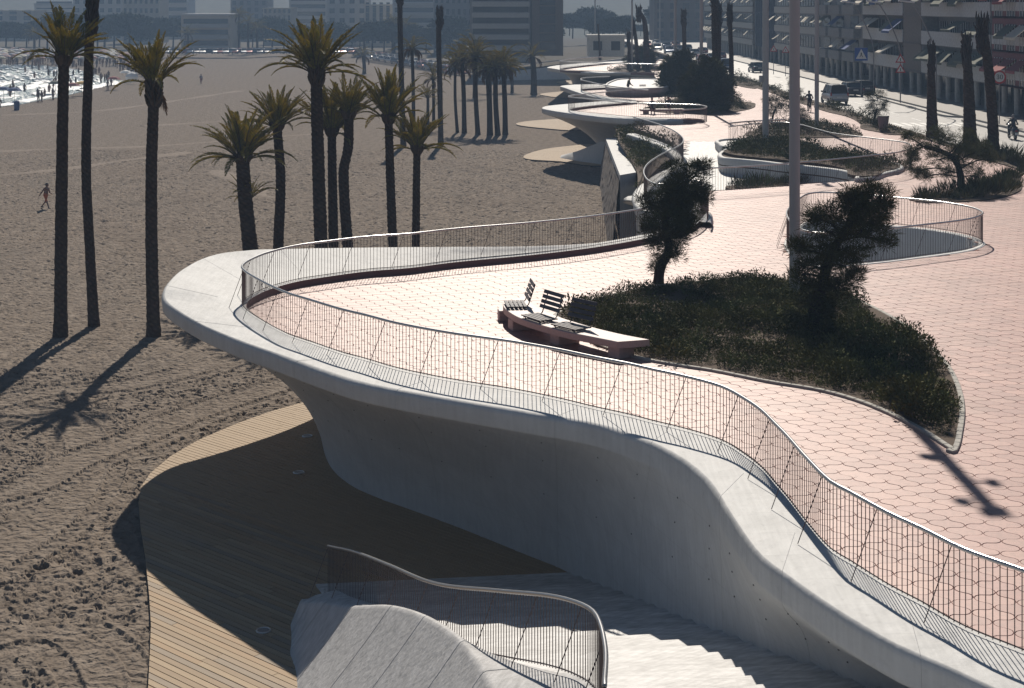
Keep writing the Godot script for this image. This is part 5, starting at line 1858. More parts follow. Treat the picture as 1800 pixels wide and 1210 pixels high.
# ---------- lamp poles, signs, bin ----------
func make_poles() -> void:
	var n := 0
	for q in [[1397, 525, 18.5, "thick pale lamp pole rising from the large shrub bed"], [1346, 262, 11, "pale lamp pole rising from the raised planter with the white rim"], [1436, 228, 7.5, "slim pale lamp pole in the dark bed behind the nearest pole"], [1233, 190, 6, "slim lamp pole before the biggest dark bush"], [1187, 166, 5, "lamp pole before the left big bush"], [1111, 124, 3.2, "thin lamp pole near the farthest prow"], [1046, 62, 2.4, "distant lamp pole before the hill, left of the hooked dead trunk"], [1160, 62, 2.0, "distant thin lamp pole before the hill, right of the hooked dead trunk"]]:
		var p := spot(q[0], q[1], TOP)
		var z := -p.z
		if q[1] < 70:
			z = 330.0
			p = Vector3((q[0] - 900.0) * z / LENS, 6.0, -z)
		var w: float = q[2] * z / LENS / 2.0
		var t := thing("lamp_pole", q[3], "lamp pole", p, 0, "")
		var b := MB.new()
		b.tube([Vector3(0, 0, 0), Vector3(0, 9, 0), Vector3(0, 17.5, 0)], [w * 1.02, w, w * 0.94], 18)
		part("pole", b, M.pole, t, true)
		var f := MB.new()
		f.tube([Vector3(0, -0.02, 0), Vector3(0, 0.12, 0), Vector3(0, 0.2, 0)], [w * 1.5, w * 1.5, w * 1.05], 18)
		part("base", f, M.pole, t)
		var h := MB.new()
		h.box(Vector3(0, 17.55, 0), Vector3(0.5, 0.12, 0.5), Basis.IDENTITY, 0.03)
		part("cap", h, M.pole, t)
		for k in (5 if w > 0.1 else 2):
			var a := k * 2.2
			var fl := MB.new()
			var o := Vector3(cos(a) * (w + 0.34), 13.4 + k * 0.85, sin(a) * (w + 0.34))
			fl.box(o, Vector3(0.32, 0.26, 0.2), Basis(Vector3.UP, -a + PI / 2.0) * Basis(Vector3(1, 0, 0), 0.5), 0.05)
			fl.tube([Vector3(0, o.y, 0), o], 0.04, 5)
			part("floodlight", fl, M.pole, t)
		if n == 1:
			var jb := MB.new()
			jb.box(Vector3(-w - 0.1, 4.3, 0), Vector3(0.2, 0.42, 0.25), Basis.IDENTITY, 0.02)
			part("junction_box", jb, M.pole, t)
		n += 1
	# bent street lamps on the far pavement
	for q in [[1536, 168, "bent street lamp on the far pavement behind the dark hatchback"], [1583, 180, "bent street lamp behind the stacked warning signs"], [1646, 198, "bent street lamp left of the three dead trunks' tallest one, by the houses"]]:
		var p := spot(q[0], q[1], TOP + 0.1)
		var t := thing("street_lamp", q[2], "street lamp", p, 0, "bent lamps along the house fronts")
		var b := MB.new()
		b.tube(smooth_path([Vector3(0, 0, 0), Vector3(0, 3.0, 0), Vector3(-0.1, 5.0, 0), Vector3(-1.2, 7.6, 0.2), Vector3(-2.0, 8.9, 0.3)], 0.4), 0.055, 7)
		part("pole", b, M.grey_metal, t, true)
		var h := MB.new()
		h.box(Vector3(-2.5, 9.05, 0.35), Vector3(1.3, 0.14, 0.35), Basis(Vector3(0, 0, 1), -0.12), 0.03)
		part("lamp_head", h, M.white_gloss, t)
	# signs
	sign_post("speed limit sign reading 30 on the far pavement near the motor scooter", 1757, 218, [[3.55, "round"]])
	sign_post("post with two red-edged triangular warning signs on the far pavement", 1583, 181, [[4.0, "triangle"], [3.1, "triangle"]])
	sign_post("blue square pedestrian crossing sign behind the light grey van", 1514, 168, [[4.1, "crossing"]])
	sign_post("small triangular sign before the dark arcades, half behind the planter's lamp pole", 1360, 131, [[3.3, "triangle"]])
	sign_post("small triangular sign on a post left of the third lamp pole", 1381, 134, [[3.3, "triangle"]])
	# litter bin
	var bp := spot(1553, 232, TOP)
	var bt := thing("litter_bin", "grey tapered litter bin at the road edge beside the small leafy tree", "litter bin", bp)
	var b := MB.new()
	b.tube([Vector3(0, 0, 0), Vector3(0, 0.1, 0), Vector3(0, 1.05, 0), Vector3(0, 1.1, 0)], [0.26, 0.28, 0.4, 0.38], 14)
	part("body", b, M.bin, bt, true)
	var r := MB.new()
	r.tube([Vector3(0, 1.08, 0), Vector3(0, 1.13, 0)], [0.42, 0.40], 14)
	part("rim", r, M.black, bt)

func sign_post(label: String, u: float, v: float, plates: Array) -> void:
	var p := spot(u, v, TOP + 0.1)
	var t := thing("traffic_sign", label, "traffic sign", p)
	var b := MB.new()
	b.tube([Vector3(0, 0, 0), Vector3(0, plates[0][0] + 0.3, 0)], 0.04, 8)
	part("post", b, M.grey_metal, t, true)
	for q in plates:
		var h: float = q[0]
		var f := MB.new()
		var i := MB.new()
		if q[1] == "round":
			for k in 24:
				var a := TAU * k / 24
				var c := TAU * (k + 1) / 24
				var o := Vector3(0, h - 0.1, 0.05)
				f.tri(o, o + Vector3(cos(c), sin(c), 0) * 0.5, o + Vector3(cos(a), sin(a), 0) * 0.5)
				o.z = 0.06
				i.tri(o, o + Vector3(cos(c), sin(c), 0) * 0.37, o + Vector3(cos(a), sin(a), 0) * 0.37)
			var tm := TextMesh.new()
			var sf := SystemFont.new()
			sf.font_names = PackedStringArray(["Droid Sans"])
			tm.font = sf
			tm.text = "30"
			tm.font_size = 32
			tm.pixel_size = 0.014
			tm.depth = 0.01
			hang("number", tm, M.black, t, Transform3D(Basis.IDENTITY, Vector3(0, h - 0.1, 0.075)))
			part("rim", f, M.red_sign, t)
			part("plate", i, M.white_sign, t)
		elif q[1] == "triangle":
			for w in [[f, 0.55, 0.05], [i, 0.36, 0.06]]:
				var o := Vector3(0, h - 0.12, w[2])
				w[0].tri(o + Vector3(0, w[1], 0), o + Vector3(0.87 * w[1], -0.5 * w[1], 0), o + Vector3(-0.87 * w[1], -0.5 * w[1], 0))
			part("rim", f, M.red_sign, t)
			part("plate", i, M.white_sign, t)
			var s := MB.new()
			s.box(Vector3(0, h - 0.12, 0.07), Vector3(0.06, 0.26, 0.01))
			part("symbol", s, M.black, t)
		else:
			f.box(Vector3(0, h - 0.1, 0.03), Vector3(1.25, 1.25, 0.03))
			part("plate", f, M.blue_sign, t)
			var o := Vector3(0, h - 0.17, 0.05)
			i.tri(o + Vector3(0, 0.6, 0), o + Vector3(0.52, -0.38, 0), o + Vector3(-0.52, -0.38, 0))
			part("triangle", i, M.white_sign, t)
			var s := MB.new()
			s.box(o + Vector3(0, 0.12, 0.015), Vector3(0.1, 0.22, 0.01))
			s.box(o + Vector3(0.08, -0.1, 0.015), Vector3(0.05, 0.25, 0.01), Basis(Vector3(0, 0, 1), 0.5))
			s.box(o + Vector3(-0.08, -0.1, 0.015), Vector3(0.05, 0.25, 0.01), Basis(Vector3(0, 0, 1), -0.5))
			part("symbol", s, M.black, t)

func make_green_set() -> void:
	M.leaf = painted("shrub_leaf", Color(1, 1, 1), 0.85, 0.0, 0.2)
	M.leaf.backlight_enabled = true
	M.leaf.backlight = Color(0.25, 0.25, 0.15)
	M.clump_shrub = [clump(1, 120, 0.5, 0.62, 0.13, 0.034), clump(2, 120, 0.45, 0.75, 0.12, 0.036), clump(3, 110, 0.55, 0.5, 0.15, 0.034)]
	M.clump_grass = [clump(4, 60, 0.4, 0.2, 0.55, 0.02, 1.3), clump(5, 60, 0.4, 0.2, 0.6, 0.02, 1.2), clump(6, 60, 0.45, 0.25, 0.5, 0.025, 1.2)]
	M.bark = painted("palm_bark", Color(1, 1, 1), 0.9, 0.0, 0.2)
	M.frond = painted("palm_frond", Color(1, 1, 1), 0.5, 0.0, 0.4)
	M.frond.backlight_enabled = true
	M.frond.backlight = Color(0.75, 0.65, 0.2)
	make_frond_set()
	M.bark_dark = mat("dark_bark", lin(0.035, 0.028, 0.022), 0.95, 0.0, 0.2)
	M.clump_feather = [clump(11, 44, 0.28, 0.25, 0.36, 0.014, 0.5), clump(12, 44, 0.24, 0.25, 0.4, 0.014, 0.3), clump(13, 40, 0.28, 0.28, 0.36, 0.015, -0.2)]
	M.clump_wide = [clump(14, 110, 0.5, 0.5, 0.34, 0.03, 0.3), clump(15, 110, 0.5, 0.45, 0.36, 0.03, 0.2), clump(16, 100, 0.5, 0.5, 0.34, 0.03, 0.4)]
	M.clump_far = [clump(17, 46, 1.0, 1.0, 0.7, 0.16, 0.3), clump(18, 46, 1.0, 1.0, 0.7, 0.16, 0.4), clump(19, 46, 1.0, 1.0, 0.75, 0.15, 0.2)]

# ---------- street ----------
const ROAD := 4.7

func make_street() -> void:
	var b := MB.new()
	var seg := 24
	for k in seg:
		var za := lerpf(-14.0, -420.0, float(k) / seg)
		var zb := lerpf(-14.0, -420.0, float(k + 1) / seg)
		b.quad(Vector3(27.9, ROAD, zb), Vector3(36.0, ROAD, zb), Vector3(36.0, ROAD, za), Vector3(27.9, ROAD, za))
	ground("road", b, M.asphalt)
	var v := MB.new()
	v.box(Vector3(27.55, TOP - 0.2, -217), Vector3(0.8, 0.5, 406))
	ground("verge", v, M.soil)
	var w := MB.new()
	w.box(Vector3(45.0, TOP - 0.5, -217), Vector3(18.0, 1.1, 406))
	ground("pavement", w, M.pavement)
	var ks := MB.new()
	for k in 130:
		ks.box(Vector3(35.9, TOP - 0.15, -62.0 - k * 1.6), Vector3(0.22, 0.42, 1.58), Basis.IDENTITY, 0.02)
	var kk := hang("kerb", ks.mesh(), M.kerb, self)
	kk.set_meta("kind", "structure")
	# raised kerb tongues that frame the parking bay
	for q in [[Vector3(34.9, 0, -152), Vector3(34.7, 0, -128)], [Vector3(34.6, 0, -122), Vector3(34.6, 0, -106)]]:
		var path := smooth_path([q[0] + Vector3(1.0, 0, -3), q[0] + Vector3(0.2, 0, -1), q[0], q[1], q[1] + Vector3(0.3, 0, 1.2), q[1] + Vector3(1.2, 0, 1.8)], 0.6)
		var rows := []
		for p in path: rows.append([V3(p, ROAD - 0.05) + Vector3(-0.1, 0, 0), V3(p, ROAD + 0.14) + Vector3(-0.09, 0, 0), V3(p, ROAD + 0.14) + Vector3(0.12, 0, 0), V3(p, ROAD - 0.05) + Vector3(0.13, 0, 0)])
		var kb := MB.new()
		kb.loft(rows)
		ground("kerb_tongue", kb, M.kerb)
	# markings
	var m := MB.new()
	for k in 46:
		var z := -60.0 - k * 7.0
		m.quad(Vector3(31.55, ROAD + 0.004, z - 3.0), Vector3(31.67, ROAD + 0.004, z - 3.0), Vector3(31.67, ROAD + 0.004, z), Vector3(31.55, ROAD + 0.004, z))
	m.quad(Vector3(28.3, ROAD + 0.004, -380), Vector3(28.42, ROAD + 0.004, -380), Vector3(28.42, ROAD + 0.004, -40), Vector3(28.3, ROAD + 0.004, -40))
	for k in 9:
		var x := 28.7 + k * 0.72
		m.quad(Vector3(x, ROAD + 0.004, -121), Vector3(x + 0.4, ROAD + 0.004, -121), Vector3(x + 0.4, ROAD + 0.004, -117.5), Vector3(x, ROAD + 0.004, -117.5))
	ground("road_markings", m, M.paint_white)

# ---------- houses along the street ----------
# a block from z0 (near) to z1 (far); front at x
func house(called: String, label: String, z0: float, z1: float, kind: String, wall: String, seed_: int) -> void:
	var g := RandomNumberGenerator.new()
	g.seed = seed_
	var x := 40.0
	var t := thing(called, label, "apartment building", Vector3(x, TOP, (z0 + z1) / 2.0))
	var len := absf(z1 - z0)
	var zm := (z0 + z1) / 2.0
	var f0 := 7.05
	var step := 2.75
	var levels := 5
	var y := func(k): return f0 + step * k
	var top := 26.0
	# the body behind the front
	var back: float = x + (1.6 if kind == "balcony" else 0.0)
	var body := MB.new()
	body.box(Vector3(back + 7.0, (f0 + top) / 2.0, zm), Vector3(14.0, top - f0, len))
	wpart("wall", body, M[wall], t)
	var arc := MB.new()
	arc.box(Vector3(x + 4.6 + 4.0, (TOP + f0) / 2.0, zm), Vector3(8.0, f0 - TOP, len))
	wpart("arcade_wall", arc, M.wall_dark, t)
	# arcade columns and shop doors behind them
	var n := maxi(2, int(len / 3.2))
	for k in n:
		var z := lerpf(z0 - 0.6, z1 + 0.6, (k + 0.5) / n)
		var c := MB.new()
		c.tube([Vector3(x + 0.35, TOP + 0.04, z), Vector3(x + 0.35, f0, z)], 0.24, 10)
		wpart("column", c, M.wall_pale if kind != "glass" else M.wall_grey, t, true)
		var d := MB.new()
		d.box(Vector3(x + 4.55, TOP + 1.25, z + 1.4), Vector3(0.12, 2.3, 1.6))
		wpart("shop_door", d, M.window, t)
	if kind == "pier":
		for k in levels:
			var s := MB.new()
			s.box(Vector3(x - 0.05, y.call(k) - 0.02, zm), Vector3(0.12, 0.14, len))
			wpart("string_course", s, M.wall_brown, t)
		return
	for k in levels:
		var fy: float = y.call(k)
		if kind == "balcony" or kind == "maroon":
			var slab := MB.new()
			slab.box(Vector3(x + 0.75, fy + 0.1, zm), Vector3(1.6, 0.2, len - 0.05))
			wpart("floor_slab", slab, M[wall], t)
			var par := MB.new()
			par.box(Vector3(x - 0.02, fy + (0.72 if kind == "balcony" else 0.98), zm), Vector3(0.12, 1.3 if kind == "balcony" else 0.72, len - 0.05), Basis.IDENTITY, 0.02)
			wpart("balcony_parapet", par, M.wall_white, t)
			if kind == "maroon":
				var bd := MB.new()
				bd.box(Vector3(x + 0.02, fy + 0.32, zm), Vector3(0.14, 0.58, len - 0.05))
				wpart("red_band", bd, M.wall_maroon, t)
			var bays := maxi(2, int(len / 3.3))
			for q in bays:
				var z := lerpf(z0 - 0.3, z1 + 0.3, (q + 0.5) / bays)
				var bw := len / bays
				var win := MB.new()
				win.box(Vector3(back - 0.03, fy + 1.25, z), Vector3(0.08, 2.1, bw * 0.62))
				var wn := wpart("window", win, M.window, t)
				for e in 4:
					var fr := MB.new()
					fr.box(Vector3(back - 0.09, fy + 1.25, z + (e - 1.5) * bw * 0.2), Vector3(0.06, 2.1, 0.07))
					hang("frame", fr.mesh(t.position), M.wall_white, wn)
				if g.randf() < (0.75 if k < 3 else 0.4):
					var aw := MB.new()
					var out := g.randf_range(0.9, 1.7)
					var dr := g.randf_range(0.7, 1.3)
					var hw := bw * g.randf_range(0.34, 0.47)
					var yt := fy + 2.45
					aw.quad(Vector3(x + 0.2, yt, z + hw), Vector3(x + 0.2, yt, z - hw), Vector3(x + 0.2 - out, yt - dr, z - hw), Vector3(x + 0.2 - out, yt - dr, z + hw))
					aw.quad(Vector3(x + 0.2, yt - 0.02, z + hw), Vector3(x + 0.2 - out, yt - dr - 0.02, z + hw), Vector3(x + 0.2 - out, yt - dr - 0.02, z - hw), Vector3(x + 0.2, yt - 0.02, z - hw))
					aw.quad(Vector3(x + 0.2 - out, yt - dr, z - hw), Vector3(x + 0.2 - out, yt - dr - 0.22, z - hw), Vector3(x + 0.2 - out, yt - dr - 0.22, z + hw), Vector3(x + 0.2 - out, yt - dr, z + hw))
					var col: String = "awning_red" if kind == "maroon" and g.randf() < 0.6 else ("awning_green" if seed_ == 2 else (["awning_cream", "awning_cream", "awning_green", "awning_blue"][g.randi() % 4]))
					wpart("awning", aw, M[col], t)
			# end fins
			for z in [z0 - 0.08, z1 + 0.08]:
				var fin := MB.new()
				fin.box(Vector3(x + 0.8, fy + 1.45, z), Vector3(1.55, 2.5, 0.14))
				wpart("side_wall", fin, M[wall], t)
		elif kind == "grid":
			var band := MB.new()
			band.box(Vector3(x - 0.08, fy + 0.45, zm), Vector3(0.18, 0.9, len - 0.05))
			wpart("band", band, M.wall_pale, t)
			var bays := int(len / 1.9)
			for q in bays:
				var z := lerpf(z0, z1, (q + 0.5) / bays)
				var win := MB.new()
				win.box(Vector3(x - 0.02, fy + 1.75, z), Vector3(0.1, 1.5, 1.35))
				wpart("window", win, M.window, t)
				if g.randf() < 0.28:
					var aw := MB.new()
					var o := g.randf_range(0.7, 1.2)
					aw.quad(Vector3(x - 0.1, fy + 2.4, z + 0.8), Vector3(x - 0.1, fy + 2.4, z - 0.8), Vector3(x - 0.1 - o, fy + 1.6, z - 0.8), Vector3(x - 0.1 - o, fy + 1.6, z + 0.8))
					wpart("awning", aw, M.awning_cream, t)
		elif kind == "glass":
			for q in int(len / 2.2):
				var z := lerpf(z0, z1, (q + 0.5) / int(len / 2.2))
				var win := MB.new()
				win.box(Vector3(x - 0.03, fy + 1.3, z), Vector3(0.12, 2.2, 1.7))
				wpart("window", win, M.window, t)
				var mul := MB.new()
				mul.box(Vector3(x - 0.15, fy + 1.37, z + 1.0), Vector3(0.3, 2.7, 0.18))
				wpart("mullion", mul, M.wall_blue, t)
		elif kind == "stair":
			for q in 3:
				var z := lerpf(z0, z1, (q + 0.5) / 3.0)
				var bal := MB.new()
				bal.box(Vector3(x - 0.4, fy + 0.6, z), Vector3(1.0, 1.1, len / 3.0 * 0.8), Basis.IDENTITY, 0.03)
				wpart("balcony", bal, M.wall_grey, t)
				var win := MB.new()
				win.box(Vector3(x - 0.02, fy + 1.7, z), Vector3(0.1, 1.7, len / 3.0 * 0.5))
				wpart("window", win, M.window, t)
				if g.randf() < 0.7:
					var aw := MB.new()
					var o := g.randf_range(0.8, 1.6)
					aw.quad(Vector3(x - 0.1, fy + 2.55, z + 1.6), Vector3(x - 0.1, fy + 2.55, z - 1.6), Vector3(x - 0.1 - o, fy + 1.5, z - 1.6), Vector3(x - 0.1 - o, fy + 1.5, z + 1.6))
					wpart("awning", aw, M[["awning_cream", "awning_blue", "awning_green"][g.randi() % 3]], t)

func make_buildings() -> void:
	house("apartment_house", "apartment house with maroon bands and white balcony fronts at the right edge", -96.0, -132.6, "maroon", "wall_maroon", 1)
	house("apartment_house", "grey apartment house with long white balconies and olive awnings left of the maroon one", -133.0, -155.4, "balcony", "wall_grey", 2)
	house("apartment_house", "windowless brown pier between the two white-balconied house fronts", -155.6, -162.6, "pier", "wall_brown", 3)
	house("apartment_house", "white-balconied house front with small pale awnings left of the brown pier", -162.8, -181.3, "balcony", "wall_brown", 4)
	house("apartment_house", "cluttered grey house front with jutting balconies behind the blue crossing sign", -181.6, -206.0, "stair", "wall_grey", 5)
	house("apartment_house", "grey house front with a regular grid of small windows between the lamp poles", -206.4, -242.0, "grid", "wall_grey", 6)
	house("apartment_house", "dark blue glazed house front at the far end of the street row", -242.4, -262.0, "glass", "wall_blue", 7)
	house("apartment_house", "dim grey house with pale awnings beyond the dark blue glazed front", -264.0, -330.0, "grid", "wall_brown", 8)

# ---------- far side ----------
func block(label: String, u0: float, u1: float, vtop: float, z: float, y: float, wall: String, floors: int, bays: int, style: String, deep := 14.0) -> void:
	var k := z / LENS
	var x0 := (u0 - 900.0) * k
	var x1 := (u1 - 900.0) * k
	var top := EYE - (vtop - 10.0) * k
	var t := thing("apartment_block", label, "apartment block", Vector3((x0 + x1) / 2.0, y, -z - deep / 2.0))
	var w := x1 - x0
	var b := MB.new()
	b.box(Vector3(0, (top - y) / 2.0, 0), Vector3(w, top - y, deep))
	part("wall", b, M[wall], t)
	var r := MB.new()
	r.box(Vector3(0, top - y + 0.2, 0), Vector3(w + 0.5, 0.45, deep + 0.5))
	part("roof", r, M.wall_white if style == "cream" else M[wall], t)
	var fh := minf(3.0, (top - y) / floors)
	for f in floors:
		var fy := f * fh + 0.4
		if style == "strips" or style == "cream":
			var bal := MB.new()
			bal.box(Vector3(0, fy + 0.45, deep / 2.0 + 0.5), Vector3(w * 0.94, 0.95, 1.0))
			part("balcony", bal, M.wall_pale, t)
			var win := MB.new()
			win.box(Vector3(0, fy + 1.75, deep / 2.0), Vector3(w * 0.9, 1.3, 0.1))
			part("window", win, M.window, t)
		else:
			for q in bays:
				var win := MB.new()
				win.box(Vector3(lerpf(-w / 2.0, w / 2.0, (q + 0.5) / bays), fy + 1.4, deep / 2.0), Vector3(w / bays * 0.5, 1.5, 0.12))
				part("window", win, M.window, t)

func far_tree(label: String, u: float, v: float, vtop: float, z: float, y: float, seed_: int, wide := 1.0) -> void:
	var g := RandomNumberGenerator.new()
	g.seed = seed_
	var k := z / LENS
	var foot := Vector3((u - 900.0) * k, y, -z)
	var h := EYE - (vtop - 10.0) * k - y
	var t := thing("tree", label, "tree", foot, 0, "dark trees at the back of the beach")
	var b := MB.new()
	b.tube([Vector3(0, -0.2, 0), Vector3(0.1, h * 0.4, 0), Vector3(0, h * 0.7, 0)], [h * 0.035, h * 0.03, h * 0.015], 6)
	part("trunk", b, M.bark_dark, t)
	var list := []
	var cols := []
	for q in 70:
		var d := Vector3(g.randf_range(-1, 1), g.randf_range(-0.8, 1), g.randf_range(-1, 1))
		if d.length() > 1: d = d.normalized()
		var s := h * g.randf_range(0.10, 0.19)
		list.append(Transform3D(Basis(Vector3.UP, g.randf() * TAU).scaled(Vector3(s, s, s)), Vector3(d.x * h * 0.42 * wide, h * 0.62 + d.y * h * 0.34, d.z * h * 0.42)))
		var w := g.randf_range(0.7, 1.3)
		cols.append(Color(0.045 * w, 0.055 * w, 0.03 * w))
	many("crown", M.clump_far[seed_ % 3], M.leaf, list, t, cols)

func make_backdrop() -> void:
	# hills that close the view
	var n := FastNoiseLite.new()
	n.seed = 71
	n.frequency = 0.0016
	n.fractal_octaves = 4
	var rows := []
	for a in 22:
		var row := []
		var z := lerpf(-560.0, -2300.0, a / 21.0)
		for c in 80:
			var x := lerpf(-2200.0, 2200.0, c / 79.0)
			var f := clampf(a / 9.0, 0.0, 1.0)
			row.append(Vector3(x, -1.0 + (56.0 + 26.0 * n.get_noise_2d(x, z)) * f * f * (3 - 2 * f), z))
		rows.append(row)
	var h := MB.new()
	h.loft(rows)
	ground("hills", h, M.hill, true)
	# the ground of the town behind the beach
	var tn := MB.new()
	tn.box(Vector3(0, 0.6, -520), Vector3(900, 1.4, 180))
	ground("town_ground", tn, M.dry_ground)
	var sl := MB.new()
	sl.tinted = true
	var slr := []
	for k in 60:
		var x := -440.0 + k * 7.6
		slr.append([Vector3(x, -0.05, -392.0 - 6.0 * sin(k * 0.7)), Vector3(x, 0.5 + 0.2 * sin(k * 1.9), -412.0 - 5.0 * sin(k * 1.1)), Vector3(x, 1.33, -434.0)])
	sl.loft(slr)
	ground("beach_slope", sl, M.sand, true)
	var ba := MB.new()
	ba.loft([[Vector3(-3, 0.2, -296), Vector3(30, 4.4, -296), Vector3(60, 4.6, -296)], [Vector3(-14, 0.3, -350), Vector3(10, 3.2, -350), Vector3(60, 4.6, -350)], [Vector3(-40, 1.2, -440), Vector3(0, 1.6, -440), Vector3(60, 4.6, -440)]])
	ground("embankment", ba, M.dry_ground)
	# near the end of the promenade
	block("brown slab tower with pale balconies on its left side at the end of the beach", 935, 990, -140, 305, 4.0, "wall_brown", 15, 1, "plain", 9)
	block("grey block with long pale balcony strips joined to the brown slab tower", 826, 934, -120, 306, 2.5, "wall_grey", 12, 1, "strips", 12)
	block("low white hut with one small window behind the farthest prow", 1035, 1098, 66, 262, 5.2, "wall_pale", 1, 2, "plain", 6)
	block("low cream building with a bright flat roof and long window strips on the beach front", 318, 405, 27, 436, 1.2, "wall_cream", 3, 1, "cream", 16)
	var cols := ["wall_pale", "wall_cream", "wall_grey", "wall_white", "wall_cream", "wall_pale"]
	var list := [[-40, 60, 20, 560], [60, 130, 8, 600], [128, 215, -30, 560], [215, 280, -60, 520], [284, 330, -20, 600], [405, 470, -20, 560], [462, 512, 16, 500], [508, 575, -30, 540], [575, 645, -50, 500], [640, 700, 10, 480], [690, 765, -40, 460], [762, 832, -70, 420]]
	var names := ["hazy pale block behind the trees at the left edge", "hazy cream block left of the first tall bare palm", "wide hazy grey block behind the first tall bare palm", "pale tower with a light side wall above the green-crowned palm", "hazy cream block just left of the low building with bright roof", "hazy pale block right of the low building with bright roof", "low hazy block with bright roof edges left of the tall clump palm", "hazy cream block directly behind the tall clump palm", "tall grey block with balconies right of the tall clump palm", "low hazy block left of the slim bare trunk", "pale block between the slim bare trunk and the forked dead palm", "dark hazy block right of the forked dead palm"]
	for k in list.size():
		var q: Array = list[k]
		block(names[k], q[0], q[1], q[2], q[3], 1.2, cols[(k * 5 + 1) % 6], 5 + (k * 3) % 6, 4 + k % 4, "strips" if k % 3 == 1 else "plain")
	block("dim block closing the street behind the traffic", 1150, 1262, -60, 400, 4.6, "wall_brown", 8, 5, "plain", 14)
	block("grey block with rows of windows at the end of the street", 1255, 1345, -90, 360, 4.6, "wall_grey", 9, 5, "plain", 14)
	var g := RandomNumberGenerator.new()
	g.seed = 5
	for k in 44:
		var u := -30.0 + k * 19.5 + g.randf_range(-6, 6)
		if u > 312 and u < 400 and k % 2 == 0: continue
		far_tree(beside("dark hazy tree", u, "behind the beach"), u, 95, g.randf_range(24, 52) + (8 if u > 420 else 0), g.randf_range(440, 475) if u < 640 else g.randf_range(400, 430), 1.2, 600 + k, g.randf_range(0.9, 1.4))
	for k in 26:
		var u := 985.0 + k * 13.0 + g.randf_range(-5, 5)
		far_tree(beside("dark hazy tree", u, "below the hill"), u, 85, g.randf_range(12, 58), g.randf_range(380, 520), 4.6, 700 + k, 1.2)
	for q in [[420, 100, 28, 430], [436, 100, 40, 425], [452, 100, 50, 428], [690, 104, 40, 420], [715, 104, 46, 415], [640, 100, 55, 420], [868, 100, 42, 330], [880, 100, 55, 320], [845, 100, 60, 320], [60, 98, 62, 430], [330, 98, 60, 425]]:
		palm(beside("hazy palm", q[0], "among the dark trees"), [[q[0], q[1]], [q[0], q[2]]], q[3], 0.8, 4.5, [7, 9, 8, 4, 1.25, 0, 0], 800 + int(q[0]), false, "hazy palms among the far trees")
	# sea
	var shore := [[-60, 197], [0, 188], [30, 185], [70, 177], [110, 170], [150, 160], [185, 152], [212, 146], [216, 143], [196, 140], [178, 135], [160, 129], [135, 123], [100, 119], [60, 116], [0, 113], [-80, 111]]
	var sp := smooth_path(spots(shore, 0.0), 3.0)
	var poly := flat(sp)
	poly.append_array(PackedVector2Array([Vector2(-700, -380), Vector2(-700, -150), Vector2(-90, -150)]))
	var s := MB.new()
	s.prism(poly, -0.3, 0.06)
	ground("sea", s, M.water)
	# breaking waves: low rolled ridges of foam
	var fg := RandomNumberGenerator.new()
	fg.seed = 44
	var fo := MB.new()
	for w in 130:
		var f0 := fg.randf()
		var o := fg.randf_range(0.3, 26.0)
		var a: Vector3 = sp[int(f0 * (sp.size() - 12))]
		var line := []
		for q in 10:
			var p: Vector3 = sp[mini(sp.size() - 1, int(f0 * (sp.size() - 12)) + q)]
			line.append(Vector3(p.x - o * 1.3 + fg.randf_range(-0.7, 0.7), 0.1, p.z + o * 0.15 + fg.randf_range(-0.9, 0.9)))
		var rr := []
		for p in line:
			var wd := fg.randf_range(0.2, 1.3)
			rr.append([p + Vector3(-wd, -0.06, -wd), p + Vector3(-wd * 0.2, 0.16, 0), p + Vector3(wd, -0.05, wd)])
		fo.loft(rr)
	var fm := hang("sea_foam", fo.mesh(), M.foam, self)
	fm.set_meta("kind", "stuff")
	tag(fm, "white foam of the small waves breaking along the shore", "foam")
	bathers(sp)

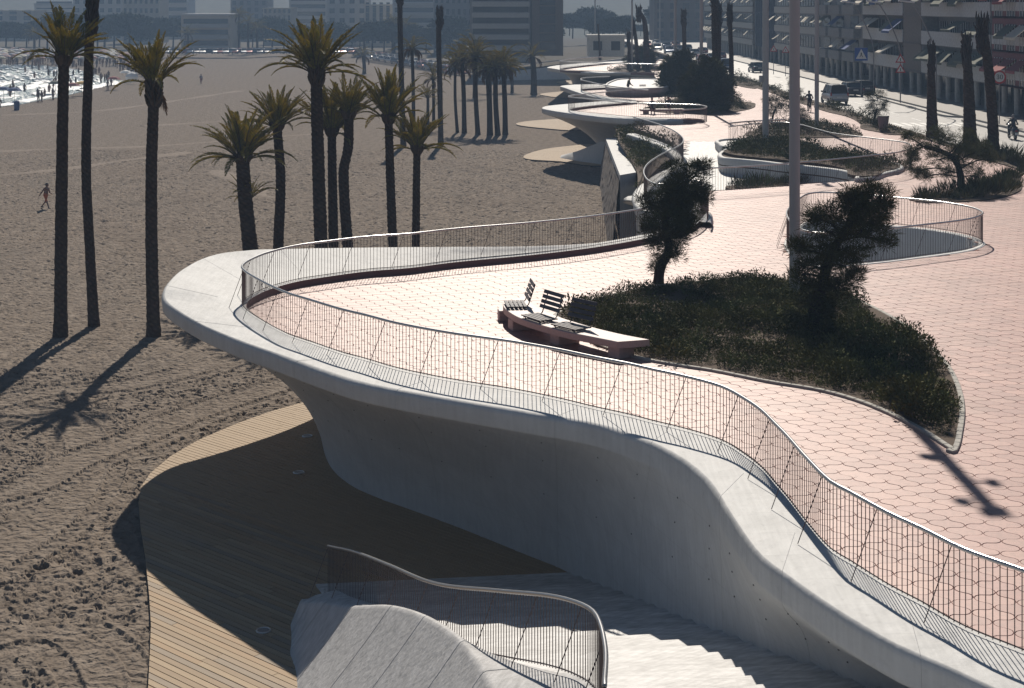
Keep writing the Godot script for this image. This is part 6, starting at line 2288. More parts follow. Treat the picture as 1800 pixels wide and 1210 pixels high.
func bathers(shore: Array) -> void:
	var g := RandomNumberGenerator.new()
	g.seed = 12
	# parasols that can be told apart
	var near := [[97, 162, "awning_green"], [128, 166, "awning_red"], [143, 163, "awning_yellow"], [25, 176, "awning_blue"], [6, 174, "awning_blue"], [200, 153, "awning_red"], [232, 143, "awning_white"], [221, 140, "awning_white"]]
	var names := ["olive beach parasol beside the water left of the leftmost palm", "maroon beach parasol just right of the leftmost palm trunk", "yellow beach parasol by the second bare palm trunk", "dark blue beach parasol near the left edge beside the water", "blue beach parasol at the very left edge of the picture", "red beach parasol low on the sand right of the tall bare palm", "white tilted beach parasol with a dark mark near the green-crowned palm", "small white beach parasol next to the tilted one"]
	for k in near.size():
		var q: Array = near[k]
		var p := spot(q[0], q[1] + 5, 0.0)
		var t := thing("beach_parasol", names[k], "parasol", p, 0, "")
		parasol(t, M[q[2]], 1.15, k == 6)
	# the far crowd reads as one mass
	var pa := MB.new()
	parasol_shape(pa, 1.1)
	var pm := pa.mesh()
	var list := []
	var cols := []
	for k in 170:
		var u := g.randf_range(-20, 262)
		var v := g.randf_range(97, 116) + (maxf(0.0, u - 190.0) * 0.32 if u > 190 else 0.0)
		if v < 96 or v > 147: continue
		var p := spot(u, v, 0.0)
		list.append(Transform3D(Basis(Vector3(1, 0, 0), g.randf_range(-0.3, 0.3)), p))
		cols.append([Color(0.5, 0.5, 0.5), Color(0.2, 0.22, 0.28), Color(0.35, 0.2, 0.18), Color(0.4, 0.38, 0.3), Color(0.12, 0.12, 0.14)][g.randi() % 5])
	var c := many("parasol_crowd", pm, M.cloth, list, self, cols)
	tag(c, "mass of small parasols crowding the far beach behind the palms", "parasols")
	var person := MB.new()
	person.ball(Vector3(0, 1.58, 0), Vector3(0.12, 0.14, 0.12), 8, 5)
	person.tube([Vector3(0, 0.8, 0), Vector3(0, 1.1, 0), Vector3(0, 1.38, 0), Vector3(0, 1.48, 0)], [0.15, 0.14, 0.19, 0.07], 8)
	for s in [-1, 1]:
		person.tube([Vector3(0.1 * s, 0, 0.05 * s), Vector3(0.1 * s, 0.45, 0), Vector3(0.08 * s, 0.85, 0)], [0.06, 0.07, 0.1], 6)
		person.tube([Vector3(0.2 * s, 1.38, 0), Vector3(0.26 * s, 1.1, 0.03), Vector3(0.25 * s, 0.82, 0.1)], [0.055, 0.05, 0.035], 6)
	var bm := person.mesh(Vector3.ZERO, true)
	list = []
	cols = []
	for k in 240:
		var u := g.randf_range(-20, 262)
		var v := g.randf_range(99, 119) + (maxf(0.0, u - 190.0) * 0.32 if u > 190 else 0.0)
		list.append(Transform3D(Basis(Vector3.UP, g.randf() * TAU), spot(u, v, 0.0)))
		cols.append(Color(0.18, 0.10, 0.07) * g.randf_range(0.4, 1.3))
	for k in 50:
		var i := g.randi() % (shore.size() - 20)
		var p: Vector3 = shore[i]
		list.append(Transform3D(Basis(Vector3.UP, g.randf() * TAU), p + Vector3(g.randf_range(-14, 1.5), -0.35, g.randf_range(-2, 3))))
		cols.append(Color(0.16, 0.09, 0.06) * g.randf_range(0.4, 1.2))
	var cr := many("bathing_crowd", bm, M.cloth, list, self, cols)
	tag(cr, "crowd of tiny bathers in the shallow water and on the far shore", "crowd")
	var far_names := ["bather standing with a companion at the water's edge left of the leftmost palm", "second bather of the pair at the water's edge left of the leftmost palm", "bather between the leftmost palm and the bare palm, in the surf", "dark bather standing in the surf right of the bare palm", "taller bather next to the dark one in the surf right of the bare palm", "sunbather sitting on the sand under the red parasol", "bather alone in the water near the left edge", "bather on the sand between the parasols at the left"]
	var k := 0
	for q in [[67, 180], [73, 180], [124, 156], [177, 147], [184, 147], [189, 160], [22, 158], [93, 176]]:
		var o := hang("person", bm, M.skin_far, self, Transform3D(Basis(Vector3.UP, k * 1.3), spot(q[0], q[1], 0.0)))
		tag(o, far_names[k], "person", "bathers by the water")
		k += 1
	var bb := spot(29, 194, 0.0)
	var bt := thing("litter_bin", "blue litter bin on the sand near the left edge of the picture", "litter bin", bb)
	var b := MB.new()
	b.tube([Vector3(0, -0.05, 0), Vector3(0, 0.15, 0), Vector3(0, 1.0, 0), Vector3(0, 1.08, 0)], [0.3, 0.34, 0.38, 0.3], 12)
	part("body", b, M.awning_blue, bt, true)
	var l := MB.new()
	l.ball(Vector3(0, 1.1, 0), Vector3(0.36, 0.16, 0.36), 12, 6)
	part("lid", l, M.awning_blue, bt, true)

func parasol_shape(b: MB, r: float) -> void:
	for k in 8:
		var a := TAU * k / 8
		var c := TAU * (k + 1) / 8
		var p := Vector3(cos(a) * r, 1.75, sin(a) * r)
		var q := Vector3(cos(c) * r, 1.75, sin(c) * r)
		var pm := Vector3(cos(a) * r * 0.6, 2.05, sin(a) * r * 0.6)
		var qm := Vector3(cos(c) * r * 0.6, 2.05, sin(c) * r * 0.6)
		b.tri(Vector3(0, 2.2, 0), qm, pm)
		b.quad(pm, qm, q, p)
	b.tube([Vector3(0, -0.1, 0), Vector3(0, 2.2, 0)], 0.025, 5)

func parasol(t: Node3D, m: Material, r: float, tilted: bool) -> void:
	var b := MB.new()
	for k in 8:
		var a := TAU * k / 8
		var c := TAU * (k + 1) / 8
		var p := Vector3(cos(a) * r, 1.7, sin(a) * r)
		var q := Vector3(cos(c) * r, 1.7, sin(c) * r)
		var pm := Vector3(cos(a) * r * 0.6, 2.05, sin(a) * r * 0.6)
		var qm := Vector3(cos(c) * r * 0.6, 2.05, sin(c) * r * 0.6)
		b.tri(Vector3(0, 2.2, 0), qm, pm)
		b.quad(pm, qm, q, p)
	var o := part("canopy", b, m, t)
	if tilted: o.transform = Transform3D(Basis(Vector3(1, 0, 0), 1.1), Vector3(0, 0.4, -1.2))
	var s := MB.new()
	s.tube([Vector3(0, -0.1, 0), Vector3(0, 2.2, 0)], 0.025, 6)
	var st := part("stick", s, M.grey_metal, t)
	if tilted: st.transform = o.transform

var counted := {}
# a label that says how a small far thing stands to the nearest landmark on its left
func beside(what: String, u: float, where: String) -> String:
	var best := "the left edge"
	for m in [[106, "the leftmost palm"], [156, "the tall bare palm"], [268, "the leaf-sheath palm"], [318, "the low cream building"], [405, "the cream building's corner"], [556, "the tallest clump palm"], [612, "the kinked palm"], [705, "the slim bare trunk"], [773, "the forked dead palm"], [837, "the tallest dark-row palm"], [935, "the brown slab tower"], [1035, "the low white hut"], [1111, "the thin lamp pole"], [1135, "the hooked dead trunk"], [1187, "the left bush's lamp pole"], [1233, "the big bush's lamp pole"], [1285, "the slender dead trunk"]]:
		if u >= m[0]: best = m[1]
	var key := what + where + best
	counted[key] = counted.get(key, 0) + 1
	return "%s %s, %s right of %s" % [what, where, ["first", "second", "third", "fourth", "fifth", "sixth", "seventh", "eighth", "ninth", "tenth", "eleventh", "twelfth"][mini(counted[key] - 1, 11)], best]

# ---------- vehicles ----------
# rear towards +z; stations [z, low, high, half width]
func car(called: String, label: String, at: Vector3, turn: float, paint: String, tall: bool, category := "car") -> Node3D:
	var t := thing(called, label, category, at, turn)
	var P0: Material = M.paint[paint]
	var st := [[2.1, 0.42, 0.72, 0.70], [2.08, 0.34, 0.95, 0.80], [1.95, 0.24, 1.04, 0.86], [1.2, 0.22, 1.04, 0.88], [-0.2, 0.22, 1.02, 0.88], [-1.1, 0.22, 0.98, 0.88], [-1.75, 0.26, 0.82, 0.84], [-2.02, 0.34, 0.68, 0.74], [-2.1, 0.42, 0.58, 0.6]]
	if not tall: st = [[1.98, 0.42, 0.68, 0.68], [1.95, 0.32, 0.86, 0.80], [1.8, 0.22, 0.92, 0.86], [1.2, 0.2, 0.92, 0.87], [-0.1, 0.2, 0.9, 0.87], [-0.9, 0.2, 0.88, 0.87], [-1.6, 0.24, 0.74, 0.82], [-1.92, 0.32, 0.62, 0.72], [-2.0, 0.4, 0.54, 0.6]]
	var rows := []
	for s in st:
		var row := []
		var w: float = s[3]
		var lo: float = s[1]
		var hi: float = s[2]
		for p in [[-0.86, 0.0], [-0.97, 0.12], [-1.0, 0.45], [-0.97, 0.85], [-0.88, 1.0], [0.88, 1.0], [0.97, 0.85], [1.0, 0.45], [0.97, 0.12], [0.86, 0.0]]:
			row.append(Vector3(p[0] * w, lerpf(lo, hi, p[1]), s[0]))
		rows.append(row)
	var b := MB.new()
	b.loft(rows, true)
	for e in [0, rows.size() - 1]:
		for k in range(1, 9):
			if e == 0: b.tri(rows[e][0], rows[e][k + 1], rows[e][k])
			else: b.tri(rows[e][0], rows[e][k], rows[e][k + 1])
	part("body", b, P0, t, true)
	# greenhouse
	var y0: float = 1.0 if tall else 0.88
	var y1: float = 1.74 if tall else 1.36
	var zr0 := 2.0 if tall else 1.85
	var zr1 := 1.82 if tall else 1.25
	var zf0 := -1.15
	var zf1 := -0.3
	var wb := 0.82
	var wt := 0.68
	var q := [Vector3(-wb, y0, zr0), Vector3(wb, y0, zr0), Vector3(wb, y0, zf0), Vector3(-wb, y0, zf0), Vector3(-wt, y1, zr1), Vector3(wt, y1, zr1), Vector3(wt, y1, zf1), Vector3(-wt, y1, zf1)]
	var gl := MB.new()
	gl.quad(q[0], q[4], q[5], q[1])
	part("rear_window", gl, M.glass, t)
	gl = MB.new()
	gl.quad(q[2], q[6], q[7], q[3])
	part("windscreen", gl, M.glass, t)
	for s in [[1, 5, 6, 2], [3, 7, 4, 0]]:
		gl = MB.new()
		gl.quad(q[s[0]], q[s[1]], q[s[2]], q[s[3]])
		part("side_window", gl, M.glass, t)
	var rf := MB.new()
	var rrow := []
	for f in 7:
		var z := lerpf(zr1 + 0.04, zf1 - 0.04, f / 6.0)
		var lift := 0.06 * sin(PI * (0.15 + 0.7 * f / 6.0))
		rrow.append([Vector3(-wt - 0.02, y1 - 0.03, z), Vector3(-wt * 0.8, y1 + lift * 0.8, z), Vector3(0, y1 + lift + 0.02, z), Vector3(wt * 0.8, y1 + lift * 0.8, z), Vector3(wt + 0.02, y1 - 0.03, z)])
	rf.loft(rrow)
	for k in 4:
		rf.tube([q[k] + Vector3(0, -0.03, 0), q[k + 4]], 0.05, 6)
	for s in [-1, 1]:
		rf.tube([Vector3(s * (wb + 0.01), y0 - 0.02, 0.5), Vector3(s * (wt + 0.01), y1, 0.5)], 0.035, 5)
	part("roof", rf, P0, t, true)
	for z in [1.3, -1.3]:
		for s in [-1, 1]:
			var w := MB.new()
			w.tube([Vector3(s * 0.68, 0.31, z), Vector3(s * 0.7, 0.31, z), Vector3(s * 0.86, 0.31, z), Vector3(s * 0.88, 0.31, z)], [0.26, 0.31, 0.31, 0.27], 16)
			var wn := part("wheel", w, M.tyre, t)
			var rim := MB.new()
			rim.tube([Vector3(s * 0.87, 0.31, z), Vector3(s * 0.895, 0.31, z)], [0.19, 0.16], 12)
			part("rim", rim, M.grey_metal, wn)
	for s in [-1, 1]:
		var l := MB.new()
		l.box(Vector3(s * 0.76, (y0 - 0.14) if not tall else 0.95, zr0 + 0.06), Vector3(0.14, 0.3 if tall else 0.2, 0.1), Basis.IDENTITY, 0.02)
		part("tail_lamp", l, M.red_light, t)
		var m := MB.new()
		m.ball(Vector3(s * 0.98, y0 + 0.08, -0.75), Vector3(0.1, 0.08, 0.06), 8, 5)
		part("mirror", m, M.black, t, true)
	var bp := MB.new()
	bp.box(Vector3(0, 0.42, st[1][0] + 0.02), Vector3(1.5, 0.2, 0.14), Basis.IDENTITY, 0.04)
	part("bumper", bp, M.black if paint != "silver" else M.paint.grey, t)
	var pl := MB.new()
	pl.box(Vector3(0, 0.68, st[1][0] + 0.03), Vector3(0.5, 0.11, 0.03))
	part("number_plate", pl, M.white_sign, t)
	return t

func make_traffic() -> void:
	car("van", "light grey van seen from behind on the road", Vector3(29.35, ROAD, -145.0), 0.03, "silver", true, "van")
	var dark := car("parked_car", "dark hatchback seen from behind, right of the light grey van", Vector3(33.4, ROAD, -157.0), 0.05, "dark", false)
	var c := copy_of(dark, "dark car half hidden behind the dark hatchback at the kerb")
	c.position = Vector3(35.3, ROAD, -160.5)
	c = copy_of(dark, "dark car on the road between the two pale lamp poles, under the house fronts")
	c.position = Vector3(32.6, ROAD, -212.0)
	car("van", "dark van behind the slender dead trunk near the road", Vector3(28.9, ROAD, -216.0), 0.0, "blue", true, "van")
	var pal := ["silver", "dark", "white", "grey", "blue", "red"]
	var g := RandomNumberGenerator.new()
	g.seed = 88
	var proto := car("parked_car", "small distant car in the line of cars at the back of the street", Vector3(30, ROAD, -250), 0, "white", false)
	proto.set_meta("group", "cars at the far end of the street")
	for k in 14:
		var d := copy_of(proto, "", "cars at the far end of the street")
		d.position = Vector3(29.0 + 2.6 * (k % 3) + g.randf_range(-0.3, 0.3), ROAD, -246.0 - 8.0 * k + g.randf_range(-2, 2))
		d.rotation.y = 0.0 if k % 3 else PI
		var col: String = pal[g.randi() % 6]
		d.set_meta("label", beside("distant " + col + " car", 900.0 + LENS * d.position.x / -d.position.z, ["in the left lane", "in mid street", "by the right kerb"][k % 3]))
		repaint(d, col)
	for k in 34:
		var d := copy_of(proto, "", "cars parked in a row behind the far beach")
		var u := 285.0 + k * 10.2 + g.randf_range(-2, 2)
		var col: String = pal[g.randi() % 6]
		d.set_meta("label", beside(col + " parked car", u, "behind the far beach"))
		d.position = spot(u, 94.5, 1.3)
		d.rotation.y = g.randf_range(-0.3, 0.3) + (PI / 2.0 if k % 4 == 0 else PI)
		repaint(d, col)
	for k in 46:
		var d := copy_of(proto, "", "cars in the car park behind the beach")
		var row := k % 3
		var f := (k / 3) / 15.0
		var p := spot(lerpf(642, 812, f) - row * 12, lerpf(101, 126, f) - row * 4.0 + 4.0, 0.35)
		d.position = Vector3(p.x, clampf(0.02 + (-p.z - 296.0) * 0.008, 0.02, 1.3), p.z)
		d.rotation.y = PI + 0.5 + g.randf_range(-0.15, 0.15)
		var col: String = pal[g.randi() % 6]
		d.set_meta("label", beside(col + " car", 900.0 + LENS * p.x / -p.z, ["in the front parking row", "in the middle parking row", "in the back parking row"][row]))
		repaint(d, col)
	# blue scooter-like rider is built with the people

func repaint(o: Node3D, paint: String) -> void:
	for n in ["body", "roof"]:
		(o.get_node(n) as MeshInstance3D).material_override = M.paint[paint]

# ---------- people ----------
# bones [from, to, radius, radius, colour]: joined with a smooth union and meshed as surface nets
func flesh(bones: Array, cell: float, k := 0.03) -> MB:
	var lo := Vector3(INF, INF, INF)
	var hi := -lo
	for q in bones:
		var r: float = maxf(q[2], q[3]) + 3.0 * cell + k
		for e in [q[0], q[1]]:
			lo = lo.min(e - Vector3(r, r, r))
			hi = hi.max(e + Vector3(r, r, r))
	var n := Vector3i(((hi - lo) / cell).ceil()) + Vector3i(2, 2, 2)
	var f := PackedFloat32Array()
	f.resize(n.x * n.y * n.z)
	var who := PackedInt32Array()
	who.resize(f.size())
	var bestd := PackedFloat32Array()
	bestd.resize(f.size())
	bestd.fill(1e9)
	for bi in bones.size():
		var q: Array = bones[bi]
		var a: Vector3 = q[0]
		var b: Vector3 = q[1]
		var ra: float = q[2]
		var rb: float = q[3]
		var reach := maxf(ra, rb) + 2.5 * cell + 2.0 * k
		var p0 := Vector3i(((a.min(b) - Vector3(reach, reach, reach) - lo) / cell).floor()).clamp(Vector3i.ZERO, n - Vector3i.ONE)
		var p1 := Vector3i(((a.max(b) + Vector3(reach, reach, reach) - lo) / cell).ceil()).clamp(Vector3i.ZERO, n - Vector3i.ONE)
		var ab := b - a
		var l2 := maxf(ab.length_squared(), 1e-8)
		for z in range(p0.z, p1.z + 1):
			for y in range(p0.y, p1.y + 1):
				for x in range(p0.x, p1.x + 1):
					var p := lo + Vector3(x, y, z) * cell
					var t := clampf((p - a).dot(ab) / l2, 0.0, 1.0)
					var d := p.distance_to(a + ab * t) - lerpf(ra, rb, t)
					var i := x + n.x * (y + n.y * z)
					f[i] += exp(-d / k)
					if d < bestd[i]:
						bestd[i] = d
						who[i] = bi
	var idx := PackedInt32Array()
	idx.resize(f.size())
	idx.fill(-1)
	var out := MB.new()
	out.tinted = true
	for z in n.z - 1:
		for y in n.y - 1:
			for x in n.x - 1:
				var base := x + n.x * (y + n.y * z)
				var s := 0
				var acc := Vector3.ZERO
				var cnt := 0
				var c := []
				for e in 8:
					var v := f[base + (e & 1) + n.x * ((e >> 1 & 1) + n.y * (e >> 2 & 1))]
					c.append(v)
					if v > 1.0: s |= 1 << e
				if s == 0 or s == 255: continue
				for e in [[0, 1], [2, 3], [4, 5], [6, 7], [0, 2], [1, 3], [4, 6], [5, 7], [0, 4], [1, 5], [2, 6], [3, 7]]:
					var va: float = c[e[0]]
					var vb: float = c[e[1]]
					if (va > 1.0) != (vb > 1.0):
						var da := -log(maxf(va, 1e-9))
						var db := -log(maxf(vb, 1e-9))
						var t := da / (da - db)
						var pa := Vector3(e[0] & 1, e[0] >> 1 & 1, e[0] >> 2 & 1)
						var pb := Vector3(e[1] & 1, e[1] >> 1 & 1, e[1] >> 2 & 1)
						acc += pa.lerp(pb, t)
						cnt += 1
				out.tint = bones[who[base]][4]
				idx[base] = out.add(lo + (Vector3(x, y, z) + acc / cnt) * cell)
	for z in range(1, n.z - 1):
		for y in range(1, n.y - 1):
			for x in range(1, n.x - 1):
				var base := x + n.x * (y + n.y * z)
				var in0 := f[base] > 1.0
				for ax in 3:
					var st: int = [1, n.x, n.x * n.y][ax]
					if (f[base + st] > 1.0) == in0: continue
					var u: int = [n.x, n.x * n.y, 1][ax]
					var w: int = [n.x * n.y, 1, n.x][ax]
					var q := [idx[base], idx[base - u], idx[base - u - w], idx[base - w]]
					if q.min() < 0: continue
					if in0: out.i.append_array([q[0], q[2], q[1], q[0], q[3], q[2]])
					else: out.i.append_array([q[0], q[1], q[2], q[0], q[2], q[3]])
	return out

# j: joints in the figure's own axes, facing +z
func person(label: String, at: Vector3, turn: float, j: Dictionary, skin: Color, shirt: Color, legs: Color, shins: Color, shoe: Color, hair: Color, hat := false, scale_ := 1.0) -> Node3D:
	var t := thing("person", label, "person", at, turn)
	var B := []
	var V := func(a): return Vector3(a[0], a[1], a[2]) * scale_
	var hip: Vector3 = V.call(j.hip)
	var chest: Vector3 = V.call(j.chest)
	var head: Vector3 = V.call(j.head)
	var up := (chest - hip).normalized()
	var sx := Vector3(1, 0, 0)
	B.append([hip - sx * 0.06, hip + sx * 0.06, 0.125, 0.125, legs])
	B.append([hip, hip.lerp(chest, 0.5), 0.125, 0.125, shirt])
	B.append([hip.lerp(chest, 0.5), chest, 0.125, 0.14, shirt])
	B.append([chest + up * 0.06 - sx * 0.12, chest + up * 0.06 + sx * 0.12, 0.075, 0.075, shirt])
	B.append([chest + up * 0.1, head - up * 0.06, 0.055, 0.05, skin])
	B.append([head - Vector3(0, 0.035, -0.015), head + Vector3(0, 0.045, 0), 0.078, 0.088, skin])
	var face: Vector3 = V.call(j.get("face", [0, 0, 1])).normalized()
	B.append([head + face * 0.085 - Vector3(0, 0.005, 0), head + face * 0.1 - Vector3(0, 0.03, 0), 0.014, 0.017, skin])
	for s in [-1.0, 1.0]:
		var side := "l" if s < 0 else "r"
		var sh: Vector3 = chest + up * 0.06 + sx * 0.19 * s
		var el: Vector3 = V.call(j["elbow_" + side])
		var ha: Vector3 = V.call(j["hand_" + side])
		B.append([sh, el, 0.055, 0.042, shirt if shirt != skin else skin])
		B.append([el, ha, 0.042, 0.03, skin])
		var hd := (ha - el).normalized()
		B.append([ha, ha + hd * 0.06, 0.032, 0.03, skin])
		var hj: Vector3 = hip + sx * 0.09 * s
		var kn: Vector3 = V.call(j["knee_" + side])
		var an: Vector3 = V.call(j["foot_" + side])
		B.append([hj, kn, 0.09, 0.06, legs])
		B.append([kn, an + Vector3(0, 0.06, 0), 0.058, 0.04, shins])
		var toe: Vector3 = j.get("toe_" + side, Vector3(0.02 * s, -0.02, 0.16))
		B.append([an + Vector3(0, 0.035, -0.03), an + Vector3(0, 0.035, 0) + toe, 0.042, 0.03, shoe])
	var b := flesh(B, 0.026, 0.022)
	# fingers and thumbs
	for side in ["l", "r"]:
		var el: Vector3 = V.call(j["elbow_" + side])
		var ha: Vector3 = V.call(j["hand_" + side])
		var hd := (ha - el).normalized()
		var ac := hd.cross(Vector3(0, 0.3, 1)).normalized()
		b.tint = skin
		for q in 4:
			var p := ha + hd * 0.075 + ac * (q - 1.5) * 0.018
			b.tube([p, p + hd * 0.04, p + hd * (0.065 + 0.008 * (q % 2)) + Vector3(0, -0.015, 0.012)], [0.010, 0.009, 0.007], 5)
		var th := ha + hd * 0.03 + ac * 0.03
		b.tube([th, th + ac * 0.025 + hd * 0.03, th + ac * 0.03 + hd * 0.055], [0.011, 0.010, 0.008], 5)
	part("body", b, M.body, t, true)
	var h := MB.new()
	h.tinted = true
	h.tint = hair
	var fl := Vector3(face.x, 0, face.z).normalized()
	h.ball(head + Vector3(0, 0.06, 0) - fl * 0.02, Vector3(0.1, 0.085, 0.105), 12, 7)
	if hat:
		h.tube([head + Vector3(0, 0.055, 0), head + Vector3(0, 0.07, 0)], [0.19, 0.15], 14)
	else:
		h.ball(head + Vector3(0, 0.0, 0) - fl * 0.05, Vector3(0.085, 0.09, 0.07), 10, 6)
	part("hat" if hat else "hair", h, M.body, t, true)
	return t

func make_people() -> void:
	M.body = painted("skin_and_clothes", Color(1, 1, 1), 0.75)
	var skin := Color(0.20, 0.11, 0.075)
	var pale := Color(0.36, 0.20, 0.16)
	var dark := Color(0.02, 0.02, 0.025)
	# walker on the beach
	person("person in orange shorts and a dark cap walking across the sand on the left", spot(80, 367, 0.0), 1.15,
		{"hip": [0, 0.93, 0], "chest": [0, 1.32, 0.05], "head": [0, 1.60, 0.12], "elbow_l": [-0.28, 1.08, -0.14], "hand_l": [-0.24, 0.92, -0.3], "elbow_r": [0.27, 1.08, 0.1], "hand_r": [0.2, 1.0, 0.32],
		"knee_l": [-0.09, 0.5, 0.16], "foot_l": [-0.09, 0.04, 0.34], "knee_r": [0.09, 0.5, -0.06], "foot_r": [0.09, 0.06, -0.42]}, skin, skin, Color(0.45, 0.11, 0.03), skin, dark, dark)
	person("small person standing alone on the far sand right of the green-crowned palm", spot(353, 148, 0.0), 0.4,
		{"hip": [0, 0.93, 0], "chest": [0, 1.33, 0.0], "head": [0, 1.62, 0.02], "elbow_l": [-0.27, 1.1, 0.0], "hand_l": [-0.2, 1.3, 0.22], "elbow_r": [0.27, 1.08, 0.0], "hand_r": [0.26, 0.82, 0.06],
		"knee_l": [-0.1, 0.5, 0.03], "foot_l": [-0.12, 0.04, 0.0], "knee_r": [0.1, 0.5, 0.03], "foot_r": [0.12, 0.04, 0.0]}, skin, Color(0.2, 0.2, 0.25), Color(0.25, 0.1, 0.1), skin, skin, dark)
	person("person in a dark cap and long clothes standing on the third prow", spot(1104, 167, TOP), 1.3,
		{"hip": [0, 0.95, 0], "chest": [0, 1.34, 0.08], "head": [0, 1.61, 0.2], "elbow_l": [-0.25, 1.1, 0.2], "hand_l": [-0.16, 0.98, 0.42], "elbow_r": [0.25, 1.1, 0.2], "hand_r": [0.16, 0.95, 0.4],
		"knee_l": [-0.1, 0.5, 0.08], "foot_l": [-0.11, 0.03, 0.0], "knee_r": [0.1, 0.5, 0.02], "foot_r": [0.11, 0.03, -0.08]}, pale, Color(0.05, 0.055, 0.04), Color(0.04, 0.04, 0.045), Color(0.04, 0.04, 0.045), dark, dark, true)
	# two on a bench of the second prow
	var seat := {"hip": [0, 0.52, -0.05], "chest": [0, 0.94, 0.02], "head": [0, 1.24, 0.06], "elbow_l": [-0.28, 0.72, 0.1], "hand_l": [-0.16, 0.62, 0.36], "elbow_r": [0.28, 0.72, 0.1], "hand_r": [0.16, 0.62, 0.36],
		"knee_l": [-0.13, 0.5, 0.42], "foot_l": [-0.14, 0.03, 0.40], "knee_r": [0.13, 0.5, 0.42], "foot_r": [0.12, 0.03, 0.34]}
	var s1 := spot(1146, 201, TOP)
	var s2 := spot(1175, 199, TOP)
	person("person with bare shins sitting on the far bench, left one of the pair", s1, 0.15, seat, pale, Color(0.06, 0.07, 0.09), dark, pale, Color(0.4, 0.2, 0.2), dark)
	person("person in black sitting on the far bench, right one of the pair", s2, -0.1, seat, pale, dark, dark, pale, dark, dark)
	var bt := thing("bench", "pale stone bench under the seated pair on the second prow", "bench", Vector3((s1.x + s2.x) / 2.0, TOP, s1.z - 0.1))
	var b := MB.new()
	b.box(Vector3(0.1, 0.34, -0.15), Vector3(3.6, 0.16, 0.75), Basis(Vector3.UP, 0.12), 0.02)
	part("slab", b, M.granite, bt)
	for x in [-1.2, 1.3]:
		b = MB.new()
		b.box(Vector3(x, 0.13, -0.15), Vector3(0.45, 0.27, 0.55))
		part("support", b, M.granite, bt)
	# empty bench on the third prow
	var p3 := spot(1132, 166, TOP)
	var bt2 := thing("bench", "small pale stone bench with a folded seat at the edge of the round dark bed", "bench", p3)
	b = MB.new()
	b.box(Vector3(0, 0.38, 0), Vector3(1.6, 0.16, 1.4), Basis(Vector3.UP, 0.5), 0.02)
	part("slab", b, M.granite, bt2)
	b = MB.new()
	b.box(Vector3(0, 0.15, 0), Vector3(1.0, 0.3, 0.8), Basis(Vector3.UP, 0.5))
	part("support", b, M.granite, bt2)
	b = MB.new()
	for k in 3: b.box(Vector3(-0.1, 0.62 + k * 0.14, -0.2 - k * 0.05), Vector3(0.7, 0.1, 0.03), Basis(Vector3.UP, 0.3))
	part("seat_back", b, M.dark_slat, bt2)
	# cyclist seen from behind
	var cp := spot(1423, 197, TOP)
	bicycle("dark bicycle ridden away along the tiled path", cp)
	person("cyclist in dark clothes riding away along the tiled path", cp, PI,
		{"hip": [0, 1.0, -0.22], "chest": [0, 1.38, 0.06], "head": [0, 1.64, 0.16], "elbow_l": [-0.33, 1.16, 0.2], "hand_l": [-0.25, 1.02, 0.42], "elbow_r": [0.33, 1.16, 0.2], "hand_r": [0.25, 1.02, 0.42],
		"knee_l": [-0.11, 0.72, 0.12], "foot_l": [-0.12, 0.36, 0.02], "knee_r": [0.11, 0.58, 0.1], "foot_r": [0.12, 0.1, 0.0]}, pale, dark, dark, dark, dark, dark)
	# scooter and rider seen from behind
	var mp := spot(1780, 245, ROAD)
	scooter("dark motor scooter seen from behind at the right edge of the road", mp)
	person("scooter rider with a pale helmet seen from behind", mp, PI,
		{"hip": [0, 0.82, -0.3], "chest": [0, 1.24, -0.18], "head": [0, 1.52, -0.12], "elbow_l": [-0.36, 1.0, 0.02], "hand_l": [-0.28, 0.98, 0.32], "elbow_r": [0.36, 1.0, 0.02], "hand_r": [0.28, 0.98, 0.32],
		"knee_l": [-0.22, 0.62, 0.1], "foot_l": [-0.2, 0.24, 0.12], "knee_r": [0.22, 0.62, 0.1], "foot_r": [0.2, 0.24, 0.12]}, pale, Color(0.05, 0.055, 0.065), dark, dark, dark, Color(0.25, 0.25, 0.25))

func wheel_ring(c: Vector3, r: float, w: float) -> MB:
	var b := MB.new()
	var ring := []
	for k in 21: ring.append(c + Vector3(0, cos(TAU * k / 20) * r, sin(TAU * k / 20) * r))
	b.tube(ring, w, 6, false)
	return b

func bicycle(label: String, at: Vector3) -> void:
	var t := thing("bicycle", label, "bicycle", at, PI)
	for z in [-0.52, 0.52]:
		var w := part("wheel", wheel_ring(Vector3(0, 0.34, z), 0.32, 0.022), M.tyre, t, true)
		var s := MB.new()
		for k in 10: s.tube([Vector3(0, 0.34, z), Vector3(0, 0.34 + cos(TAU * k / 10) * 0.31, z + sin(TAU * k / 10) * 0.31)], 0.003, 3, false)
		part("spokes", s, M.grey_metal, w)
	var f := MB.new()
	for e in [[[0, 0.34, -0.52], [0, 0.86, -0.2]], [[0, 0.34, -0.52], [0, 0.3, -0.08]], [[0, 0.3, -0.08], [0, 0.92, -0.22]], [[0, 0.3, -0.08], [0, 0.8, 0.36]], [[0, 0.82, -0.19], [0, 0.88, 0.34]], [[0, 0.34, 0.52], [0, 0.98, 0.33]]]:
		f.tube([Vector3(e[0][0], e[0][1], e[0][2]), Vector3(e[1][0], e[1][1], e[1][2])], 0.018, 6)
	part("frame", f, M.black, t)
	var h := MB.new()
	h.tube([Vector3(-0.28, 1.0, 0.4), Vector3(-0.1, 1.0, 0.34), Vector3(0.1, 1.0, 0.34), Vector3(0.28, 1.0, 0.4)], 0.014, 6)
	part("handlebar", h, M.grey_metal, t)
	var s := MB.new()
	s.ball(Vector3(0, 0.95, -0.23), Vector3(0.09, 0.035, 0.14), 10, 5)
	part("saddle", s, M.black, t, true)

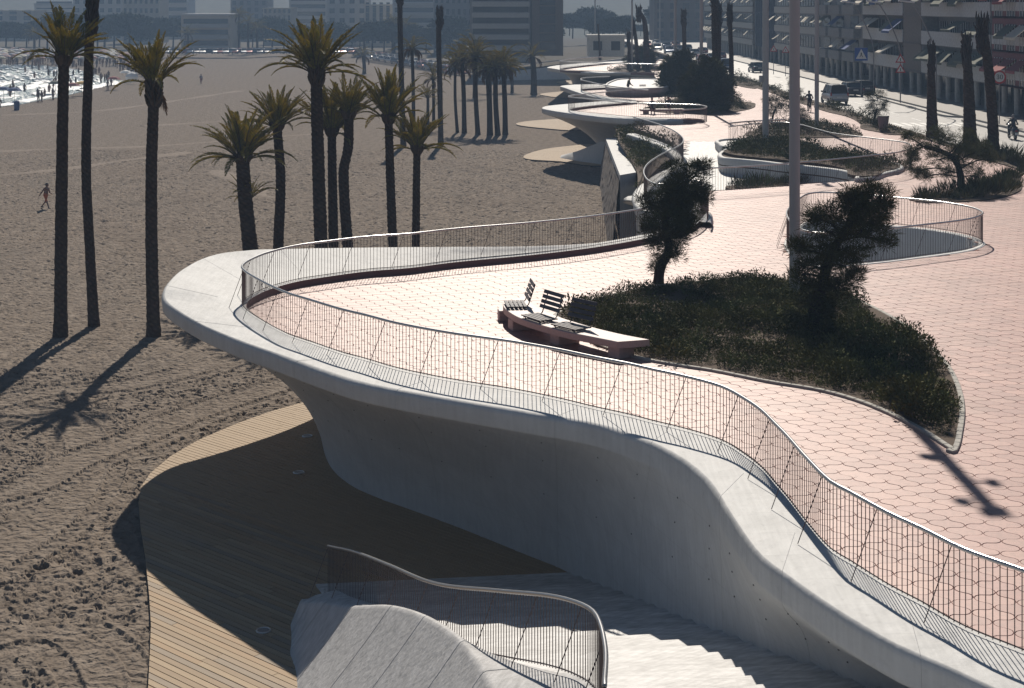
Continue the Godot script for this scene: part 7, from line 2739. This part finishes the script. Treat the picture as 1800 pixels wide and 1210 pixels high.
func scooter(label: String, at: Vector3) -> void:
	var t := thing("motor_scooter", label, "scooter", at, PI)
	for z in [-0.62, 0.66]:
		var b := wheel_ring(Vector3(0, 0.24, z), 0.17, 0.07)
		var w := part("wheel", b, M.tyre, t, true)
		var r := MB.new()
		r.tube([Vector3(-0.05, 0.24, z), Vector3(0.05, 0.24, z)], 0.12, 12)
		part("rim", r, M.grey_metal, w)
	var rows := []
	for q in [[-0.85, 0.5, 0.66, 0.10], [-0.78, 0.36, 0.78, 0.19], [-0.5, 0.3, 0.82, 0.22], [-0.15, 0.26, 0.74, 0.19], [0.0, 0.2, 0.34, 0.18], [0.28, 0.2, 0.34, 0.18], [0.38, 0.22, 0.9, 0.2], [0.5, 0.4, 1.0, 0.18], [0.62, 0.55, 0.95, 0.10]]:
		var row := []
		for p in [[-0.8, 0.0], [-1.0, 0.3], [-1.0, 0.7], [-0.7, 1.0], [0.7, 1.0], [1.0, 0.7], [1.0, 0.3], [0.8, 0.0]]:
			row.append(Vector3(p[0] * q[3], lerpf(q[1], q[2], p[1]), q[0]))
		rows.append(row)
	var b := MB.new()
	b.loft(rows, true)
	for e in [0, rows.size() - 1]:
		for k in range(1, 7): b.tri(rows[e][0], rows[e][k], rows[e][k + 1])
	part("body", b, M.paint.dark, t, true)
	var s := MB.new()
	s.box(Vector3(0, 0.84, -0.38), Vector3(0.3, 0.1, 0.75), Basis.IDENTITY, 0.04)
	part("saddle", s, M.black, t)
	var h := MB.new()
	h.tube([Vector3(-0.34, 1.0, 0.34), Vector3(-0.1, 1.02, 0.46), Vector3(0.1, 1.02, 0.46), Vector3(0.34, 1.0, 0.34)], 0.018, 6)
	part("handlebar", h, M.grey_metal, t)
	for x in [-1, 1]:
		var m := MB.new()
		m.tube([Vector3(0.26 * x, 1.0, 0.4), Vector3(0.36 * x, 1.2, 0.4)], 0.008, 4)
		m.ball(Vector3(0.38 * x, 1.24, 0.4), Vector3(0.06, 0.045, 0.02), 8, 5)
		part("mirror", m, M.black, t, true)
	var l := MB.new()
	l.box(Vector3(0, 0.62, -0.86), Vector3(0.18, 0.08, 0.05), Basis.IDENTITY, 0.015)
	part("tail_lamp", l, M.red_light, t)
	var pl := MB.new()
	pl.box(Vector3(0, 0.42, -0.88), Vector3(0.2, 0.16, 0.02))
	part("number_plate", pl, M.white_sign, t)
